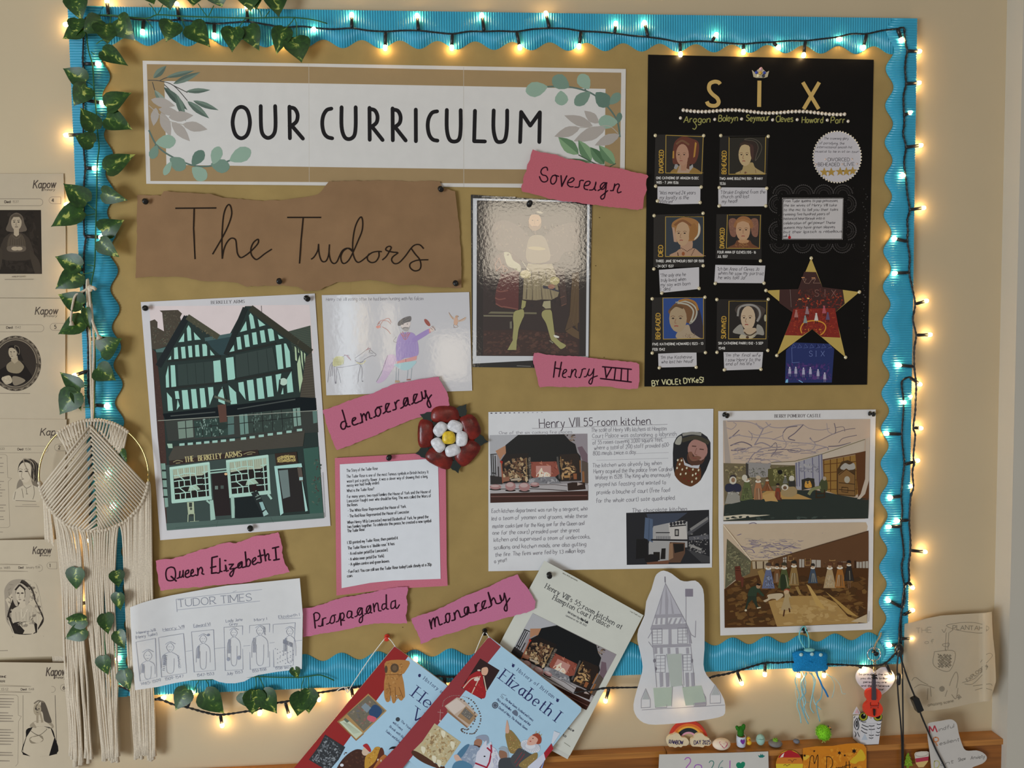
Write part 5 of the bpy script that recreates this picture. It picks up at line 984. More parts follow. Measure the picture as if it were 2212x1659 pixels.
def kitchen(a, f, sc=1):
    """the fireplace photograph, drawn in the units of one crop"""
    F = lambda s, c, sm=0: a.fill([f(*p) for p in prs(s)], c, sm)
    Ln = lambda s, w, c, sm=0: a.line([f(*p) for p in prs(s)], w*sc, c, sm)
    def clut(n, cols, lo, hi, sd, poly):
        rn = random.Random(sd); pp = prs(poly); xs = [p[0] for p in pp]; ys = [p[1] for p in pp]
        for _ in range(n):
            x, y = rn.uniform(min(xs), max(xs)), rn.uniform(min(ys), max(ys)); r = False
            for i in range(len(pp)):
                (xa, ya), (xb, yb) = pp[i], pp[i-1]
                if (ya > y) != (yb > y) and x < (xb-xa)*(y-ya)/(yb-ya)+xa: r = not r
            if not r: continue
            l, w, t = rn.uniform(lo, hi), rn.uniform(lo, hi)*.45, rn.uniform(0, 3.14); c, q = math.cos(t), math.sin(t)
            a.fill([f(x+i*l*c-j*w*q, y+i*l*q+j*w*c) for i, j in ((-.5, -.3), (.1, -.5), (.5, .1), (.1, .5), (-.45, .35))], rn.choice(cols))
    F('72 530 1932 500 1945 1770 80 1820', '8d8788'); F('72 530 620 520 480 660 200 830 210 1300 80 1300', 'a8a8ab'); F('1650 505 1932 500 1940 1100 1820 1000 1720 700', '8f878c'); F('1740 760 1830 740 1935 900 1940 1090 1830 1000', '6d5a62')
    F('180 830 480 665 560 560 600 900 330 900 270 1000', 'a87a5c'); clut(30, ['2a2422', '6a5a48', '8a7a66', '3c3230'], 20, 60, 1, '500 620 600 530 700 540 560 700'); clut(34, ['3a302c', '8a7462', '6a5648'], 20, 60, 2, '1480 530 1690 520 1690 640 1560 640')
    F('610 525 1490 515 1600 640 1700 700 1740 860 1800 930 1815 1400 300 1450 290 1000 380 870 370 720', '191a1b'); F('290 1000 360 900 800 870 800 1400 300 1440', '211b19'); F('1400 900 1740 880 1800 1000 1800 1400 1420 1400', '2a211c')
    clut(130, ['8f7456', 'a98f6a', '6b4c36', '53392a', 'bba583', '7c5f45', '3a2820'], 40, 130, 3, '330 1080 520 980 760 990 780 1380 340 1400'); clut(60, ['8a6c4c', 'b08d62', '5a3f2c', '463022'], 36, 120, 4, '1430 1000 1640 1020 1720 1220 1700 1360 1440 1340')
    Ln('765 960 775 1300', 18, '8a6f4c'); Ln('830 950 850 1400', 40, '5a5148'); Ln('800 960 815 1380', 22, '2b2623'); Ln('1360 940 1400 1360', 34, '4f4b47'); Ln('1420 940 1440 1180', 16, '80633f'); clut(40, ['8c8274', '3a3430', '6d645a'], 14, 40, 5, '790 960 860 960 860 1400 800 1400')
    F('860 1040 1340 1030 1400 1260 1310 1330 900 1340 860 1300', '8a4a3c'); clut(30, ['a2604c', '753a30', 'b0705a'], 30, 90, 6, '860 1040 1340 1030 1380 1240 880 1300'); F('950 1115 1235 1110 1240 1300 955 1330', 'b4847a'); F('960 1320 1000 1240 1060 1150 1090 1250 1150 1230 1230 1290 1180 1330', 'dccbb4', 1); clut(26, ['f0e4d0', 'e8b48c', '9c4a38', 'd49a84'], 20, 60, 7, '970 1240 1220 1230 1230 1330 970 1340')
    F('820 1360 1000 1330 1310 1320 1440 1460 1400 1500 800 1480', '777679'); clut(30, ['8e8d90', '66656a', '9d9b9c'], 40, 120, 8, '820 1360 1310 1320 1440 1460 800 1470')
    for q in ('80 900 200 890', '95 910 110 1300', '130 910 150 1350', '170 920 185 1300', '230 1130 240 1400', '100 1250 180 1260'): Ln(q, 16, '1d1c1d')
    F('80 1300 300 1330 310 1470 85 1470', '2a2625'); Ln('290 1040 320 1440', 22, '97553a'); F('270 1010 320 1030 310 1080 265 1050', 'a0281c'); F('310 1340 440 1320 450 1400 330 1420', '8a5c46'); F('460 1370 640 1340 650 1390 480 1400', 'a99a86')
    F('1820 1010 1940 1060 1945 1450 1830 1440', '544840'); Ln('1790 1010 1800 1240', 22, '8f5e36'); Ln('1850 1220 1860 1440', 40, '8a5a34'); F('1660 1260 1730 1260 1730 1370 1670 1370', '8a5434'); F('1480 1300 1600 1290 1600 1340 1490 1345', 'a57c4c'); F('1600 1190 1710 1230 1640 1250', 'c4a878')
    F('75 1470 1600 1450 1945 1480 1945 1600 85 1640', 'a5a0a0'); F('80 1640 1945 1590 1945 1770 80 1820', '3a2019'); Ln('80 1560 860 1550 1280 1570 1540 1590', 14, '2f2422'); Ln('800 1480 1300 1470 1550 1500', 10, '3a2c2a'); Ln('90 1700 1930 1680', 16, '74504a')
    for x, y, rx, ry in ((180, 1515, 110, 48), (465, 1505, 100, 82), (730, 1515, 108, 82), (930, 1470, 86, 42)):
        F(' '.join('%g %g' % (x+rx*1.02*math.cos(t), y+ry*.95+22*math.sin(t)) for t in (i*.524 for i in range(12))), '1e1412', 1); F(' '.join('%g %g' % (x+rx*math.cos(t), y+ry*math.sin(t)) for t in (i*.524 for i in range(12))), 'a07674', 1); F(' '.join('%g %g' % (x-10+rx*.7*math.cos(t), y-ry*.35+ry*.5*math.sin(t)) for t in (i*.524 for i in range(12))), 'b59c98', 1)
    F('1550 1450 1640 1430 1880 1430 1900 1560 1560 1590', '2a1b15'); F('1740 1430 1850 1460 1740 1490', 'a89890')
a = Art(.0118, (1050, 880, 250, 2206), z0=1e-4); kitchen(a, lambda u, v: (u, v-(v-505)*0.0)); a.build('fireplace_photo', 'satin', KIT)
a = Art(.0118, (1100, 800, 560), z0=1e-4)
a.fill('998 1216 1705 1190 1713 1648 1003 1660', '1f2024'); a.fill('1170 1225 1520 1215 1420 1290 1360 1380 1200 1320', '3a4150'); a.fill('1230 1330 1370 1300 1520 1290 1520 1510 1380 1520 1370 1640 1190 1640 1190 1480', '9c9a98'); a.fill('1360 1310 1420 1290 1500 1280 1520 1440 1370 1450', 'b9b4ae')
a.fill('1160 1255 1225 1270 1225 1470 1150 1430', '4e5d74'); a.line('1195 1270 1190 1460', 6, '39465a'); a.fill('1085 1440 1180 1440 1180 1600 1080 1610', '0f0f11'); a.line('1210 1446 1520 1450', 14, '15151a'); a.line('1250 1385 1370 1385', 8, '1c1c22'); a.line('1370 1333 1510 1320', 10, '1b1b20')
for i in range(5): a.ell(1382+i*28, 1312-i*4, 13, 15, '26262b')
for i in range(9): a.rect(1255+i*14, 1415, 1263+i*14, 1440, '6b6a6c')
a.rect(1412, 1355, 1448, 1415, '1a1a1d'); a.rect(1420, 1365, 1440, 1405, '9a968f'); a.fill('1370 1465 1500 1470 1500 1560 1460 1640 1360 1640', '5a4030'); a.fill('1400 1480 1490 1480 1490 1540 1410 1560', '15110f'); a.fill('1365 1480 1395 1470 1400 1600 1360 1620', '8a6a50')
a.fill('1520 1380 1700 1240 1700 1290 1530 1410', '4a4a4e'); a.fill('1540 1350 1690 1250 1700 1270 1550 1370', '7c7a78'); a.fill('1530 1420 1700 1400 1705 1440 1535 1450', '55555a'); a.fill('1540 1480 1640 1520 1640 1540 1530 1500', '8b8884'); a.fill('1510 1520 1710 1590 1712 1640 1640 1640', '3a3a3c'); a.clut(1530, 1390, 1700, 1570, 40, ['8a8886', '6a686a', '2c2c30', 'a5a19c'], 10, 34, 3)
a.fill('1300 1520 1335 1518 1332 1610 1290 1612', '14110f'); a.fill('1230 1550 1285 1550 1285 1620 1230 1625', '17130f'); a.ell(1215, 1610, 60, 42, '121012'); a.fill('1170 1640 1360 1620 1360 1650 1180 1656', '6d4632')
a.build('dark_kitchen_photo', 'satin', KIT)
a = Art(.0118, (1290, 880, 260, 1270), z0=1e-4)
a.fill('805 380 835 320 900 270 1000 258 1090 262 1160 310 1195 370 1196 540 1150 660 1090 770 1010 830 960 830 880 790 820 720 800 620 798 480', '1b1c20'); a.fill('830 640 850 560 900 530 960 600 1080 620 1090 760 1010 828 960 830 880 790 820 715', '5a3318', 1)
for x, y in ((890, 560), (870, 600), (843, 640), (898, 655), (945, 640), (1010, 655), (1070, 662), (880, 705), (935, 698), (1008, 715), (1045, 750), (1000, 785), (1040, 700), (850, 556)): a.ell(x, y, 9, 13, 'c9c3a8', 15, 8)
for x, y in ((975, 665), (920, 750), (965, 775), (1060, 710)): a.ell(x, y, 12, 9, '6b1f18', 0, 8)
a.fill('905 530 930 585 1000 615 1085 600 1070 645 990 635 920 610', 'b9b9bd'); a.ell(1060, 450, 105, 118, 'a0766c', -8); a.fill('950 500 990 470 1050 540 1110 560 1150 500 1110 590 1030 612 960 580', '4d3024', 1); a.fill('960 480 1000 470 1010 520 1050 510 1100 530 1060 560 990 560', '77503f', 1); a.lines('1000 408 1045 412|1080 440 1125 446', 12, '5a3c34'); a.line('1050 430 1030 490 1055 500', 8, '80564a', 1); a.line('1000 530 1050 540', 9, '7a4038')
a.fill('830 330 900 275 1020 262 1140 300 1190 370 1180 385 1040 330 900 360', '23242a', 1); a.line('895 350 1040 318 1180 375', 44, '3d392c', 1); a.line('900 290 1000 272 1100 285', 30, '8a8880', 1); a.fill('820 380 850 320 890 300 890 360 870 395', '9a988c', 1)
a.build('oval_cutout', 'satin', KIT)
# ================================================================ castle picture sheet
BRY = thing('castle_picture_sheet', P(1720, 1126, .0118), 'folded white sheet with two watercolour pictures of a castle hall', 'printed sheet')
fold = lambda x, y: .0012+.004*max(0, 1-abs(y-1123)/40)**1.5-.0006+.002*max(0, (x-1860)/40)*max(0, 1-abs(y-1120)/120)
sheet('paper', None, None, '1551.5 888 1892 884.5 1888.5 1060 1887 1123 1884.5 1360 1556 1373 1552 1124 1552 1060', 'cfccca', .0118, curl=fold, grid=14, parent=BRY)
a = Art(.0122, (1545, 875, 360), curl=fold, z0=1.2e-4)
a.text('BERRY POMEROY CASTLE', 790, 166, 40, 5.5, '5d575a', to=(1402, 160), serif=3, nib=2.5, sp=5); a.build('lettering', 'paper', BRY)
a = Art(.0122, (1545, 875, 360), z0=8e-5, curl=lambda x, y: fold(1700, y))
def strips(a, tl, tr, br, bl, col, n=6):
    for i in range(n):
        t0, t1 = i/n, (i+1)/n; L = lambda p, q, t: (p[0]+(q[0]-p[0])*t, p[1]+(q[1]-p[1])*t)
        a.add([a.pt(*L(tl, bl, t0)), a.pt(*L(tr, br, t0)), a.pt(*L(tr, br, t1)), a.pt(*L(tl, bl, t1))], [(0, 1, 2, 3)], col)
    a.up()
strips(a, (105, 205), (2058, 185), (2030, 1510), (108, 1545), 'baa591', 10)
PC = '6b6068'; rn = random.Random(5)
a.fill('105 205 140 210 210 790 130 770', 'a2958a')
for q in ('160 215 400 220 520 250 640 310', '150 300 220 320 280 260 240 230', '540 240 600 310 660 300 740 250', '670 225 740 290 900 300 1060 270 1170 260', '1170 260 1250 310 1400 330 1520 310', '1170 260 1060 370 970 440 1060 470', '900 370 960 300 1090 280', '900 370 900 440 940 500 920 570 800 600', '640 310 580 430 520 530', '310 400 500 430 700 440 900 480 1100 500 1300 520 1480 560', '470 370 560 400 690 370 760 350', '480 470 490 400 440 340', '760 460 860 420 900 400', '1260 430 1330 490 1550 390 1720 330 1860 310', '1480 240 1500 350 1580 390', '1580 240 1600 330 1590 380', '1600 300 1700 290 1720 350', '1640 500 1700 440 1880 400', '200 540 350 490 480 540 440 570 300 600 210 600', '520 530 620 500 740 560 620 580 560 620', '740 560 800 500 820 570 780 640 740 680', '230 660 300 640 280 590 230 600', '320 330 210 430 180 440', '190 430 330 390', '960 600 1040 580 1130 580 1120 620 1050 630 960 600', '1140 590 1340 630 1130 640', '700 600 930 590 1100 610', '560 690 700 640 900 660', '600 740 760 720 900 760', '700 780 820 750 940 790', '1340 600 1480 560 1500 600', '350 640 480 560 620 560', '430 770 520 640 640 620', '1500 550 1640 540 1800 500', '1250 440 1330 520 1290 590'):
    a.line(q, rn.uniform(7, 15), rn.choice((PC, '857a80', '94888a')), 1)
for i in range(60): x, y = rn.uniform(220, 1300), rn.uniform(500, 780); a.line([(x, y), (x+rn.uniform(20, 90), y-rn.uniform(-16, 24)), (x+rn.uniform(60, 140), y+rn.uniform(-12, 12))], rn.uniform(4, 9), rn.choice(('94888a', 'a39690', '7d7278')), 1)
a.fill('740 760 1060 740 1990 440 1970 620 1420 730 1060 790 740 830', 'b8aa98'); a.line('740 765 1060 745 1420 650 1990 455', 10, '75694f'); a.line('1420 730 1975 625', 16, '5f4028')
a.fill('110 770 1060 800 1070 1130 480 1250 120 1330', '6d6149'); a.clut(130, 800, 1060, 1080, 260, ['8a7a52', '4f4a36', '9c8a5c', '3c382c', '75704e', 'a89a74'], 20, 70, 6); a.fill('410 760 740 780 690 960 430 960', '8d8884'); a.clut(440, 830, 680, 960, 50, ['5c5a4e', 'a09c92', '44423a'], 14, 50, 8); a.fill('405 770 440 780 440 960 410 960', '3f3a36')
a.fill('700 850 1055 805 1060 1060 700 1080', '54502f'); a.clut(760, 850, 1050, 1040, 80, ['8c8450', '3a3a26', 'a29a66', '6a6a44'], 16, 56, 9); a.ell(860, 890, 34, 30, '1f1d18')
a.fill('1060 770 1420 650 1440 1060 1330 1080 1310 980 1150 985 1145 1130 1075 1110', '97949a')
for x in (1075, 1110, 1180, 1290, 1375, 1412): a.line([(x, 770-(x-1060)*.33), (x+10, 1080)], 12, '5f5c72')
a.clut(1110, 760, 1380, 900, 40, ['7a7882', 'aeaaa6', '6a6874'], 20, 70, 3); a.fill('1145 990 1230 965 1315 975 1320 1090 1150 1130', '33302a'); a.fill('1190 1090 1200 1010 1230 1050 1250 1000 1280 1060 1270 1095', 'c08a3a', 1); a.clut(1180, 1000, 1290, 1100, 16, ['d0a04c', '8a5a2c', 'e0bb70'], 14, 40, 4)
a.fill('1430 740 1970 640 1960 1130 1840 1220 1620 1190 1440 1130', '8d6a35'); 
for i in range(7): a.line([(1440+i*88, 735-i*14), (1445+i*86, 1140+i*8)], 12, '5c3a1c')
for i in range(4): a.line([(1435, 790+i*110), (1950, 740+i*125)], 10, '5c3a1c')
a.fill('1615 1190 1620 850 1680 750 1760 730 1840 770 1862 860 1860 1215', '4a3620'); a.fill('1660 830 1720 770 1780 790 1840 770 1850 850 1700 860', 'a09a90', 1); a.fill('1630 920 1740 840 1850 920 1850 1200 1630 1180', '7a5a34'); a.ell(1750, 990, 38, 46, 'a29a88'); a.lines('1640 930 1740 850 1850 925|1640 1030 1850 1050|1640 1120 1850 1140', 10, '3d2a18'); a.loop('1680 1090 1760 1095 1760 1160 1680 1150', 8, '3d2a18')
a.fill('1860 640 2045 600 2040 1250 1900 1260', '5a3820'); a.fill('120 1330 480 1230 1100 1130 1330 1130 1620 1190 1850 1230 2040 1240 2030 1505 108 1540', '2d332e'); a.clut(130, 1250, 2020, 1520, 130, ['3b433c', '262b28', '46504a', '1f2422'], 40, 150, 8, '120 1330 480 1230 1300 1150 2040 1250 2030 1505 108 1540', (-20, 10))
a.fill('480 1250 700 1130 1100 1180 1420 1300 1160 1330 900 1360 700 1370 640 1290', 'a8854f'); a.fill('245 1310 480 1265 548 1395 255 1420', 'a8854f'); a.fill('625 1200 760 1155 880 1360 710 1370', 'b08d58')
a.fill('110 1475 1070 1388 1115 1420 540 1480 110 1530', 'c2b8a2'); a.fill('1290 1320 1880 1250 1930 1180 1990 980 2000 450 2050 420 2040 1000 1990 1180 1900 1270 1380 1345', 'b4a696'); a.fill('1270 1330 1380 1340 2030 1240 2035 1300 1380 1405', '5a3520')
def figure(x, y, h, dress, skin, hat, wide=.5, legs=False, ruff=True):
    a.fill([(x-h*.1, y-h*.72), (x+h*.1, y-h*.72), (x+h*.16, y-h*.45), (x+h*wide*.5, y), (x-h*wide*.5, y), (x-h*.16, y-h*.45)], dress, 0)
    if ruff: a.ell(x, y-h*.78, h*.12, h*.06, 'cfc8b8', 0, 10)
    a.ell(x, y-h*.87, h*.075, h*.095, skin, 0, 12); a.fill([(x-h*.1, y-h*.9), (x-h*.06, y-h*1.0), (x+h*.06, y-h*1.0), (x+h*.1, y-h*.88)], hat, 1)
    for i in range(4): a.line([(x-h*wide*.3+i*h*wide*.2, y-h*.05), (x-h*.06+i*h*.04, y-h*.5)], h*.02, rn.choice(('3a352c', 'a39a84', '5c5646')))
figure(235, 1310, 380, '8e8a80', 'a58a70', '3a3436', .56); a.fill('150 1050 320 1050 330 1150 150 1150', '2f3040', 1); a.ell(235, 1000, 48, 52, 'bdb6a6'); a.ell(238, 995, 26, 32, '8a6c54'); a.clut(150, 1150, 330, 1310, 30, ['b8b2a6', '6e6a66', 'a09a90'], 20, 70, 2)
figure(420, 1270, 340, '59603c', 'a58a70', '3e3a30', .5); a.ell(390, 965, 36, 42, 'bdb6a6'); a.clut(350, 1100, 490, 1260, 30, ['6e744a', '454c30'], 16, 50, 3); figure(570, 1270, 330, '9a6a4a', 'a58a70', 'b0a088', .34); figure(690, 1140, 180, '7e4c2c', 'a58a70', '54402c', .9); figure(830, 1260, 220, '7c3a28', '9a7a60', '2a2420', .36, ruff=False); a.line('870 1230 885 1340', 14, '3a2c22')
a.fill('880 1120 960 1080 1060 1090 1085 1170 1010 1220 890 1200', '97815c', 1); a.ell(925, 1090, 46, 40, 'c2bbac'); a.ell(925, 1098, 26, 24, '6a523c'); a.ell(1015, 975, 36, 40, 'bdb6a6'); a.fill('970 1010 1060 1005 1070 1080 980 1085', '35332f'); figure(930, 1040, 120, '6a6a60', 'a58a70', '2f2a24', .6)
a.fill('1400 1150 1380 1060 1420 980 1480 1000 1490 1120 1440 1160', '44482f', 1); a.ell(1450, 975, 24, 28, 'a0907a'); a.line('1400 1090 1290 1120 1240 1190', 40, '7a7a54', 1); a.lines('1340 1130 1340 1235|1450 1120 1450 1225|1330 1180 1450 1170|1330 1230 1450 1222', 14, '3a2a1c')
a.build('banquet_hall_picture', 'paper', BRY)
a = Art(.0122, (1545, 1115, 360), z0=8e-5, curl=lambda x, y: fold(1700, y)); rn = random.Random(8)
strips(a, (105, 108), (2035, 80), (2015, 1420), (125, 1485), 'b9a58c', 10)
for q in ('450 170 440 110 520 90 600 130 690 110 700 170 620 210 560 260', '350 230 380 170 450 170 560 240 450 300 360 260', '620 210 700 180 770 220 760 290 680 300 560 240', '860 300 940 190 1000 160 980 200 1010 260 940 270 860 300', '1030 260 1080 200 1180 200 1260 270 1180 340 1080 330 1030 260', '1200 180 1280 130 1440 130 1450 190 1380 250 1260 260', '230 280 360 230', '420 320 560 300 600 380 460 370 420 320', '600 330 700 320 720 380 620 400', '830 350 900 310 1040 320 1020 380 900 390 830 350', '1260 290 1400 280 1560 230', '300 380 420 420 560 400', '640 420 760 400 860 440', '900 440 1000 400 1080 420', '350 440 480 440 520 490', '600 480 700 460 800 500'): a.line(q, rn.uniform(8, 16), rn.choice(('5f5468', '75697a', '8d8086')), 1)
for i in range(110): x, y = rn.uniform(300, 1100), rn.uniform(300, 570); a.line([(x, y), (x+rn.uniform(20, 60), y-rn.uniform(-14, 16)), (x+rn.uniform(50, 110), y+rn.uniform(-8, 8))], rn.uniform(4, 9), rn.choice(('8d8086', '75697a', 'a09284')), 1)
a.fill('700 585 2035 190 2035 690 1900 700 1000 700 720 660', '5d3f28'); a.fill('1440 400 2035 190 2035 340 1700 330', '74512f'); a.clut(760, 420, 2030, 690, 160, ['7a5634', '4a2f1e', '8f6c46', '3c281c'], 16, 70, 9, '720 590 2035 330 2035 690 1000 700 740 660', (70, 110))
a.line('110 120 480 590', 14, 'd0bfa4'); a.line('700 590 2035 200', 8, '4a3524')
for x0, x1, y0, y1 in ((1640, 1740, 380, 610), (1750, 1840, 365, 600), (1875, 1945, 350, 690), (1955, 2030, 345, 690), (1280, 1400, 430, 680), (1115, 1180, 490, 680), (900, 945, 540, 650)):
    a.fill([(x0, y0+12), (x1, y0), (x1, y1), (x0, y1)], 'a49c90'); a.line([((x0+x1)/2, y0), ((x0+x1)/2, y1)], 9, '54402f'); a.line([(x0, (y0+y1)/2-20), (x1, (y0+y1)/2-24)], 9, '54402f')
a.line('1855 340 1860 700', 26, '3a2416'); 
for x, y in ((1550, 400), (1550, 480), (1550, 560), (1225, 480), (1225, 560), (1225, 620), (1435, 420), (1080, 520), (1000, 560)): a.loop([(x-30, y-32), (x+40, y-36), (x+40, y+28), (x-30, y+32)], 8, 'a07c4c')
a.rect(1425, 420, 1470, 510, '2a1e1a')
a.fill('155 300 480 600 470 760 270 840 130 960', '5e5a44'); a.clut(150, 340, 460, 860, 200, ['7d7a5c', '34362a', '8f8a66', '4a4c3a', '6a6048'], 20, 70, 10, '155 330 480 620 460 760 270 840 140 930')
a.fill('480 590 720 590 720 700 1040 700 1040 900 560 900 300 840 460 760', '745a38'); a.fill('490 600 700 595 700 690 500 700', 'a8967a'); a.lines('540 600 545 700|640 600 640 700', 18, '4a3826')
a.fill('120 970 280 850 1000 680 2035 690 2015 1420 800 1470 125 1480', '4c3018'); a.clut(130, 820, 2010, 1440, 300, ['5f3f1f', '3a2412', '6d4c28', '2c1b10', '7a5a30'], 60, 240, 11, '125 990 300 850 1000 720 2030 720 2015 1420 800 1460 130 1470', (-12, 4))
a.fill('560 730 630 700 720 900 640 960', '8d7040'); a.fill('705 1130 1000 1060 1400 1055 1600 1150 1760 1330 1900 1380 1900 1420 820 1465', 'a07f4b'); a.clut(760, 1080, 1800, 1440, 90, ['ab8b56', '967544', 'b59662'], 60, 200, 12, '720 1140 1400 1070 1600 1160 1760 1330 1880 1400 830 1450', (-10, 10)); a.fill('1060 940 1110 1040 1150 1050 1100 930', '8d7040'); a.fill('1210 900 1260 930 1460 1230 1420 1230 1340 1180', 'b29054'); a.fill('1460 1000 1600 1100 1900 1340 1760 1300', 'a58348'); a.fill('1800 1400 2015 1300 2015 1420', 'b5a283')
a.fill('260 670 330 660 350 800 380 820 370 940 350 940 340 860 270 850', '5f3224'); a.lines('265 690 320 690|270 720 330 725', 8, '3c1e16')
figure(705, 960, 340, '5f6580', 'a88a6c', '4a3c34', .5); a.clut(640, 760, 780, 950, 26, ['75809c', '8a92a6', '48506c'], 16, 60, 3, '690 700 730 700 790 940 640 950'); figure(820, 890, 260, '6e4a2c', 'a88a6c', '2c241e', .4); figure(915, 955, 340, '4c5230', 'a88a6c', '3a3324', .5); a.fill('870 790 930 790 940 960 870 970', '2a3320', 1); figure(1045, 920, 330, '85693e', 'a88a6c', '2c2620', .42); figure(1295, 890, 260, '3f4a58', 'a88a6c', '2c2620', .5)
figure(1520, 955, 340, 'a38a66', 'a88a6c', '5c3a26', .5); a.clut(1450, 800, 1590, 950, 20, ['b8a07c', '8f7756'], 20, 70, 4, '1490 780 1560 780 1590 950 1440 955'); figure(1655, 950, 340, '94602c', 'a88a6c', '4c2f20', .4); figure(1775, 860, 270, '2c2826', 'a88a6c', '241e1c', .5); a.lines('1760 860 1770 960|1790 860 1790 950', 14, '6d5038')
a.fill('430 1050 470 950 560 930 600 990 650 1050 620 1060 560 1010 540 1080 480 1080', '2f3c2c', 1); a.ell(572, 930, 30, 32, '9a7a5c'); a.fill('540 910 560 890 605 905 590 925', '241a16'); a.fill('440 1060 545 1060 550 1130 570 1210 550 1215 490 1110 440 1160 415 1240 395 1230', '2a3226'); a.ell(405, 1250, 16, 14, 'c2b89c'); a.line('555 1220 605 1210', 16, 'c2b89c')
a.fill('690 1050 760 1030 880 1025 900 1060 820 1120 800 1100 740 1100 670 1140 640 1120 700 1090', 'b3a184', 1); a.fill('910 1000 960 990 1000 1060 1030 1090 980 1080 1000 1200 1010 1230 880 1250 900 1150 920 1060', 'a48e68', 1); a.ell(945, 1000, 34, 32, 'b59a7a'); a.line('915 985 945 970 985 985', 16, '9a4c34', 1); a.lines('920 1240 905 1330|980 1220 990 1275', 18, '4a2c1c')
a.line('2035 1400 2040 1260', 6, '9a8f86'); a.build('long_gallery_picture', 'paper', BRY)
# ================================================================ curled pencil sheet of six rulers
TT = thing('pencil_timeline', P(468, 1370, .018), 'curling white sheet with faint pencil boxes of six rulers, bottom left of the board', 'drawing')
def tt_curl(x, y): return .012*max(0, min(1, (372-x)/80))**1.2+.004*math.sin((x-280)/60)*max(0, (y-1380)/90)+.003*max(0, (x-600)/55)**2
sheet('paper', None, None, '281 1312 304 1303 331 1295 370 1286 430 1275 489 1265 570 1257 647.5 1249 651 1290 654 1327 653 1390 652 1445 600 1451 558 1458 542 1464 528 1472 508 1476 489 1476 473 1473 459 1467 415 1469 375 1476 340 1484 292 1491 288 1450 286 1419 283 1360', 'dde1ee', .0215, 'thin', curl=tt_curl, grid=11, parent=TT)
a = Art(.0218, (280, 1240, 380, 1270), curl=tt_curl); GP = '9599a6'
a.text('TUDOR TIMES', 350, 238, 52, 4, '8a8e9b', to=(880, 192), serif=2); a.lines('335 182 955 112|340 260 940 195|335 182 342 275|745 128 770 122', 2.5, GP)
for t, x0, y0, x1, y1 in (('Henry VII', 50, 435, 185, 412), ('(Henry Tudor)', 45, 468, 198, 440), ('Henry VIII', 240, 412, 395, 388), ('Edward VI', 462, 384, 582, 370), ('Lady Jane', 695, 350, 815, 336), ('Grey', 720, 374, 780, 366), ('Mary I', 900, 342, 990, 330), ('Elizabeth I', 1075, 320, 1225, 302), ('1485-1509', 80, 805, 225, 775), ('1509-1547', 255, 770, 390, 745), ('1547-1553', 485, 742, 608, 728), ('July 1553', 700, 730, 815, 715), ('1553-1558', 885, 712, 985, 695), ('1558-1603', 1050, 690, 1165, 680)):
    a.text(t, x0, y0, 20, 2.4, GP, to=(x1, y1), jit=1)
for q in ('45 492 185 465 195 745 75 775', '207 460 388 430 410 715 230 745', '445 418 605 402 618 695 465 708', '680 385 815 375 818 690 690 698', '865 372 1010 360 1010 670 870 690', '1035 365 1195 352 1180 660 1040 672'): a.loop(q, 2.6, GP)
a.lines('610 540 690 530|820 520 870 516|1010 498 1045 494|1190 484 1250 478|405 560 450 552|50 430 190 408|240 415 395 395|460 388 585 374|1075 325 1235 318', 2, GP)
def man(cx, cy, r, w, h, seed):
    rn = random.Random(seed); a.loop([(cx-r, cy), (cx, cy-r*1.2), (cx+r, cy), (cx, cy+r*1.3)], 2.6, GP, 1); a.lines('%g %g %g %g|%g %g %g %g|%g %g %g %g %g %g' % (cx-r*.5, cy-2, cx-r*.2, cy-3, cx+r*.2, cy-3, cx+r*.5, cy-2, cx-r*.3, cy+r*.6, cx, cy+r*.75, cx+r*.3, cy+r*.6), 2.4, GP)
    a.line([(cx-r*.4, cy+r*1.3), (cx-w, cy+r*1.3+h*.2), (cx-w*1.1, cy+r+h*.8)], 2.6, GP, 1); a.line([(cx+r*.4, cy+r*1.3), (cx+w, cy+r*1.3+h*.2), (cx+w*1.1, cy+r+h*.8)], 2.6, GP, 1); a.line([(cx-w*.5, cy+r+h*.35), (cx-w*.4, cy+r+h), (cx+w*.4, cy+r+h), (cx+w*.5, cy+r+h*.35)], 2.4, GP, 1)
    a.hatch(cx-w*.9, cy+r*2, cx-w*.5, cy+r*2, 6, 2, GP, -4, h*.5, seed); a.line([(cx-r*1.3, cy-r*.8), (cx, cy-r*1.5), (cx+r*1.4, cy-r*.9)], 3, GP, 1)
for i, m_ in enumerate(((130, 590, 30, 48, 130), (292, 530, 27, 56, 150), (530, 470, 25, 46, 180), (752, 425, 24, 44, 200), (940, 410, 26, 54, 210), (1155, 415, 24, 40, 190))): man(*m_, i)
a.hatch(255, 580, 235, 700, 9, 3, '868a97', 16, 6); a.hatch(355, 580, 372, 680, 9, 3, '868a97', -14, 8); a.hatch(1110, 470, 1180, 500, 16, 3, '868a97', -6, 30); a.ell(712, 615, 12, 14, '9da1ad'); a.ell(788, 605, 13, 15, '9da1ad'); a.hatch(965, 380, 970, 440, 10, 3, '8c909c', 12, 4); a.ell(568, 440, 10, 9, '8c909c')
for i in range(26): a.ell(1050+(i*37) % 130, 540+(i*53) % 110, 3, 4, GP, n=6)
a.build('pencil_drawing', 'thin', TT)
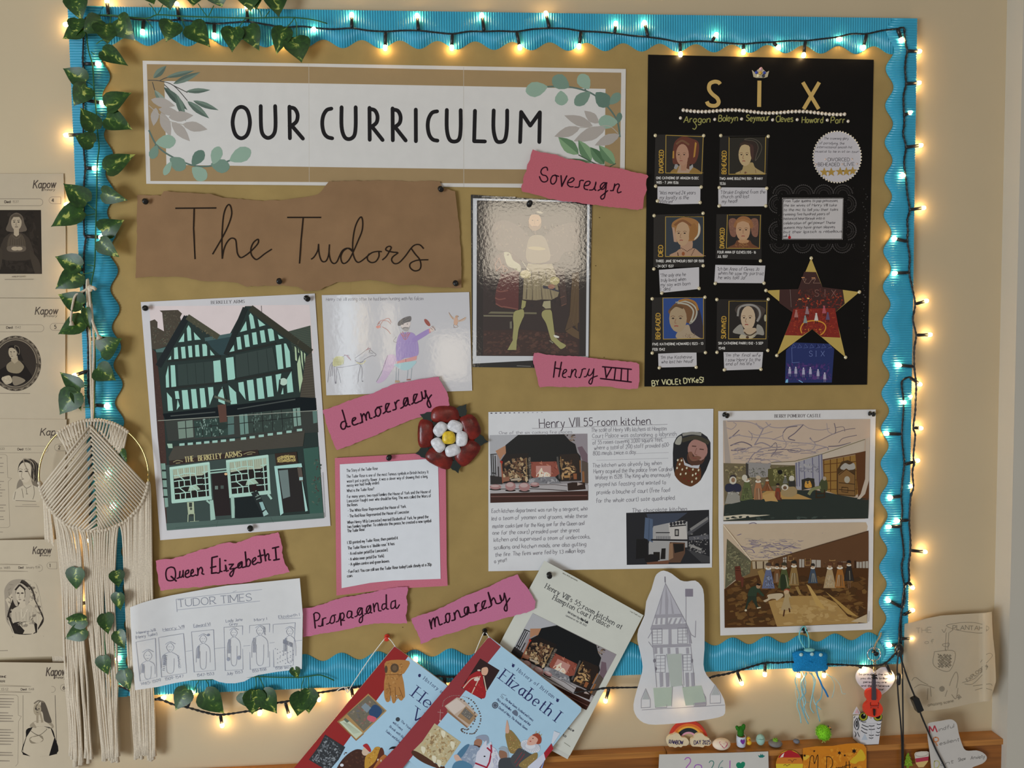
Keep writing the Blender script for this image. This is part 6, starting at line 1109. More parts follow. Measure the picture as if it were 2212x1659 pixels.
# ================================================================ tower cut-out
TOW = thing('tower_drawing', P(1468, 1398, .019), 'cut-out white paper with a pencil drawing of a tall timbered tower', 'drawing')
tw_curl = lambda x, y: .004+.006*max(0, (y-1430)/130)**2-.003*max(0, (1440-y)/200)
sheet('paper', None, None, cat_rom(prs('195 33 240 50 290 88 330 95 375 90 410 120 425 170 428 300 428 480 422 570 440 630 500 700 540 770 547 830 535 862 470 880 350 898 200 912 110 912 60 890 30 850 22 800 40 720 72 610 72 560 60 500 45 430 50 370 85 290 95 210 125 140 145 70 165 45'), 2, True), 'd6d6dd', .0240, 'thin', fr=(1360, 1220, 220, 582), curl=tw_curl, grid=12, parent=TOW)
a = Art(.0243, (1360, 1220, 220, 582), curl=tw_curl); S1, S2 = 'a7a4ab', '94919a'
a.fill('205 110 320 325 300 335 290 295 145 295', 'bcbac1')
for q in ('190 150 180 280 170 285 178 190', '207 115 222 200 218 340 205 340 203 200', '232 165 255 280 242 280', '145 285 295 280 310 300 140 305', '130 345 325 335 340 365 120 372', '222 340 238 340 240 460 222 460', '130 458 350 452 352 468 132 475', '330 345 350 400 352 450 338 450'): a.fill(q, S1)
for i in range(6): a.fill([(150+i*28, 305), (160+i*28, 305), (150+i*28+(8 if i < 3 else -4), 340), (138+i*28+(8 if i < 3 else -4), 340)], S1)
for x in (140, 172, 215, 262, 322): a.fill([(x, 475), (x+16, 474), (x+18, 508), (x+2, 510)], S1)
for x in (170, 205, 318, 350): a.fill([(x, 618), (x+20, 616), (x+22, 695), (x+4, 700)], S1)
a.lines('205 108 145 295|205 108 325 335|203 68 204 108|145 295 120 370|322 330 352 400 375 415 378 320|322 180 322 410|125 370 132 475|345 400 355 450|135 475 155 700|350 470 372 690|210 510 240 700|300 510 310 690|105 420 125 385|108 440 130 470', 3, S2)
a.line('202 68 203 100', 6, '7d7a82'); a.rect(318, 138, 362, 182, '8b8490')
for x0, y0, x1, y1 in ((130, 368, 185, 452), (275, 362, 330, 450), (150, 520, 203, 615), (305, 515, 352, 605)):
    a.loop([(x0, y0), (x1, y0-2), (x1, y1), (x0, y1)], 2.5, S2)
    for i in range(1, 5): a.line([(x0, y0+(y1-y0)*i/5), (x1, y0+(y1-y0)*i/5-2)], 1.8, S2)
    a.line([((x0+x1)/2, y0), ((x0+x1)/2, y1)], 1.8, S2)
a.fill('212 512 295 508 300 690 235 700', 'b7beb6'); a.fill('135 705 245 700 240 805 145 815', 'b6c2b2'); a.fill('300 700 410 690 440 795 320 805', 'b6c2b2')
a.fill('228 575 290 572 288 620 268 632 240 628', 'c8c8ce'); a.loop('228 575 290 572 288 620 262 635 236 622', 2.5, S2); a.lines('225 570 235 545 258 538 282 545 292 570|262 635 262 680|240 680 298 678 325 800|245 690 240 810', 2.5, S2, 1)
for x, y, w in ((92, 770, 26), (180, 770, 32), (402, 760, 34), (490, 745, 30)): a.loop([(x-w, y), (x, y-62), (x+w, y), (x+w, y+45), (x-w, y+48)], 2.5, S2); a.fill([(x-w*.8, y), (x, y-55), (x+w*.8, y)], 'b3b6b5')
a.fill('370 760 435 752 440 800 372 805', 'a9a3a9'); a.line('70 830 545 802', 2.5, S2); a.ell(142, 548, 7, 12, '77747c'); a.ell(150, 595, 6, 10, '77747c'); a.ell(358, 550, 4, 12, '77747c')
a.build('pencil_drawing', 'thin', TOW)
# ================================================================ worksheets on the wall
INK, LN = '4a4038', '7c7162'
def worksheet(label, out, d, draw, fr, cv=None):
    p = prs(out); cx, cy = sum(x for x, y in p)/len(p), sum(y for x, y in p)/len(p)
    t = thing('portrait_worksheet', P(cx, cy, d), label, 'worksheet', 'printed portrait worksheets on the left wall')
    sheet('paper', None, None, out, 'b0a28b', d, 'paper', curl=cv, grid=14 if cv else 0, parent=t)
    a = Art(d, fr, curl=cv, z0=4e-5); b = Art(d, fr, curl=cv, z0=4e-5); draw(a, b); a.build('print', 'paper', t); b.build('portrait', 'paper', t)
def logo(a, x, y, w, h, s):
    a.text('Kapow', x, y, h, h*.14, INK, to=(x+w, y-h*.06), slant=.22, cap=True); a.text('Primary', x+w*.45, y+h*.38, h*.3, h*.05, INK, to=(x+w*.98, y+h*.33), slant=.2)
def pill(a, x1, y0, y1, w):
    r = (y1-y0)/2; a.line([(-1200, y0), (x1-r, y0)]+[(x1-r+r*math.sin(i*math.pi/8), y0+r-r*math.cos(i*math.pi/8)) for i in range(9)]+[(-1200, y1)], w, LN)
def chip(a, x0, x1, y0, y1, n, w):
    r = (y1-y0)/2; a.loop([(x1, y0), (x1, y1)]+[(x0+r-r*math.sin(i*math.pi/8), y1-r+r*math.cos(i*math.pi/8)) for i in range(9)], w, LN); a.text(n, x0+(x1-x0)*.24, y1-r*.5, r*1.0, w*2, INK)
def lady(b, cx, cy, s, tones, dark=True):
    """a plain half-length lady: veil, shoulders, bodice, hands, head"""
    bg, veil, gown, bod, skin = tones; T = lambda q: [(cx+x*s, cy+y*s) for x, y in prs(q)]
    b.fill(T('-1.3 1.2 -1.1 .0 -.8 -.9 0 -1.35 .8 -.9 1.1 .1 1.3 1.2'), veil, 1); b.fill(T('-2.2 5 -1.9 2.6 -1.2 1.7 -.4 1.3 .4 1.3 1.2 1.7 1.9 2.6 2.2 5'), gown, 1); b.fill(T('-1.2 3.6 -1.1 2.2 -.5 1.5 .5 1.5 1.1 2.2 1.2 3.6 0 3.9'), bod, 1)
    b.fill(T('-.35 1.7 -.35 .8 .35 .8 .35 1.7 0 1.95'), skin); b.ell(cx, cy, s*.72, s*1.08, skin); b.fill(T('-.75 -.2 -.8 -.7 -.3 -1.12 .3 -1.12 .8 -.7 .75 -.2 .4 -.75 -.4 -.75'), bod)
    for q in (-.3, .3): b.ell(cx+q*s, cy-.05*s, .14*s, .07*s, '2a2622'); b.line(T('%g -.25 %g -.32' % (q-.2, q+.18)), .07*s, '3a342e')
    b.line(T('.0 0 -.08 .38 .1 .4'), .06*s, '6b5f52', 1); b.line(T('-.2 .62 .22 .62'), .09*s, '4a3a34'); b.line(T('-.6 1.75 -.3 2.1 0 2.25 .3 2.1 .6 1.75'), .07*s, veil, 1)
    for i in range(14): t = -1.1+i*.17; b.line(T('%g 2.3 %g 3.5' % (t*.85, t)), .03*s, (veil, gown)[i % 2])
    b.fill(T('-1.3 3.4 -.6 3.2 .6 3.2 1.3 3.4 1 4.0 -1 4.0'), veil, 1); b.ell(cx-.2*s, cy+3.6*s, .5*s, .28*s, skin); b.ell(cx+.4*s, cy+3.6*s, .45*s, .26*s, skin)
def w4(a, b):
    logo(a, 660, 335, 440, 150, 1); pill(a, 855, 548, 685, 9); chip(a, 975, 1210, 510, 645, '4', 8); a.text('Died:', 92, 632, 48, 11, INK, to=(215, 630)); a.text('1537', 250, 630, 46, 6, LN, to=(370, 628)); a.fr(0, 400, 560)
    a.text('ANNE OF CLEVES', 100, 786, 10, 2, LN, to=(215, 783)); a.line('40 805 285 803', 4, LN)
    b.fr(0, 400, 560); b.fill('-240 212 350 212 358 757 -240 757', '29231d'); b.clut(-200, 220, 350, 750, 60, ['332c25', '211c17'], 30, 120, 3); lady(b, 140, 318, 62, ('2a', '5c5145', '3a322a', '4d4337', 'a3937c')); b.fill('-240 690 -40 560 20 560 -20 757 -240 757', '3d352c', 1); b.fill('250 560 330 640 350 757 300 757', '3d352c', 1)
    b.fill('-260 757.5 358 757.5 358 830 -260 830', 'b0a28b')
    a.z += 1e-3; a.text('ANNE OF CLEVES', 100, 786, 10, 2, LN, to=(215, 783)); a.line('40 805 285 803', 4, LN)
def w5(a, b):
    logo(a, 485, 250, 305, 98, 1); pill(a, 605, 392, 490, 5); chip(a, 690, 930, 373, 470, '5', 5); a.text('Died:', 88, 446, 30, 7, INK, to=(178, 444)); a.text('1542', 205, 444, 30, 4, LN, to=(285, 442)); a.line('-200 1336 415 1340', 7, LN)
    b.ell(215, 925, 352, 382, '4b4238', n=40); b.loop([(215+325*math.cos(i*math.pi/20), 925+355*math.sin(i*math.pi/20)) for i in range(40)], 26, '6a5f50')
    for i in range(48): t = i*math.pi/24; b.ell(215+336*math.cos(t), 925+366*math.sin(t), 15, 11, ('7b705f', '3d352c')[i % 2], math.degrees(t)+60, 8)
    b.ell(215, 925, 292, 326, '322b25', n=40); b.loop([(215+290*math.cos(i*math.pi/20), 925+324*math.sin(i*math.pi/20)) for i in range(40)], 8, '8d806c'); b.fill('-60 1130 -20 1030 80 960 130 900 250 880 330 930 400 1030 440 1110 360 1180 215 1230 60 1200 -20 1160', '1f1a17', 1)
    b.fill('90 950 180 880 250 880 300 920 330 980 260 1060 120 1040', '83765f', 1); b.fill('150 880 170 820 240 820 250 890 200 930', '9c8d74'); b.ell(175, 775, 58, 88, 'a4957d', -6); b.fill('110 720 140 680 220 680 280 730 290 800 320 890 250 860 230 760 170 710', '211c18', 1); b.loop('200 690 250 700 270 760 255 800', 8, '6d6251', 1)
    for x in (150, 195): b.ell(x, 765, 11, 6, '2a2420', n=8)
    b.line('160 765 150 800 165 806', 5, '6b5f50', 1); b.line('148 826 178 826', 6, '4a3d36'); b.fill('20 1130 120 1090 160 1130 160 1190 80 1210', 'a89a82', 1); b.fill('170 1110 260 1110 350 1160 280 1210 190 1225', '7d715f', 1); b.clut(30, 1110, 150, 1200, 20, ['c0b198', '8d806c'], 10, 34, 4)
def w2(a, b):
    logo(a, 515, 240, 330, 88, 1); pill(a, 615, 378, 463, 4); chip(a, 697, 900, 352, 438, '2', 4); a.text('Died:', 225, 430, 27, 6, INK, to=(300, 430)); a.text('1536', 320, 430, 27, 4, LN, to=(395, 428)); a.text('1533', -20, 425, 27, 4, LN, to=(55, 424))
    a.line('-400 485 70 485 90 505 100 780 150 790 105 830 125 1400 100 1420 -400 1424', 3.5, LN)
    rn = random.Random(3)
    for y in (535, 605, 645, 725, 838, 880, 915, 945, 985, 1025, 1140, 1175, 1215, 1290, 1325): a.text('told', -300, y, 16, 4, LN); a.line([(-380, y-6), (rn.uniform(10, 75), y-8)], 9, '85796a')
    a.line('285 1128 470 1126', 6, '8a7e6e'); a.line('195 1148 505 1152', 7, '8a7e6e'); a.line('-300 1478 35 1478', 8, '8a7e6e')
    b.fill('215 960 220 860 260 800 300 880 260 940', '7d7263', 1); b.fill('400 800 440 600 500 620 490 780 510 930 440 900', '6f6455', 1); b.fill('160 1060 180 960 300 880 420 880 520 940 510 1080 400 1080 200 1075', 'b5a892', 1); b.ell(318, 700, 82, 145, 'b8aa94', -4)
    b.fill('228 720 240 620 290 555 360 540 440 560 490 640 480 760 440 830 400 770 400 640 360 590 290 590 245 640', '2e2822', 1); b.loop('300 560 380 560 430 620 430 740 420 820', 14, '8a7d6a', 1); b.loop('380 550 450 590 470 680 455 780', 8, '6a5f50', 1)
    for x in (262, 338): b.ell(x, 700, 22, 9, '4a4138', n=10); b.line([(x-28, 676), (x, 668), (x+28, 678)], 5, '5c5246', 1)
    b.line('285 700 272 770 292 780', 5, '6b6053', 1); b.line('275 800 305 796', 9, '5a4d44'); b.lines('300 880 340 915 400 885|335 920 345 990|280 920 300 1040|430 890 440 980 420 1060|200 1075 460 1082|180 1060 200 960|330 990 360 990', 6, '5c5246', 1); b.hatch(420, 600, 480, 800, 16, 4, '3a332c', -10, 60)
def w1(a, b):
    logo(a, 420, 215, 228, 88, 1); pill(a, 545, 355, 440, 4); chip(a, 600, 728, 322, 408, '1', 4); a.text('Died:', 238, 405, 27, 6, INK, to=(302, 403)); a.text('January 1536', 328, 403, 27, 4, LN, to=(510, 398)); a.text('Born: 1485', -60, 412, 27, 5, LN, to=(128, 406)); a.line('155 1276 560 1268', 5, LN); a.line('-100 1458 100 1452', 8, LN)
    b.fill('60 660 140 560 280 540 440 580 500 700 550 980 560 1080 480 1200 440 1240 190 1240 130 1150 75 1050 60 800', '8f8372', 1); b.clut(60, 560, 550, 1200, 120, ['7d7262', '9a8e7b', '6a6052', '85796a'], 20, 90, 3, '70 680 140 570 440 590 500 720 545 1000 540 1100 160 1200 90 1050 70 800')
    b.fill('90 1020 160 800 250 600 290 550 380 620 440 780 560 1040 490 1180 440 1235 190 1235 130 1100', '2b241e', 1); b.fill('150 950 220 890 300 860 400 880 470 960 470 1100 320 1080 170 1110', 'a89b86', 1); b.fill('160 1110 320 1080 470 1110 440 1235 200 1235', '241e19', 1); b.fill('240 880 260 820 320 820 330 890 285 920', 'b0a28c'); b.ell(260, 735, 58, 105, 'b3a58f')
    b.fill('165 800 160 680 250 590 340 640 385 700 370 820 340 880 320 820 320 680 255 620 200 680 210 780 230 870 200 880', 'a09380', 1); b.line('195 680 252 610 325 675', 22, '2b241e'); b.line('280 555 400 650 450 800', 16, '3a322a', 1)
    for x in (232, 285): b.ell(x, 718, 18, 10, '3a322b', n=10)
    b.line('255 720 242 775 262 782', 5, '6b6053', 1); b.line('240 802 270 800', 8, '5a4d44'); b.lines('270 920 290 1040 350 920|480 980 480 1230|100 1030 180 1240', 8, 'c0b29b', 1); b.ell(308, 1105, 16, 16, 'b5a892')
    for i in range(6): b.line([(200+i*44, 960), (210+i*42, 1070)], 4, '857a69')
def w6(a, b):
    logo(a, 395, 872, 165, 68, 1); pill(a, 472, 963, 1014, 3); chip(a, 515, 606, 945, 1002, '6', 3); a.text('Died:', 178, 997, 17, 4, INK, to=(228, 996)); a.text('1548', 243, 996, 17, 2.6, LN, to=(288, 995)); a.text('Born: 1512', -90, 997, 17, 3, LN, to=(70, 995))
    a.text('CATHERINE', -90, 890, 16, 4, INK, to=(52, 888)); a.text('PARR', -50, 930, 16, 4, INK, to=(42, 928)); a.line('-300 1034 140 1036 154 1052 156 1210 182 1218 158 1262 152 1620 132 1645', 2.6, LN)
    rn = random.Random(6)
    for i, y in enumerate((1070, 1095, 1118, 1142, 1190, 1215, 1238, 1262, 1335, 1358, 1382, 1408, 1432, 1458, 1530, 1552, 1600)): a.line([(-280, y), (rn.uniform(70, 130), y-1)], 7, '85796a')
    b.fill('195 1038 472 1038 487 1542 195 1548', '1e1916'); b.fill('260 1310 300 1260 420 1260 450 1320', '8a7d69', 1); b.fill('300 1160 320 1110 350 1085 385 1105 420 1200 440 1270 380 1260 360 1180', '4f463b', 1); b.ell(318, 1160, 34, 52, '94866f'); b.fill('310 1200 350 1190 370 1270 310 1275', '8d7f69'); b.line('290 1110 330 1085 375 1100', 12, '6d6252', 1); b.fill('240 1320 420 1310 470 1400 480 1540 200 1546 220 1400', '15110f', 1); b.fill('255 1400 350 1380 365 1430 270 1450', '7d715e', 1); b.lines('260 1340 330 1380 400 1330|270 1330 400 1325', 4, '4a4137', 1)
    for x in (305, 332): b.ell(x, 1155, 7, 4, '241e1a', n=8)
    b.line('318 1156 312 1176', 3, '5c5144'); b.line('310 1186 328 1186', 4, '4a3a33')
worksheet('greyish worksheet numbered 4, topmost of the wall sheets left of the board', '-112 375 137 375 142 500 142.5 643 -112 643', .0022, w4, (0, 370, 240))
worksheet('greyish worksheet numbered 5 with a portrait in a round carved frame', '-112 643 141 645 141 760 141 906 -112 904', .003, w5, (0, 640, 240, 1531))
worksheet('greyish worksheet numbered 2 with a line portrait, partly behind the macrame hoop', '-112 903 144 906 140 1030 137 1168 -112 1166', .0038, w2, (0, 900, 160, 948))
worksheet('greyish worksheet numbered 1 lying over the left macrame fringe', '-112 1168 124 1165 138 1285 155.5 1417 -112 1422', .017, w1, (0, 1160, 180, 1066), lambda x, y: -.012*max(0, min(1, (70-x)/120)))
worksheet('greyish worksheet numbered 6, lowest of the wall sheets left of the board', '-112 1429 143 1432 150 1436 155 1445 160 1467 165 1543 170 1668 -112 1672', .018, w6, (0, 1239, 560), lambda x, y: -.012*max(0, min(1, (80-x)/120)))
# ================================================================ macrame wall hanging
MAC = thing('macrame_hanging', P(203, 1027, .028), 'cream macrame wall hanging on a gold hoop with a long cotton fringe', 'macrame')
mx_ = lambda u, v, d: P(u*Q, 800+v*Q, d)
b = MB(True); b.tube([mx_(800+468*math.cos(t), 897+474*math.sin(t), .028) for t in (i*2*math.pi/64 for i in range(65))], .0015, 'b3a06a', 8); b.build('hoop', 'metal', MAC)
CO = 'c4b7a3'
def cord(b, pts, r=.0021, seed=0): b.tube(pts, r, CO, 6)
b = MB(True)
cord(b, [mx_(*p) for p in cat_rom([(785, 420, .029), (778, 200, .027), (775, 0, .025), (768, -260, .025), (755, -420, .026), (742, -700, .027), (748, -780, .026), (760, -700, .025), (785, -500, .026), (800, -200, .027), (795, 50, .028), (790, 420, .03)], 4)], .002)
cord(b, [mx_(*p) for p in cat_rom([(752, -700, .027), (700, -670, .03), (645, -640, .034), (620, -560, .036), (605, -440, .036), (612, -400, .036)], 4)], .0019); cord(b, [mx_(*p) for p in cat_rom([(760, -690, .027), (772, -560, .03), (790, -420, .032), (825, -330, .034), (850, -270, .035)], 4)], [.002]*8+[.003]*8+[.0045]*1 if False else .0021)
b.ball(mx_(770, -700, .028), .005, .004, .006, CO, 8, 6); b.tube([mx_(760, -710, .028), mx_(800, -705, .03), mx_(815, -690, .031)], .003, CO, 6); b.tube([mx_(838, -300, .034), mx_(850, -268, .035)], [.0025, .0055], CO, 7); b.tube([mx_(610, -420, .036), mx_(612, -382, .036)], [.002, .0045], CO, 7)
b.build('hanging_loop', 'cord', MAC)
# knots round the hoop
b = MB(True)
for i in range(27):
    t = math.radians(-130+i*3.0); u, v = 800+468*math.cos(t), 897+474*math.sin(t); b.ball(mx_(u, v, .029), .0026, .003, .0034, CO, 8, 6)
for i in range(44):
    t = math.radians(8+i*3.82); u, v = 800+468*math.cos(t), 897+474*math.sin(t); b.ball(mx_(u, v, .029), .0032, .0034, .0034, CO, 8, 6)
b.build('knots', 'cord', MAC)
# woven chevrons and hanging panel
b = MB(True)
for i in range(22):
    s = -1 if i < 11 else 1; k = i if i < 11 else 21-i; x0 = 800+s*(30+(10-k)*24) if False else 0
    t = math.radians(-128+i*3.55); u, v = 800+468*math.cos(t), 897+474*math.sin(t)
    tgt = (770+(u-775)*.62, 470+abs(u-772)*1.02+40); cord(b, [mx_(u, v, .0295), mx_((u+tgt[0])/2, (v+tgt[1])/2, .0285), mx_(*tgt, .028)], .0018)
for i in range(9):
    cord(b, [mx_(1085-i*17, 515-i*9, .0285), mx_(1060-i*15, 640, .028), mx_(1035-i*22, 740-i*28, .0278)], .0018)
    cord(b, [mx_(480+i*19, 520-i*10, .0285), mx_(540+i*14, 620-i*10, .028), mx_(590+i*14, 700-i*26, .0278)], .0018)
for i in range(24):
    f = i/23; ys = 470+f*860; sx = 768+f*62+(14 if i % 2 else 0)
    tl = math.radians(166-f*72); u, v = 800+468*math.cos(tl), 897+474*math.sin(tl); cord(b, [mx_(sx, ys, .031), mx_((sx+u)/2, (ys+v)/2, .0305), mx_(u, v, .0295)], .00185)
    tr = math.radians(12+f*74); u, v = 800+468*math.cos(tr), 897+474*math.sin(tr); sx2 = 768+f*70; cord(b, [mx_(sx2, ys+4, .032), mx_((sx2+u)/2, (ys+v)/2, .031), mx_(u, v, .0295)], .00185)
b.build('woven_cords', 'cord', MAC)
# fringe: from the lower rim to well below the board
b = MB(True); rn = random.Random(21)
for i in range(62):
    f = i/61; t = math.radians(174-f*168); u, v = 800+468*math.cos(t), 897+474*math.sin(t); d = .029+rn.uniform(-.002, .002)
    # target x of the strand at px y 1239 and its end, following the gathered groups of the fringe
    if f < .13: x1, xe, ye, dm, de = 400+f*700, 455+f*800, 2790, .012, .010
    elif f < .40: x1 = 520+(f-.13)/.27*180; xe = 640+(f-.13)/.27*170-rn.uniform(0, 60); ye = rn.uniform(3270, 3380); dm, de = .027, .025
    elif f < .66: x1 = 720+(f-.40)/.26*260; xe = 880+(f-.40)/.26*130+rn.uniform(-10, 10); ye = rn.uniform(3290, 3350); dm, de = .027, .022
    else: x1 = 1055+(f-.66)/.34*240; xe = 1150+(f-.66)/.34*170+rn.uniform(-8, 8); ye = rn.uniform(3270, 3330); dm, de = .021, .019
    v1 = (1239-800)/Q; pts = [(u, v, d), (u+(x1-u)*.55+rn.uniform(-6, 6), v+110, (d+dm)/2), (x1, max(v+200, v1), dm)]
    if f < .13: pts += [(x1+25, v1+300, de), (xe, v1+700, de), (xe+6, ye-800 if False else v1+820, de)]
    else:
        n = 5
        for j in range(1, n): pts.append((x1+(xe-x1)*(j/n)**1.3+rn.uniform(-9, 9), max(v+200, v1)+(ye-max(v+200, v1))*j/n, dm+(de-dm)*j/n+rn.uniform(-.0012, .0012)))
        pts.append((xe, ye, de))
    pp = cat_rom([tuple(p) for p in pts], 3); L3 = [mx_(*p) for p in pp]; r = [.0019]*len(L3)
    if f >= .13: r[-1] = .0036; r[-2] = .0021
    b.tube(L3, r, CO, 5)
b.build('fringe', 'cord', MAC)
# ================================================================ push pins
def pin(x, y, d, label, col='0d0c0c', tilt=(0, 0), name='push_pin', r=.0047):
    v = Vector((tilt[0], -1, tilt[1])).normalized(); b = MB(True)
    b.lathe(P(x, y, d), v, [(0, r*.86), (.0008, r*1.0), (.0018, r*.9), (.0026, r*.55), (.0062, r*.5), (.0072, r*.8), (.0084, r*1.06), (.0098, r*1.0), (.0106, r*.6)], col, 14)
    tag(b.build(name, 'plastic'), label, 'push pin', 'push pins on the board')
for x, y, d, l, tl in ((313, 434, .0155, 'black push pin at the left end of the torn title paper', (.5, -.35)), (951, 407, .0155, 'black push pin at the upper right corner of the torn title paper', (.2, -.4)), (603, 606, .016, 'black push pin in the lower edge of the torn title paper, middle', (.25, -.3)), (985, 613, .016, 'black push pin at the lower right corner of the torn title paper', (-.1, .1)),
                      (314, 666, .0125, 'black push pin at the top left corner of the timbered inn photograph', (.35, 0)), (661, 643, .0125, 'black push pin at the top right corner of the timbered inn photograph', (.6, -.4)), (541, 1143, .0125, 'black push pin in the bottom margin of the timbered inn photograph', (.2, .5)), (1144, 440, .0128, 'black push pin at the top of the laminated portrait', (0, 0)), (841, 987, .014, 'black push pin at the top of the pink backed typed story', (0, -.1)),
                      (1564, 895, .0135, 'black push pin at the top left corner of the castle picture sheet', (.45, -.25)), (1878, 893, .0135, 'black push pin at the top right corner of the castle picture sheet', (.5, -.1)), (1732, 1357, .0135, 'black push pin holding the blue jellyfish loop under the castle pictures', (.5, -.5)), (1186, 1240, .0235, 'black push pin at the top corner of the printed article', (0, -.2)), (1047, 1361, .0135, 'black push pin holding the string of the front history book', (0, -.35)), (1887, 1406, .0165, 'black push pin behind the keyring on the blue border', (.1, -.3))): pin(x, y, d, l, tilt=tl)
pin(836, 1374, .0115, 'red push pin holding the string of the rear history book', 'c23022', (0, -.2))
# ================================================================ printed article
ART = thing('printed_article', P(1200, 1425, .0165), 'tilted printed article with a kitchen fireplace photo pinned behind the front book', 'printed page')
ac = lambda x, y: .001
b = sheet('back_page', None, None, '1180 1222 1384 1334 1226 1640 1022 1530', 'c0c0b8', .0205, 'paper', parent=ART)
sheet('front_page', None, None, '1176 1211 1240 1245 1320 1290 1390 1329 1340 1425 1290 1520 1231 1632 1130 1577 1013 1523 1090 1370', 'c6c7bd', .0220, 'paper', curl=ac, grid=20, parent=ART)
a = Art(.0223, (1100, 1239, 560), curl=ac, z0=1e-4)
a.text("Henry VIII's 55-room kitchen at", 303, 122, 42, 5, '33343a', to=(952, 476), serif=3, nib=2, sp=4.5); a.text('Hampton Court Palace', 368, 220, 42, 5, '33343a', to=(846, 466), serif=3, nib=2, sp=4.5); a.text('Written by', 496, 335, 19, 3, '44454a', to=(598, 390)); a.text('Norfolk', 606, 394, 19, 5, '2a2b30', to=(668, 428)); a.text('Updated on: Apr 28, 2022', 481, 362, 13, 2, '66676a', to=(656, 452)); a.text('Henry VIII 55 room kitchen', 455, 0, 9, 2, '77786f', to=(580, 66)); a.text('norfolk.co', 1030, 325, 9, 2, '77786f', to=(1118, 374))
a.text('ace', 500, 1325, 20, 4, '55565a', to=(548, 1350)); a.text('to', 455, 1385, 20, 4, '55565a', to=(482, 1398)); a.line('468 1442 520 1478', 3, '88897f')
a.build('lettering', 'paper', ART)
a = Art(.0223, (1100, 1239, 560), curl=ac, z0=8e-5); kitchen(a, lambda u, v: (205+(u-72)/1863*710-(v-505)/1265*262, 328+(u-72)/1863*365+(v-505)/1265*470), .43); a.build('fireplace_photo', 'paper', ART)
# ================================================================ history books
NAVY, SKY = '23285a', 'a3c4e0'
def pagesbook(name, out, d, t, label, spine, side):
    o = thing(name, P(*prs(out)[0], d), label, 'book', 'history books hung by string')
    p = prs(out); b = MB(); b.slab([P(x, y, d) for x, y in p], .0008, SKY, side); b.build('front_cover', 'satin', o)
    c = [(x+(.0), y) for x, y in p]; b = MB(); b.slab([P(x, y, d-.0009) for x, y in torn(c, 0, 999, 1)], t-.0016, 'd8d0be', 'c9b48e'); b.build('pages', 'paper', o)
    b = MB(); b.slab([P(x, y, d-t) for x, y in p], .0008, '8a3034', side); b.build('back_cover', 'satin', o); return o
HB = pagesbook('history_book', '852 1396 1066 1556 880 1800 666 1622', .0280, .005, 'blue and red history book with a leather glove on its cover, behind the other book', 0, '8a3034')
fH = (630, 1359, 400); kB = 400/2212
# cover art
a = Art(.0280, fH, z0=4e-5)
a.fill('1228 207 1392 326 -130 2440 -400 2260 30 1655', '8f1f1f'); a.fill('1392 326 1410 390 1340 530 1120 380 1250 380', SKY) if False else None
a.fill('1130 385 1405 382 1350 520 1320 545 1340 640 1355 790 1340 825 1310 855 1275 830 1250 790 1240 870 1205 880 1180 780 1170 860 1130 865 1105 790 1105 640 1120 540', 'a9773f', 1); a.clut(1110, 400, 1350, 860, 70, ['b8864c', '93632f', 'c29358', '7d5428'], 14, 60, 3, '1130 400 1370 395 1320 545 1345 780 1300 840 1210 860 1130 850 1105 640'); a.ell(1230, 465, 50, 55, '51402e'); a.ell(1230, 465, 28, 32, '6a543c'); a.ell(1128, 480, 18, 45, '51402e'); a.lines('1115 545 1320 540|1180 700 1178 860|1235 690 1245 860|1160 640 1170 720|1280 690 1330 820', 6, '6d4520', 1)
a.fill('915 770 1135 975 770 1335 545 1105 700 970', 'a88555'); a.fill('915 790 1115 975 860 1220 660 1015', '6d6656'); a.clut(650, 780, 1120, 1220, 120, ['7d7460', '4c5348', '8a5a50', '5a5f6a', '948a74'], 20, 70, 5, '915 795 1105 975 860 1210 670 1015'); a.fill('990 900 1080 975 1010 1070 920 1000', '27466a', 1); a.fill('920 1030 1010 1060 980 1110 905 1080', 'c45a6a', 1); a.fill('880 880 950 940 900 1000 830 930', '7d8a92'); a.fill('660 1075 850 1240 770 1310 570 1110', 'bfc8b0'); a.fill('640 1060 690 1100 660 1120 620 1080', '5d6a5c')
a.lines('700 970 555 1105 770 1330 860 1250', 9, '8a6238'); 
for i in range(9): a.line([(610+i*8, 1110+i*2), (745+i*9, 1245-i*2+6)], 3, '9aa38c')
a.fill('400 1260 640 1410 560 1560 440 1700 205 1560 330 1390', '2c2f33'); a.clut(210, 1270, 630, 1690, 240, ['5c6167', '171a1d', '7d8288', '3f4449', '9aa0a4'], 14, 56, 6, '400 1275 630 1412 550 1560 440 1690 215 1560 335 1395')
a.fill('545 1650 640 1520 760 1440 850 1450 900 1500 900 1600 880 1680 560 1700', '3f2218', 1); a.clut(600, 1460, 880, 1650, 40, ['4f2e20', '33190f', '5c3a28'], 16, 60, 2); a.fill('840 1460 870 1410 910 1420 930 1460 890 1510 850 1500', 'c9b09a', 1); a.fill('850 1390 900 1370 945 1440 935 1470 880 1420', 'a5232a', 1); a.fill('880 1530 960 1460 1000 1410 1060 1420 1060 1520 960 1640 880 1690', 'b98a33', 1); a.clut(900, 1420, 1060, 1640, 50, ['d0a448', '8a5f1f', 'c2802c'], 14, 50, 4, '890 1540 1000 1420 1055 1430 1050 1520 950 1640'); a.fill('1060 1420 1100 1460 1090 1560 960 1690 880 1690 1000 1580', '5a2a18', 1); a.fill('1100 1500 1170 1560 1220 1600 1300 1659 1300 1720 980 1720 1000 1620', 'b5703a', 1)
for i in range(18): a.ell(1030+(i*47) % 240, 1560+(i*31) % 110, 8, 14, 'd8c8b0', 20, 8)
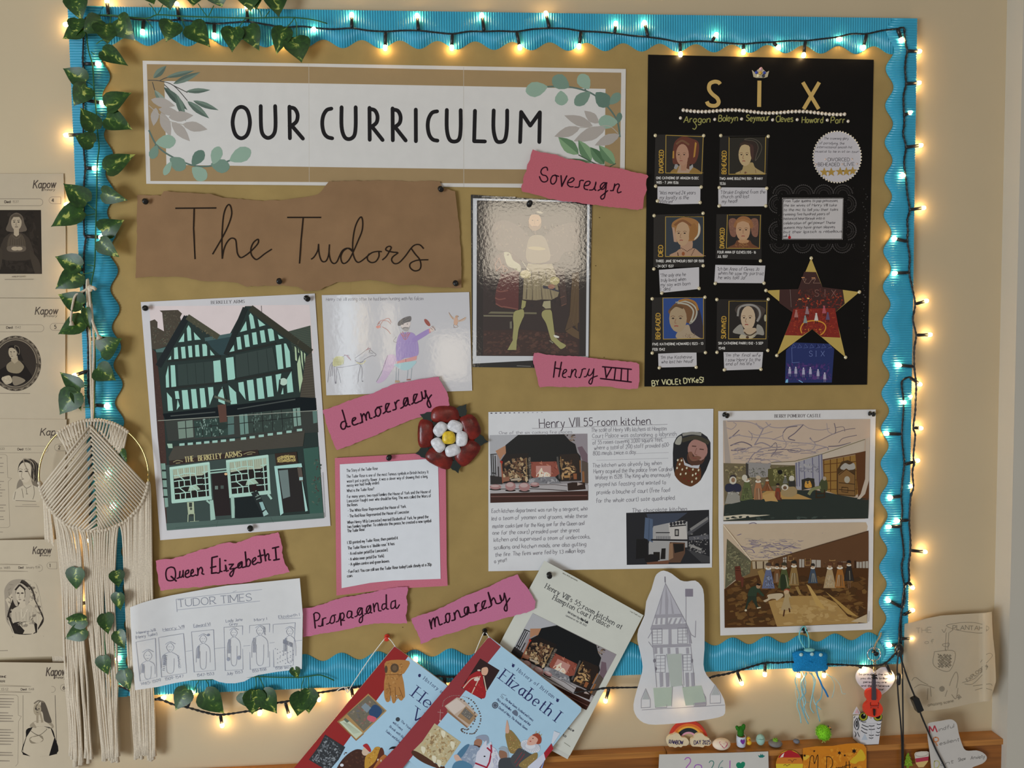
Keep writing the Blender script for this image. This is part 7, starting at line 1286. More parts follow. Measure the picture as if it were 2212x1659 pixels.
a.fill('1180 1490 1210 1440 1280 1430 1310 1480 1290 1540 1230 1560', 'cdb096', 1); a.fill('1160 1440 1200 1405 1300 1410 1340 1450 1290 1440 1200 1430', '1c1a1c', 1); a.ell(600, 1625, 22, 18, 'd0d2d8')
a.build('cover_illustration', 'satin', HB)
a = Art(.0280, fH, z0=1e-4); tx = lambda t, x, y, h, w, L, ang, **k: a.text(t, x, y, h, w, NAVY, to=(x+L*math.cos(math.radians(ang)), y+L*math.sin(math.radians(ang))), **k)
tx('Henry', 1432, 800, 140, 17, 600, 37.5, serif=3.6, nib=6, sp=5); tx('VIII', 1422, 1050, 140, 17, 380, 37.5, serif=3.6, nib=6, sp=7); tx('History of Britain', 1570, 600, 40, 5.5, 540, 37.5, serif=3, nib=2.5, sp=6); a.ell(1527, 555, 16, 20, NAVY); a.line('1527 535 1545 545', 5, NAVY); a.ell(1268, 1078, 26, 26, '3a4048')
for t, x, y, L in (('The Young King, War', 1300, 1105, 330), ('with France,', 1205, 1120, 150), ('Break with Rome, the', 1165, 1170, 330), ('Tudors and Reformation', 1118, 1220, 310)): tx(t, x, y, 26, 4, L, 40, serif=1.5, nib=2.5)
a.build('title', 'satin', HB)
def strings(o, segs):
    b = MB(True)
    for s, d in segs: b.tube(path(s, d, sub=4), .0009, 'd8d6cc', 5)
    b.build('string', 'cord', o)
strings(HB, (('833 1377 800 1420 760 1480 755 1492', .021), ('839 1378 846 1385 854 1397', .0275), ('755 1492 745 1484 735 1487 728 1492', .02), ('755 1490 750 1496 744 1484', .021)))
EB = pagesbook('history_book', '1056.5 1375 1250 1524 1256 1529 1255 1537 1050 1793 862 1623', .0345, .005, 'blue and red history book with a queen in a white ruff on its cover', 0, '8a3034')
fE = (880, 1359, 400); a = Art(.0345, fE, z0=4e-5)
a.fill('975 92 1117 210 -160 1790 -420 1700 -130 1400', '8c3339'); a.fill('720 745 885 838 400 1150 380 1130', SKY) if False else None
a.fill('870 350 1102 492 887 838 645 700', '2b1618'); a.fill('740 560 850 500 900 560 910 650 940 760 890 830 660 700 700 640', '9a1d22', 1); a.fill('890 470 950 455 965 500 940 550 890 540', 'd0a48a', 1); a.lines('665 705 760 600 850 570|870 560 770 770|910 560 945 740', 12, 'c9b6a0', 1); a.clut(680, 600, 930, 810, 30, ['b02a2c', '7a1418', 'c23a38'], 14, 50, 3, '720 620 880 590 930 780 880 820 690 700'); a.ell(855, 492, 20, 10, 'c9c0b4'); a.ell(830, 600, 36, 20, 'd2c4ba', -10)
a.fill('445 920 590 815 660 830 845 1025 720 1180 480 960', 'b8a595'); a.fill('460 915 590 830 700 920 560 1020', 'cbbdb2'); a.fill('700 920 830 1040 740 1140 600 1040', '9a7c5c'); a.fill('690 940 790 1030 740 1090 640 1010', '6a655f'); a.clut(640, 940, 800, 1090, 40, ['8d8a84', '4a4844', 'a59c8c'], 10, 36, 5, '690 945 785 1030 740 1085 650 1010'); a.fill('480 960 720 1165 715 1185 470 985', '8a6a50')
for i in range(64):
    f = i/63
    if f < .35: q = cat_rom([(420, 920), (440, 850), (520, 800), (620, 795), (720, 820)], 10)
    else: q = cat_rom([(720, 820), (790, 870), (840, 950), (875, 1040), (865, 1130), (820, 1220), (780, 1250), (690, 1240), (645, 1210), (660, 1190), (720, 1200), (790, 1120), (810, 1030), (760, 910), (640, 840)], 8)
    k = (f/.35 if f < .35 else (f-.35)/.65); p = q[min(len(q)-1, int(k*(len(q)-1)))]; a.ell(p[0], p[1], 10 if f > .35 else 6, 9 if f > .35 else 5, '5a4a44' if f > .35 else '93756f', n=8)
a.lines('395 960 390 1100|360 990 430 1000', 5, 'b08e88'); a.ell(390, 1095, 10, 12, 'cdb8ae', n=8)
a.fill('325 1125 640 1350 440 1640 380 1620 70 1450 180 1340', 'b8ab86'); a.clut(80, 1140, 630, 1640, 260, ['cfc39c', '8f6f44', 'a98d5c', '6d4c2c', 'd8cfae', 'c2a878'], 20, 80, 7, '325 1135 630 1350 440 1630 380 1615 85 1450 185 1345'); a.fill('70 1450 180 1500 380 1630 440 1640 420 1680 200 1600 60 1500', '4c2c1c', 1)
for x, y in ((320, 1550), (380, 1600), (190, 1440), (430, 1250), (540, 1380)): a.fill([(x-24, y-40), (x+26, y-20), (x+10, y+50), (x-20, y+20)], 'd8d2b8', 1)
a.fill('820 1290 880 1265 950 1270 975 1320 960 1370 900 1330 830 1320', '8b95a8', 1); a.fill('800 1340 840 1310 890 1330 880 1390 840 1410 800 1390', '9a6e58', 1); a.fill('795 1380 870 1400 850 1420 800 1410', '4a3028', 1)
a.fill('640 1520 700 1400 800 1390 860 1430 850 1560 780 1659 640 1659', '8796ac', 1); a.fill('590 1500 690 1390 740 1390 640 1540', '4a7390', 1); a.clut(650, 1410, 840, 1640, 50, ['9aa8ba', '75849a', 'b0bac8'], 20, 70, 8, '660 1520 720 1410 840 1420 840 1560 760 1650 650 1650'); a.fill('555 1520 600 1500 660 1580 680 1640 600 1600', 'c9a898', 1); a.fill('560 1600 660 1570 780 1640 700 1720 540 1700', '4f7c9a', 1)
a.fill('830 1480 860 1440 940 1330 950 1390 1000 1345 1010 1400 1060 1440 1110 1560 1130 1720 800 1720 810 1600', 'c9cbdc', 1); a.lines('950 1415 1005 1465 980 1590 930 1690|810 1600 940 1650|1000 1380 1005 1470', 20, '9c1f38'); a.ell(922, 1520, 12, 9, '25222c'); a.clut(990, 1430, 1110, 1700, 36, ['b5b8cc', 'd8d9e6', 'a0a4ba'], 30, 110, 9, '1000 1420 1060 1440 1110 1560 1120 1700 990 1700', (60, 110))
a.fill('1090 1430 1130 1400 1190 1420 1210 1490 1200 1540 1100 1440', '96a3ae', 1); a.fill('1100 1450 1180 1470 1190 1540 1140 1570 1100 1520', '8d6650', 1); a.fill('1100 1560 1250 1540 1360 1620 1380 1720 1120 1720', '3d4146', 1)
a.fill('1175 1240 1240 1210 1360 1370 1350 1460 1230 1480 1180 1330', '8a7444', 1); a.clut(1180, 1230, 1350, 1470, 70, ['b0954f', 'c9b47a', '6d5430', 'a5483c'], 10, 34, 3, '1185 1245 1240 1225 1345 1370 1340 1450 1235 1465 1190 1330'); a.fill('1170 1230 1185 1100 1195 1095 1215 1180 1210 1240', 'c9a08a', 1)
a.fill('1280 1480 1340 1420 1450 1480 1520 1520 1480 1640 1300 1659 1230 1560', '45474a', 1); a.lines('1370 1470 1280 1600|1400 1490 1300 1640', 7, '8a3038'); a.fill('1480 1500 1550 1480 1540 1560 1420 1659 1330 1620', '8a7444', 1); a.clut(1340, 1490, 1550, 1650, 50, ['b0954f', 'c9b47a', '6d5430'], 10, 34, 4, '1480 1510 1540 1495 1530 1560 1420 1650 1350 1620')
a.ell(1470, 1400, 122, 70, 'cfd2da', 20); 
for i in range(26): t = i*2*math.pi/26; a.line([(1470+60*math.cos(t), 1395+36*math.sin(t)), (1470+118*math.cos(t)-18*math.sin(t)*.3, 1400+72*math.sin(t)+26*math.cos(t)*.3)], 5, '9ba2b2')
a.fill('1430 1360 1450 1300 1500 1265 1560 1290 1570 1350 1500 1385 1440 1385', 'cfa290', 1); a.fill('1490 1265 1560 1245 1600 1300 1590 1365 1540 1370 1560 1320 1530 1285', '94402a', 1); a.lines('1530 1250 1540 1220|1565 1255 1580 1225|1590 1280 1605 1255', 7, 'b5a070'); a.ell(1470, 1340, 12, 7, 'a5504a'); a.ell(1500, 1305, 9, 6, '5a3a30')
a.fill('1720 1365 1745 1430 1650 1550 1630 1480', '9c1f2e'); a.fill('1750 1215 1825 1245 1740 1370 1720 1360', 'c8cedb'); a.fill('1630 1480 1650 1555 1560 1680 1430 1690 1440 1640', 'c4c8da'); a.fill('1640 1560 1600 1640 1570 1690 1600 1700', '7f93c8')
a.build('cover_illustration', 'satin', EB)
a = Art(.0345, fE, z0=1.2e-4)
tx('Elizabeth I', 1092, 592, 140, 17, 835, 37.4, serif=3.6, nib=6, sp=5); tx('History of Britain', 1305, 498, 40, 5.5, 545, 37.2, serif=3, nib=2.5, sp=6)
for x, y in ((1263, 437), (1793, 852)): a.ell(x, y, 16, 20, NAVY); a.lines('%g %g %g %g|%g %g %g %g' % (x-4, y-18, x-14, y-30, x+4, y-18, x+24, y-8), 5, NAVY)
for t, x, y, L in (('The New Queen, Scotland and France,', 1163, 842, 425), ('Plots and Rebellion,', 1066, 848, 215), ('Peace and War', 1325, 1050, 175), ('Death of Mary, The Armada, Queen', 1086, 945, 430)): tx(t, x, y, 27, 4, L, 38, serif=1.5, nib=2.5)
a.ell(1048, 910, 38, 40, '4f5a68'); a.loop([(1048+24*math.cos(i), 910+24*math.sin(i)) for i in range(7)], 5, '8fa2b8', 1); a.lines('1120 780 1150 830|1130 775 1180 795|1110 800 1140 835', 4, '6a7686'); a.fill('1250 990 1290 965 1320 1000 1310 1040 1270 1020', '5f6c80', 1)
a.build('title', 'satin', EB)
strings(EB, (('1045 1366 1036 1386 1026 1411', .033), ('1050 1367 1053 1371 1057 1378', .034)))
# ================================================================ felt jellyfish
JEL = thing('felt_jellyfish', P(1752, 1430, .022), 'bright blue felt jellyfish with pale wool tentacles hanging from a black pin', 'felt toy')
k8 = lambda s, d: [P(1652+x*Q, 1239+y*Q, d) for x, y in cat_rom(prs(s), 4)]
b = MB(True); b.tube(k8('318 462 298 500 296 550 318 600 345 640 372 660', .0225), .0012, '6fb8bb'); b.tube(k8('345 480 368 520 376 570 376 620 370 655', .0235), .0012, '6fb8bb'); b.tube(k8('318 462 335 450 352 468 345 482', .0245), .0012, '6fb8bb'); b.build('hanging_loop', 'cord', JEL)
rn = random.Random(12)
o = cat_rom(prs('240 672 300 655 370 664 440 660 515 672 538 700 532 740 542 790 530 822 470 834 400 838 330 832 250 838 232 790 246 740 236 700'), 3, True); n = len(o); cxj, cyj = 388, 748
b = MB(True); vs = []; K6 = 7
for i in range(K6+1):
    t = math.sin(i/K6*math.pi/2); h = math.cos(i/K6*math.pi/2)
    for x, y in o: vs.append(P(1652+(cxj+(x-cxj)*t)*Q, 1239+(cyj+(y-cyj)*t)*Q, .0225+.008*h+rn.uniform(-.0004, .0004)))
b.add(vs, [(i*n+j, (i+1)*n+j, (i+1)*n+(j+1) % n, i*n+(j+1) % n) for i in range(K6) for j in range(n)], '1f7fb8'); b.build('body', 'fuzz', JEL)
for x, y in ((310, 692), (402, 688), (478, 694)):
    b = MB(True); b.ball(P(1652+x*Q, 1239+y*Q, .0300), .0038, .0022, .0034, 'a9cdd0', 8, 6); b.build('felt_spot', 'fuzz', JEL)
b = MB(True); b.ball(P(1652+380*Q, 1239+652*Q, .027), .011, .004, .0035, '7cc0c0', 10, 6); b.build('top_tuft', 'fuzz', JEL)
TEN = '300 840 260 900 270 960 295 1040 275 1120 300 1200 310 1275|320 840 350 930 330 1000 310 960 330 1100 350 1180 380 1240|355 840 330 920 350 1010 300 1080 320 1160 350 1240 372 1282|380 845 430 900 420 980 400 1060 390 1140 420 1190|400 845 420 930 410 1030 430 1110 480 1160|430 840 470 900 490 980 480 1060 440 1120 470 1260|360 850 310 930 320 1010 350 1090 330 1150 345 1230|500 835 540 870 590 890 640 950 660 1020 690 1025|510 840 560 880 595 950 580 1040 570 1060|290 845 310 910 330 1000 320 1080 380 1100|250 840 280 930 260 1010 285 1100'
for i, s in enumerate(TEN.split('|')):
    b = MB(True); b.tube(k8(s, .016+.001*(i % 4)), .0005 if i in (7, 8, 9, 10) else .0011, ('86b5bd', '9cc0c4', '74a6b4')[i % 3], 5); b.build('tentacle', 'cord', JEL)
b = MB(True); b.tube(k8('445 835 450 870 470 910 490 960 515 1000 540 1052', .021), .0016, '2a6fae', 6); b.build('tentacle', 'cord', JEL, label='dark blue twisted tentacle')
# ================================================================ heart tag, keyring and violin
HRT = thing('heart_tag', P(1890, 1470, .012), 'white paper heart with a short printed message behind the red violin', 'tag')
ho = cat_rom(prs('943 830 985 802 1040 800 1085 830 1112 885 1100 930 1060 985 1005 1030 945 1060 890 1025 830 975 790 930 774 880 790 830 840 798 890 800'), 3, True)
sheet('paper', None, None, ho, 'cfcdd6', .0135, 'thin', fr=(1652, 1239, 560), parent=HRT)
a = Art(.0135, (1652, 1239, 560))
for t, x0, y0, x1 in (('So proud of the work', 802, 866, 1078), ('you do, the brilliant', 818, 900, 1068), ('person you are', 842, 932, 1038), ('and the difference', 822, 964, 1062), ('you make!', 885, 994, 1012)): a.text(t, x0, y0, 15, 3.4, '2c2a33', to=(x1, y0+2), serif=1.2)
a.build('message', 'thin', HRT)
KEY = thing('violin_keyring', P(1889, 1470, .028), 'small red plastic violin on a metal ring and twine at the border corner', 'keyring')
v8 = lambda u, v, d: P(1652+u*Q, 1239+v*Q, d)
b = MB(True)
for ph in (0, 2.1, 4.2): b.tube([v8(u+3*math.cos(i*.9+ph), v+2*math.sin(i*.9+ph), .021+.0008*math.sin(i*.9+ph)) for i, (u, v) in enumerate(cat_rom(prs('992 505 985 530 968 560 950 590 938 625 932 645'), 5))], .0011, 'a08d6c', 5)
b.build('twine', 'cord', KEY)
b = MB(True); b.tube([v8(932+57*math.cos(t), 688+55*math.sin(t), .0225) for t in (i*math.pi/16 for i in range(33))], .0011, 'c9c9cc', 6); b.build('split_ring', 'metal', KEY)
for i in range(6):
    b = MB(True); c0 = v8(936+2*(i % 2), 742+i*19, .0245); b.tube([c0+Vector((.0022*math.cos(t), .0016*math.sin(t)*(i % 2), .0032*math.sin(t))) for t in (j*math.pi/6 for j in range(13))], .0006, 'c2a878', 5); b.build('chain_link', 'metal', KEY)
vo = cat_rom(prs('930 985 965 988 990 1010 997 1045 985 1075 975 1090 985 1108 1003 1135 1008 1170 990 1205 960 1222 930 1225 890 1218 858 1195 846 1155 855 1120 875 1098 882 1085 868 1065 862 1030 875 1000 900 988'), 3, True)
b = MB(); b.slab([v8(x, y, .031) for x, y in vo], .006, 'd13a22', 'b52c18'); b.build('violin_body', 'plastic', KEY)
b = MB(); b.slab([v8(x, y, .0345) for x, y in prs('920 900 948 900 952 1080 918 1080')], .0034, '3d3840'); b.slab([v8(x, y, .0335) for x, y in prs('922 862 944 862 948 905 920 905')], .003, '1c1a1e'); b.build('fingerboard', 'plastic', KEY)
b = MB(); b.slab([v8(x, y, .0345) for x, y in prs('928 1160 946 1160 942 1215 933 1215')], .003, '1c1a1e'); b.build('tailpiece', 'plastic', KEY)
b = MB(); b.slab([v8(x, y, .0333) for x, y in prs('905 1130 968 1128 966 1140 907 1142')], .002, 'a5332a'); b.build('bridge', 'plastic', KEY)
for s in (-1, 1):
    b = MB(True); b.tube([v8(936+s*x, y, .0312) for x, y in cat_rom(prs('30 1100 36 1106 34 1120 28 1135 32 1148'), 3)], .0006, '4a1812', 4); b.build('sound_hole', 'plastic', KEY)
for s in (-1, 1):
    b = MB(); b.slab([v8(936+s*x, y, .034) for x, y in prs('8 868 24 864 24 874 8 878')], .002, '1c1a1e'); b.slab([v8(936+s*x, y, .034) for x, y in prs('8 886 22 884 22 893 8 895')], .002, '1c1a1e'); b.build('tuning_pegs', 'plastic', KEY)
# ================================================================ ornaments on the ledge
def on(px, d): p = P(px, 1600, d); return Vector((p.x, -d, ZL))
RAI = thing('rainbow_ornament', on(1487, .014), 'painted wooden rainbow ornament with two lettered clouds on the ledge', 'ornament')
f3 = lambda x, y, d: P(1410+x*310/1270, 1540+y*310/1270, d)
CC, R0 = (318, 245), 172
for r0, r1, col in ((172, 150, 'b5372a'), (150, 128, 'cf6a2c'), (128, 112, 'd9a03c'), (112, 78, '22292e'), (78, 62, 'c98fa0')):
    b = MB(); n = 22; ths = [math.pi*(1+i/n) for i in range(n+1)]
    b.slab([f3(CC[0]+r0*math.cos(t), CC[1]+r0*math.sin(t), .0135) for t in ths]+[f3(CC[0]+r1*math.cos(t), CC[1]+r1*math.sin(t), .0135) for t in reversed(ths)], .006, col); b.build('rainbow_band', 'matte', RAI)
b = MB(); b.slab([f3(CC[0]+62*math.cos(t), CC[1]+62*math.sin(t), .0115) for t in (math.pi*(1+i/16) for i in range(17))], .003, 'b09c78'); b.build('backing', 'matte', RAI)
def cloud(pts, word, x0, y0, x1, y1):
    b = MB(); b.slab([f3(x, y, .0185) for x, y in cat_rom(prs(pts), 3, True)], .005, 'd2c2a0'); o = b.build('cloud', 'matte', RAI)
    a = Art(.0185, (1410, 1540, 310, 1270), z0=5e-5); a.text(word, x0, y0, 34, 6, '2c2350', to=(x1, y1), jit=1); a.build('lettering', 'matte', o)
cloud('125 262 128 225 150 200 180 190 205 178 235 190 255 215 290 220 315 240 320 268 300 290 268 292 250 305 225 298 200 308 175 300 145 298', 'RAiNBOW', 145, 272, 268, 278)
cloud('332 265 338 232 365 218 378 195 405 180 440 185 462 208 492 222 512 245 514 275 495 292 462 290 445 305 415 300 385 298 350 295', 'DAY 2025', 366, 278, 508, 276)
HST = thing('heart_stone', on(1558, .02), 'white painted pebble with a pink heart at the front of the ledge', 'stone')
def flatstone(c, rx, ry, rz, col, name, par, m='matte'):
    b = MB(True); b.ball(c, rx, ry, rz, col, 18, 10); return b.build(name, m, par)
u3 = 310/1270*.00081
c = f3(608, 275, .024); flatstone(c, 86*u3, .011, 54*u3, 'd8c8b4', 'stone', HST)
a = MB()
def dome(c, rx, ry, rz, pts, col, lift=3e-4):
    o = []
    for x, y in pts:
        p = f3(x, y, .024); dx, dz = (p.x-c.x)/rx, (p.z-c.z)/rz; o.append(Vector((p.x, c.y-ry*math.sqrt(max(0, 1-dx*dx-dz*dz))-lift, p.z)))
    a.add(o+[sum(o, Vector())/len(o)-Vector((0, lift, 0))], [(i, (i+1) % len(o), len(o)) for i in range(len(o))], col)
dome(c, 86*u3, .011, 54*u3, cat_rom(prs('612 252 632 238 648 245 645 262 628 278 612 287 595 270 575 245 590 238'), 2, True), 'b04a66'); a.build('heart', 'matte', HST)
POT = thing('cactus_pot', on(1601, .012), 'tiny white pot with a purple heart holding a green felt cactus', 'ornament')
base = f3(782, 292, .016); top = f3(782, 200, .016); h = top.z-base.z
b = MB(True); b.lathe(base, (0, 0, 1), [(0, .0072), (.001, .008), (h*.5, .0088), (h, .0086), (h, .0075), (h*.93, .0074)], 'b9c2d0', 18); b.build('pot', 'matte', POT)
b = MB(True); b.lathe(base+Vector((0, 0, h*.9)), (0, 0, 1), [(0, .0074), (.0012, .0072), (.0018, .004)], 'a5653a', 14); b.build('soil', 'fuzz', POT)
b = MB(); b.slab([f3(x, y, .0256) for x, y in cat_rom(prs('797 245 806 236 815 242 814 258 800 280 780 262 777 245 786 236'), 2, True)], .0006, '6d2f8c'); b.build('heart', 'matte', POT)
b = MB(True); cs = f3(778, 198, .016); b.tube([cs, f3(778, 165, .016), f3(778, 140, .016), f3(778, 122, .016)], [.0058, .006, .0054, .003], '2f6e24', 9); b.tube([f3(790, 150, .016), f3(800, 130, .017), f3(806, 108, .017), f3(808, 100, .017)], [.0036, .004, .0034, .0015], '2f6e24', 8); b.tube([f3(768, 148, .016), f3(752, 140, .017), f3(744, 122, .017), f3(742, 115, .017)], [.0034, .0036, .0032, .0014], '2f6e24', 8); b.build('cactus', 'fuzz', POT)
DUK = thing('toy_duck', on(1617, .015), 'tiny yellow toy duck beside the cactus pot', 'toy')
b = MB(True); b.ball(f3(852, 262, .016), .0052, .005, .0046, 'd8b02c', 12, 8); b.ball(f3(848, 232, .017), .0042, .004, .0042, 'd8b02c', 12, 8); b.build('body', 'plastic', DUK)
b = MB(True); b.lathe(f3(853, 238, .0205), (.2, -1, -.1), [(0, .0016), (.0016, .0014), (.0026, .0004)], 'c24a22', 8); b.build('beak', 'plastic', DUK)
AQU = thing('aqua_stone', on(1643, .012), 'upright pale aqua painted pebble on the ledge', 'stone')
flatstone(f3(954, 236, .0165), 42*u3, .0075, 53*u3, '8fb3a8', 'stone', AQU); b = MB(True); b.tube([f3(x, y, .0244) for x, y in prs('920 230 940 236 965 238 985 232')], .0004, '6f938a', 4); b.build('painted_line', 'matte', AQU)
FRG = thing('frog_stone', on(1674, .015), 'flat grey pebble with a little green frog on top', 'stone')
flatstone(f3(1085, 268, .02), 66*u3, .011, 32*u3, '6f6c6a', 'stone', FRG); b = MB(True); b.ball(f3(1085, 246, .021), .0052, .005, .0046, '6f9a2c', 12, 8)
for s in (-1, 1): b.ball(f3(1085+s*11, 228, .0235), .0017, .0017, .0017, '7fae34', 8, 6)
b.build('frog', 'matte', FRG)
for s in (-1, 1):
    b = MB(True); b.ball(f3(1085+s*11, 227, .0252), .0009, .0007, .0009, '1a1a16', 6, 4); b.build('frog_eye', 'plastic', FRG)
b = MB(True); g4 = lambda x, y, d: P(1640+x*310/1270, 1540+y*310/1270, d); b.ball(g4(330, 250, .015), 31*u3, .006, 20*u3, '6a6d78', 14, 8)
tag(b.build('grey_pebble', 'matte'), 'small plain blue grey pebble between the frog stone and green chick', 'stone')
CHK = thing('fluffy_chick', on(1779, .016), 'bright lime green fluffy chick on the ledge', 'toy')
b = MB(True); cc = g4(568, 175, .018); rr = 62*u3; rn = random.Random(4)
b.ball(cc, rr, rr, rr*1.1, '7cc42c', 18, 12)
for i in range(420):
    v = Vector((rn.gauss(0, 1), rn.gauss(0, 1), rn.gauss(0, 1))).normalized(); s_ = cc+Vector((v.x*rr*.96, v.y*rr*.96, v.z*rr*1.05)); t = (v+Vector((rn.uniform(-.5, .5), rn.uniform(-.5, .5), rn.uniform(-.5, .5)))).normalized()
    b.tube([s_, s_+t*rn.uniform(.002, .0045)], [.0005, .0001], ('8ad436', '6fb322', 'a0dc4c')[i % 3], 3)
b.build('fluff', 'fuzz', CHK)
for x, y in ((610, 118), (633, 143)):
    b = MB(True); b.ball(g4(x, y, .029), .0014, .0012, .0014, '1a1512', 8, 6); b.build('eye', 'plastic', CHK)
b = MB(True); b.lathe(g4(622, 128, .0285), (.5, -1, 0), [(0, .0013), (.003, .0003)], 'c97a2a', 8); b.build('beak', 'plastic', CHK)
b = MB(True); b.tube([g4(562, 238, .018), g4(566, 256, .019), g4(556, 262, .023)], .0008, 'd8cf7c', 5); b.tube([g4(578, 238, .018), g4(578, 254, .019), g4(584, 262, .023)], .0008, 'd8cf7c', 5); b.build('feet', 'plastic', CHK)
# paper cat box
CAT = thing('paper_cat', on(1875, .016), 'folded white paper cat with black stripes and big yellow eyes on the ledge', 'paper figure')
h5 = lambda x, y, d: P(1830+x*170/578, 1340+y*170/578, d)
fr_ = [h5(100, 695, .030), h5(258, 690, .030), h5(232, 880, .030), h5(98, 880, .030)]; sd_ = [h5(45, 700, .006), h5(42, 882, .006)]; zb = ZL+.0003
for p in (fr_[2], fr_[3], sd_[1]): p.z = zb
rt = [fr_[1]+Vector((-.002, .022, 0)), fr_[2]+Vector((0, .022, 0))]
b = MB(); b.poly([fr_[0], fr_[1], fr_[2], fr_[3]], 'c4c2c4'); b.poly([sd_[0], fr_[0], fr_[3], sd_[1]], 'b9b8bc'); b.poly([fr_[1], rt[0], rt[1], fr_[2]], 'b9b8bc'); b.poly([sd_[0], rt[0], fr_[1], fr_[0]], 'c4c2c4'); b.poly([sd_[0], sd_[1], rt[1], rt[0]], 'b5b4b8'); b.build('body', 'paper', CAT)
for x in (72, 190):
    b = MB(); b.slab([h5(x-32, 690, .022), h5(x+30, 690, .024), h5(x-2, 634, .023)], .0005, 'c0bdc0'); o = b.build('ear', 'paper', CAT); b = MB(); b.slab([h5(x-16, 684, .0242), h5(x+16, 684, .0244), h5(x-1, 652, .0242)], .0003, 'c9a0a4'); b.build('ear_lining', 'paper', o)
a = Art(.030, (1830, 1340, 170, 578))
for x in (119, 226):
    a.ell(x, 708, 34, 33, '23221c', -20); a.ell(x, 708, 30, 29, '93922e', -20); a.ell(x, 704, 19, 20, '14130f')
    a.ell(x+6, 694, 5, 5, 'b9b8b0')
a.fill('160 712 190 712 175 724', 'b58a8a'); a.lines('110 760 225 756|122 772 205 770', 3, 'a9a8ac')
for q in ('108 765 140 780 158 782', '104 785 130 800 150 806', '102 808 124 824 146 830', '230 735 244 738 258 730', '218 762 235 766 250 758', '218 790 232 795 244 786', '160 775 182 778 200 774', '158 800 180 803 204 799', '160 842 178 846 196 842', '160 862 176 866 192 862', '208 842 226 846 236 840', '100 740 120 748 140 746', '214 820 230 826 240 818'): a.line(q, 5.5, '2a2a2e', 1)
a.line('176 780 178 878', 2.5, '9a999e'); a.fill('105 878 130 830 150 878', 'aab2bc'); a.build('markings', 'paper', CAT)
a = MB()
def side(u, v): # u 0..1 across the left face, v 0..1 down
    t0 = sd_[0].lerp(fr_[0], u); t1 = sd_[1].lerp(fr_[3], u); return t0.lerp(t1, v)+Vector((-.0005, -.0005, 0))
def sline(pts, w=.05):
    q = cat_rom(prs(pts), 4)
    for (x0, y0), (x1, y1) in zip(q, q[1:]): a.add([side(x0-w, y0), side(x0+w, y0), side(x1+w, y1), side(x1-w, y1)], [(0, 1, 2, 3)], '2a2a2e')
sline('.5 .1 .2 .25 .2 .45 .5 .55 .75 .42 .7 .25 .5 .1'); sline('.48 .2 .38 .32 .5 .44 .58 .32 .48 .2', .06); sline('.2 .65 .4 .72 .3 .85'); sline('.6 .62 .85 .75'); sline('.1 .1 .25 .02'); sline('.7 .08 .9 .2'); a.build('side_markings', 'paper', CAT)
# ================================================================ cards on the front of the ledge
S26 = sheet('date_sign', 'white paper sign with purple and green numerals under the ledge ornaments', 'sign', '58 368 300 362 700 352 1022 341 1030 640 45 650', 'bdbab4', .0345, fr=(1410, 1540, 310, 1270))
a = Art(.0345, (1410, 1540, 310, 1270))
a.line('285 412 300 398 322 398 335 418 328 445 300 480 280 520 345 520', 9, 'a05aa8', 1, True); a.loop('400 458 428 466 432 500 410 530 380 520 368 490 378 465', 9, '9a62b0', 1); a.line('500 440 510 426 530 426 540 442 532 470 505 520 550 520', 8, '4f7d74', 1, True); a.line('620 422 595 450 582 490 595 520 620 520 628 500 610 482 586 500', 8, '6f8a86', 1, True); a.line('684 425 682 525', 9, 'a05aa8', 0, True)
a.fill('778 445 795 432 815 440 815 465 800 488 778 515 745 480 738 458 750 440 768 438', '1f7a5c', 1); a.fill('930 375 950 378 955 360 965 375 970 362 980 376 995 380 975 396 945 396', '1f6e66'); a.build('lettering', 'paper', S26)
SUN = sheet('sunset_disc', 'round card striped red, orange and yellow stuck on the ledge front', 'card', [(268+120*math.cos(t), 462+132*math.sin(t)) for t in (i*2*math.pi/30 for i in range(30))], 'c9a62e', .0345, fr=(1640, 1540, 310, 1270))
a = Art(.0345, (1640, 1540, 310, 1270))
arc = lambda y0, y1, c: a.fill([(268-math.sqrt(max(0, 1-((y-462)/132)**2))*120, y) for y in (y0, (y0+y1)/2, y1)]+[(268+math.sqrt(max(0, 1-((y-462)/132)**2))*120, y) for y in (y1, (y0+y1)/2, y0)], c)
arc(331, 395, 'a3232a'); arc(395, 450, 'c4752c'); arc(450, 560, 'cdb332'); a.fill('200 372 222 352 212 390 185 395', 'd8cfc4'); a.lines('255 418 280 418 292 436 306 415 330 414|215 466 232 456 245 470 262 458 275 460', 5, '6a4020', 1); a.build('painting', 'paper', SUN)
ORG = sheet('orange_name_card', 'orange painted name card with black stars on the ledge front', 'card', '388 312 500 296 650 292 700 284 780 272 880 268 925 280 948 312 950 420 945 640 388 640', 'c4791f', .0348, fr=(1640, 1540, 310, 1270))
a = Art(.0348, (1640, 1540, 310, 1270)); a.clut(392, 320, 940, 630, 110, ['cc8426', 'b86c1a', 'd6922e', 'c07420'], 24, 90, 3, '392 320 650 300 880 275 940 310 940 630 392 630'); a.fill('800 430 860 370 900 320 940 380 930 420 880 430 850 450', 'c9a52a', 1); a.fill('392 380 440 375 440 395 400 420', 'd0aa3a', 1)
def starlet(x, y, r): a.fill([(x+r*(1 if i % 2 == 0 else .45)*math.sin(i*math.pi/6), y-r*(1 if i % 2 == 0 else .45)*math.cos(i*math.pi/6)) for i in range(12)], '1f1512')
for x, y, r in ((840, 338, 26), (710, 354, 20), (757, 376, 13), (487, 338, 12), (402, 378, 16)): starlet(x, y, r)
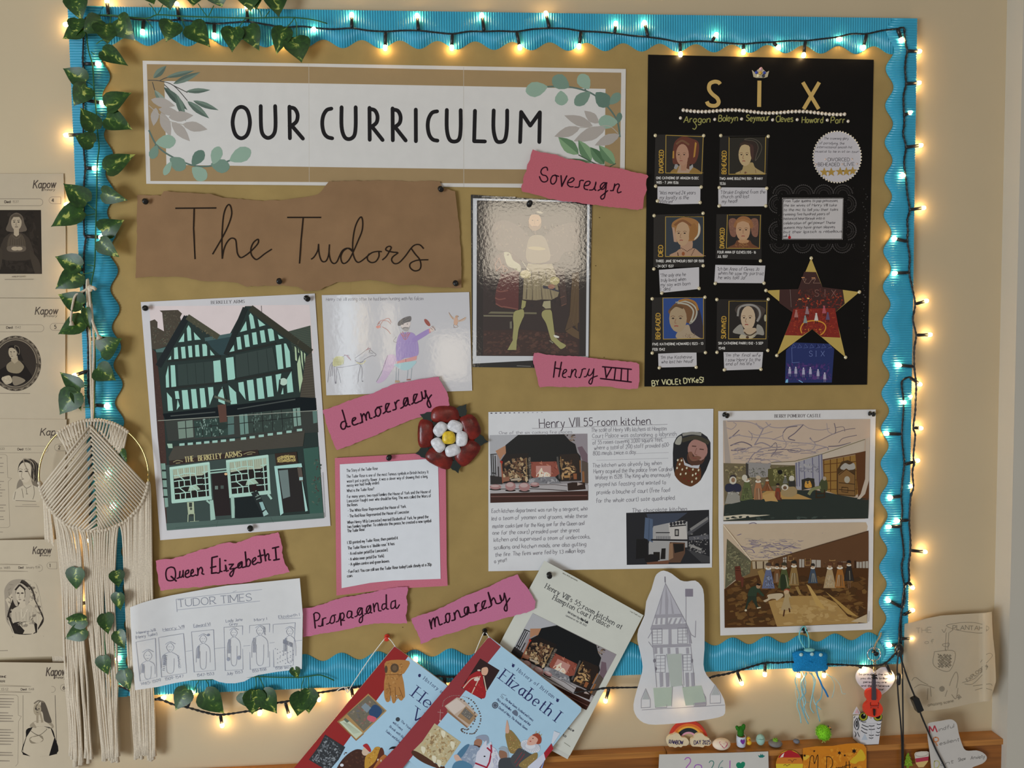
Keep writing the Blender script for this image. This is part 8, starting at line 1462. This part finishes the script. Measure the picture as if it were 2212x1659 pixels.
a.line('440 490 455 390 480 385 488 450 510 385 520 380 518 490', 6, '2a1a10', 1); a.line('598 388 595 500', 6, '2a1a10'); a.line('590 388 630 392 650 430 640 480 600 500', 6, '2a1a10', 1); a.text('onatt', 680, 508, 36, 6, '2a1a10', to=(765, 500)); a.lines('770 430 768 500|795 425 800 500|760 465 810 460', 6, '2a1a10'); a.text('is', 830, 505, 36, 6, '2a1a10', to=(866, 503))
a.build('lettering', 'paper', ORG)
f7 = (1930, 1520, 230, 1270)
TRE = sheet('paper_tree', 'small green paper fir tree stuck on the ledge front', 'paper cutout', '175 585 190 600 186 620 205 640 200 655 222 690 216 702 234 742 190 745 182 770 158 768 155 742 122 738 140 705 132 690 150 655 145 640 160 610', '6d8c24', .0345, fr=f7)
a = Art(.0345, f7); a.clut(130, 610, 230, 740, 50, ['86a830', '557018', '9ab63c'], 12, 34, 2, '175 590 230 740 125 735'); a.build('print', 'paper', TRE)
CUP = sheet('paper_cup_cutout', 'small paper cut-out of a cup with a red band beside the boot', 'paper cutout', '250 600 265 580 330 568 400 568 422 578 418 640 412 690 390 720 358 758 300 760 268 715 258 650', 'c4a76a', .0345, fr=f7)
a = Art(.0345, f7); a.fill('250 600 265 580 330 568 400 568 422 578 420 632 258 660', 'bdb4a8'); a.ell(336, 604, 78, 32, 'a89e92', -4); a.ell(336, 600, 70, 24, 'c4bcb0', -4); a.fill('258 655 420 630 416 678 268 702', 'a33548'); a.build('print', 'paper', CUP)
BOO = sheet('paper_boot', 'white paper boot cut-out with coloured initials leaning on the ledge', 'paper cutout', cat_rom(prs('405 262 425 232 470 220 560 206 660 188 705 192 745 222 762 262 775 340 800 430 835 525 868 558 920 562 990 558 1060 580 1110 625 1108 670 1060 715 960 752 880 790 640 830 450 900 452 768 430 560 408 400'), 2, True), 'b7b2ac', .0372, fr=f7)
a = Art(.0372, f7, z0=8e-5)
a.line('432 350 428 268 470 330 490 262 522 340', 16, 'a33a44'); a.loop('500 402 530 410 535 440 505 455 478 440 480 412', 14, 'b8774e', 1); a.lines('480 415 482 510|500 455 525 505', 14, 'b8774e'); a.loop('490 690 530 685 548 715 530 760 490 765', 12, 'a9a56a', 1)
for t, x0, y0, x1, y1 in (('indful', 540, 330, 722, 285), ('esilient', 550, 495, 785, 445), ('ont', 560, 745, 715, 710), ('Show', 775, 690, 862, 672), ('Anxiety', 922, 668, 1090, 645)): a.text(t, x0, y0, 40, 6, '77736f', to=(x1, y1), jit=1, slant=.15)
a.build('lettering', 'paper', BOO)
# ================================================================ pencil drawing on the wall by the pillar
WDR = thing('wall_drawing', P(2050, 1420, .004), 'creased cream paper with a faint pencil diagram on the wall beside the pillar', 'drawing')
wc = lambda x, y: .002+.05*max(0, min(1, (x-2128)/22))*1.0+.004*max(0, (y-1490)/40)
sheet('paper', None, None, '60 120 150 100 250 72 400 42 640 26 820 16 875 6 880 120 887 240 905 400 915 655 890 740 860 842 800 845 660 868 500 905 330 930 200 935 120 888 62 790 45 640 45 500 55 300', 'bcae96', .0135, 'thin', fr=(1940, 1320, 230, 995), curl=wc, grid=9, parent=WDR)
a = Art(.0138, (1940, 1320, 230, 995), curl=wc); WP = '857c6c'
a.loop('460 130 600 108 720 110 830 140 845 170 780 205 650 195 540 175 470 150', 3.5, WP, 1); a.text('PLANTAHS', 510, 172, 40, 5, WP, to=(830, 180), jit=1.5); a.text('THE', 170, 210, 50, 4, '968c7a', to=(310, 205), jit=1); a.text('of', 250, 310, 36, 4, '968c7a', to=(340, 300), jit=1); a.text('FIRE', 545, 800, 30, 4, WP, to=(570, 830), jit=1)
a.lines('410 170 430 200 450 160|480 200 515 175|450 200 440 370|475 200 465 360|415 310 475 300 465 335 420 325 415 310|440 340 450 375|340 380 530 380 480 560 335 510 340 380|600 670 700 640 760 590 835 520 800 580 700 680 620 680|770 480 820 410 860 395 880 420 830 480 790 520', 4, WP, 1)
for i in range(60): a.line([(370+(i*37) % 120, 400+(i*53) % 120), (385+(i*37) % 120, 412+(i*53) % 120)], 6, '6f6759')
a.lines('130 650 160 620 220 660 280 690|150 720 200 690 280 700 340 720|300 710 310 800|280 720 275 830|480 700 500 640 540 570 560 620 545 720|460 740 440 800|560 720 540 820 500 780|700 700 780 690 860 680 880 700|720 740 800 720 880 740', 4, WP, 1); a.ell(410, 728, 26, 26, '8d8371', n=10); a.text('amazing scene', 280, 892, 26, 4, '8d8371', to=(520, 850), jit=1.5); a.text('EXPLOSION', 650, 660, 30, 4, WP, to=(840, 520), jit=1)
a.build('pencil_drawing', 'thin', WDR)
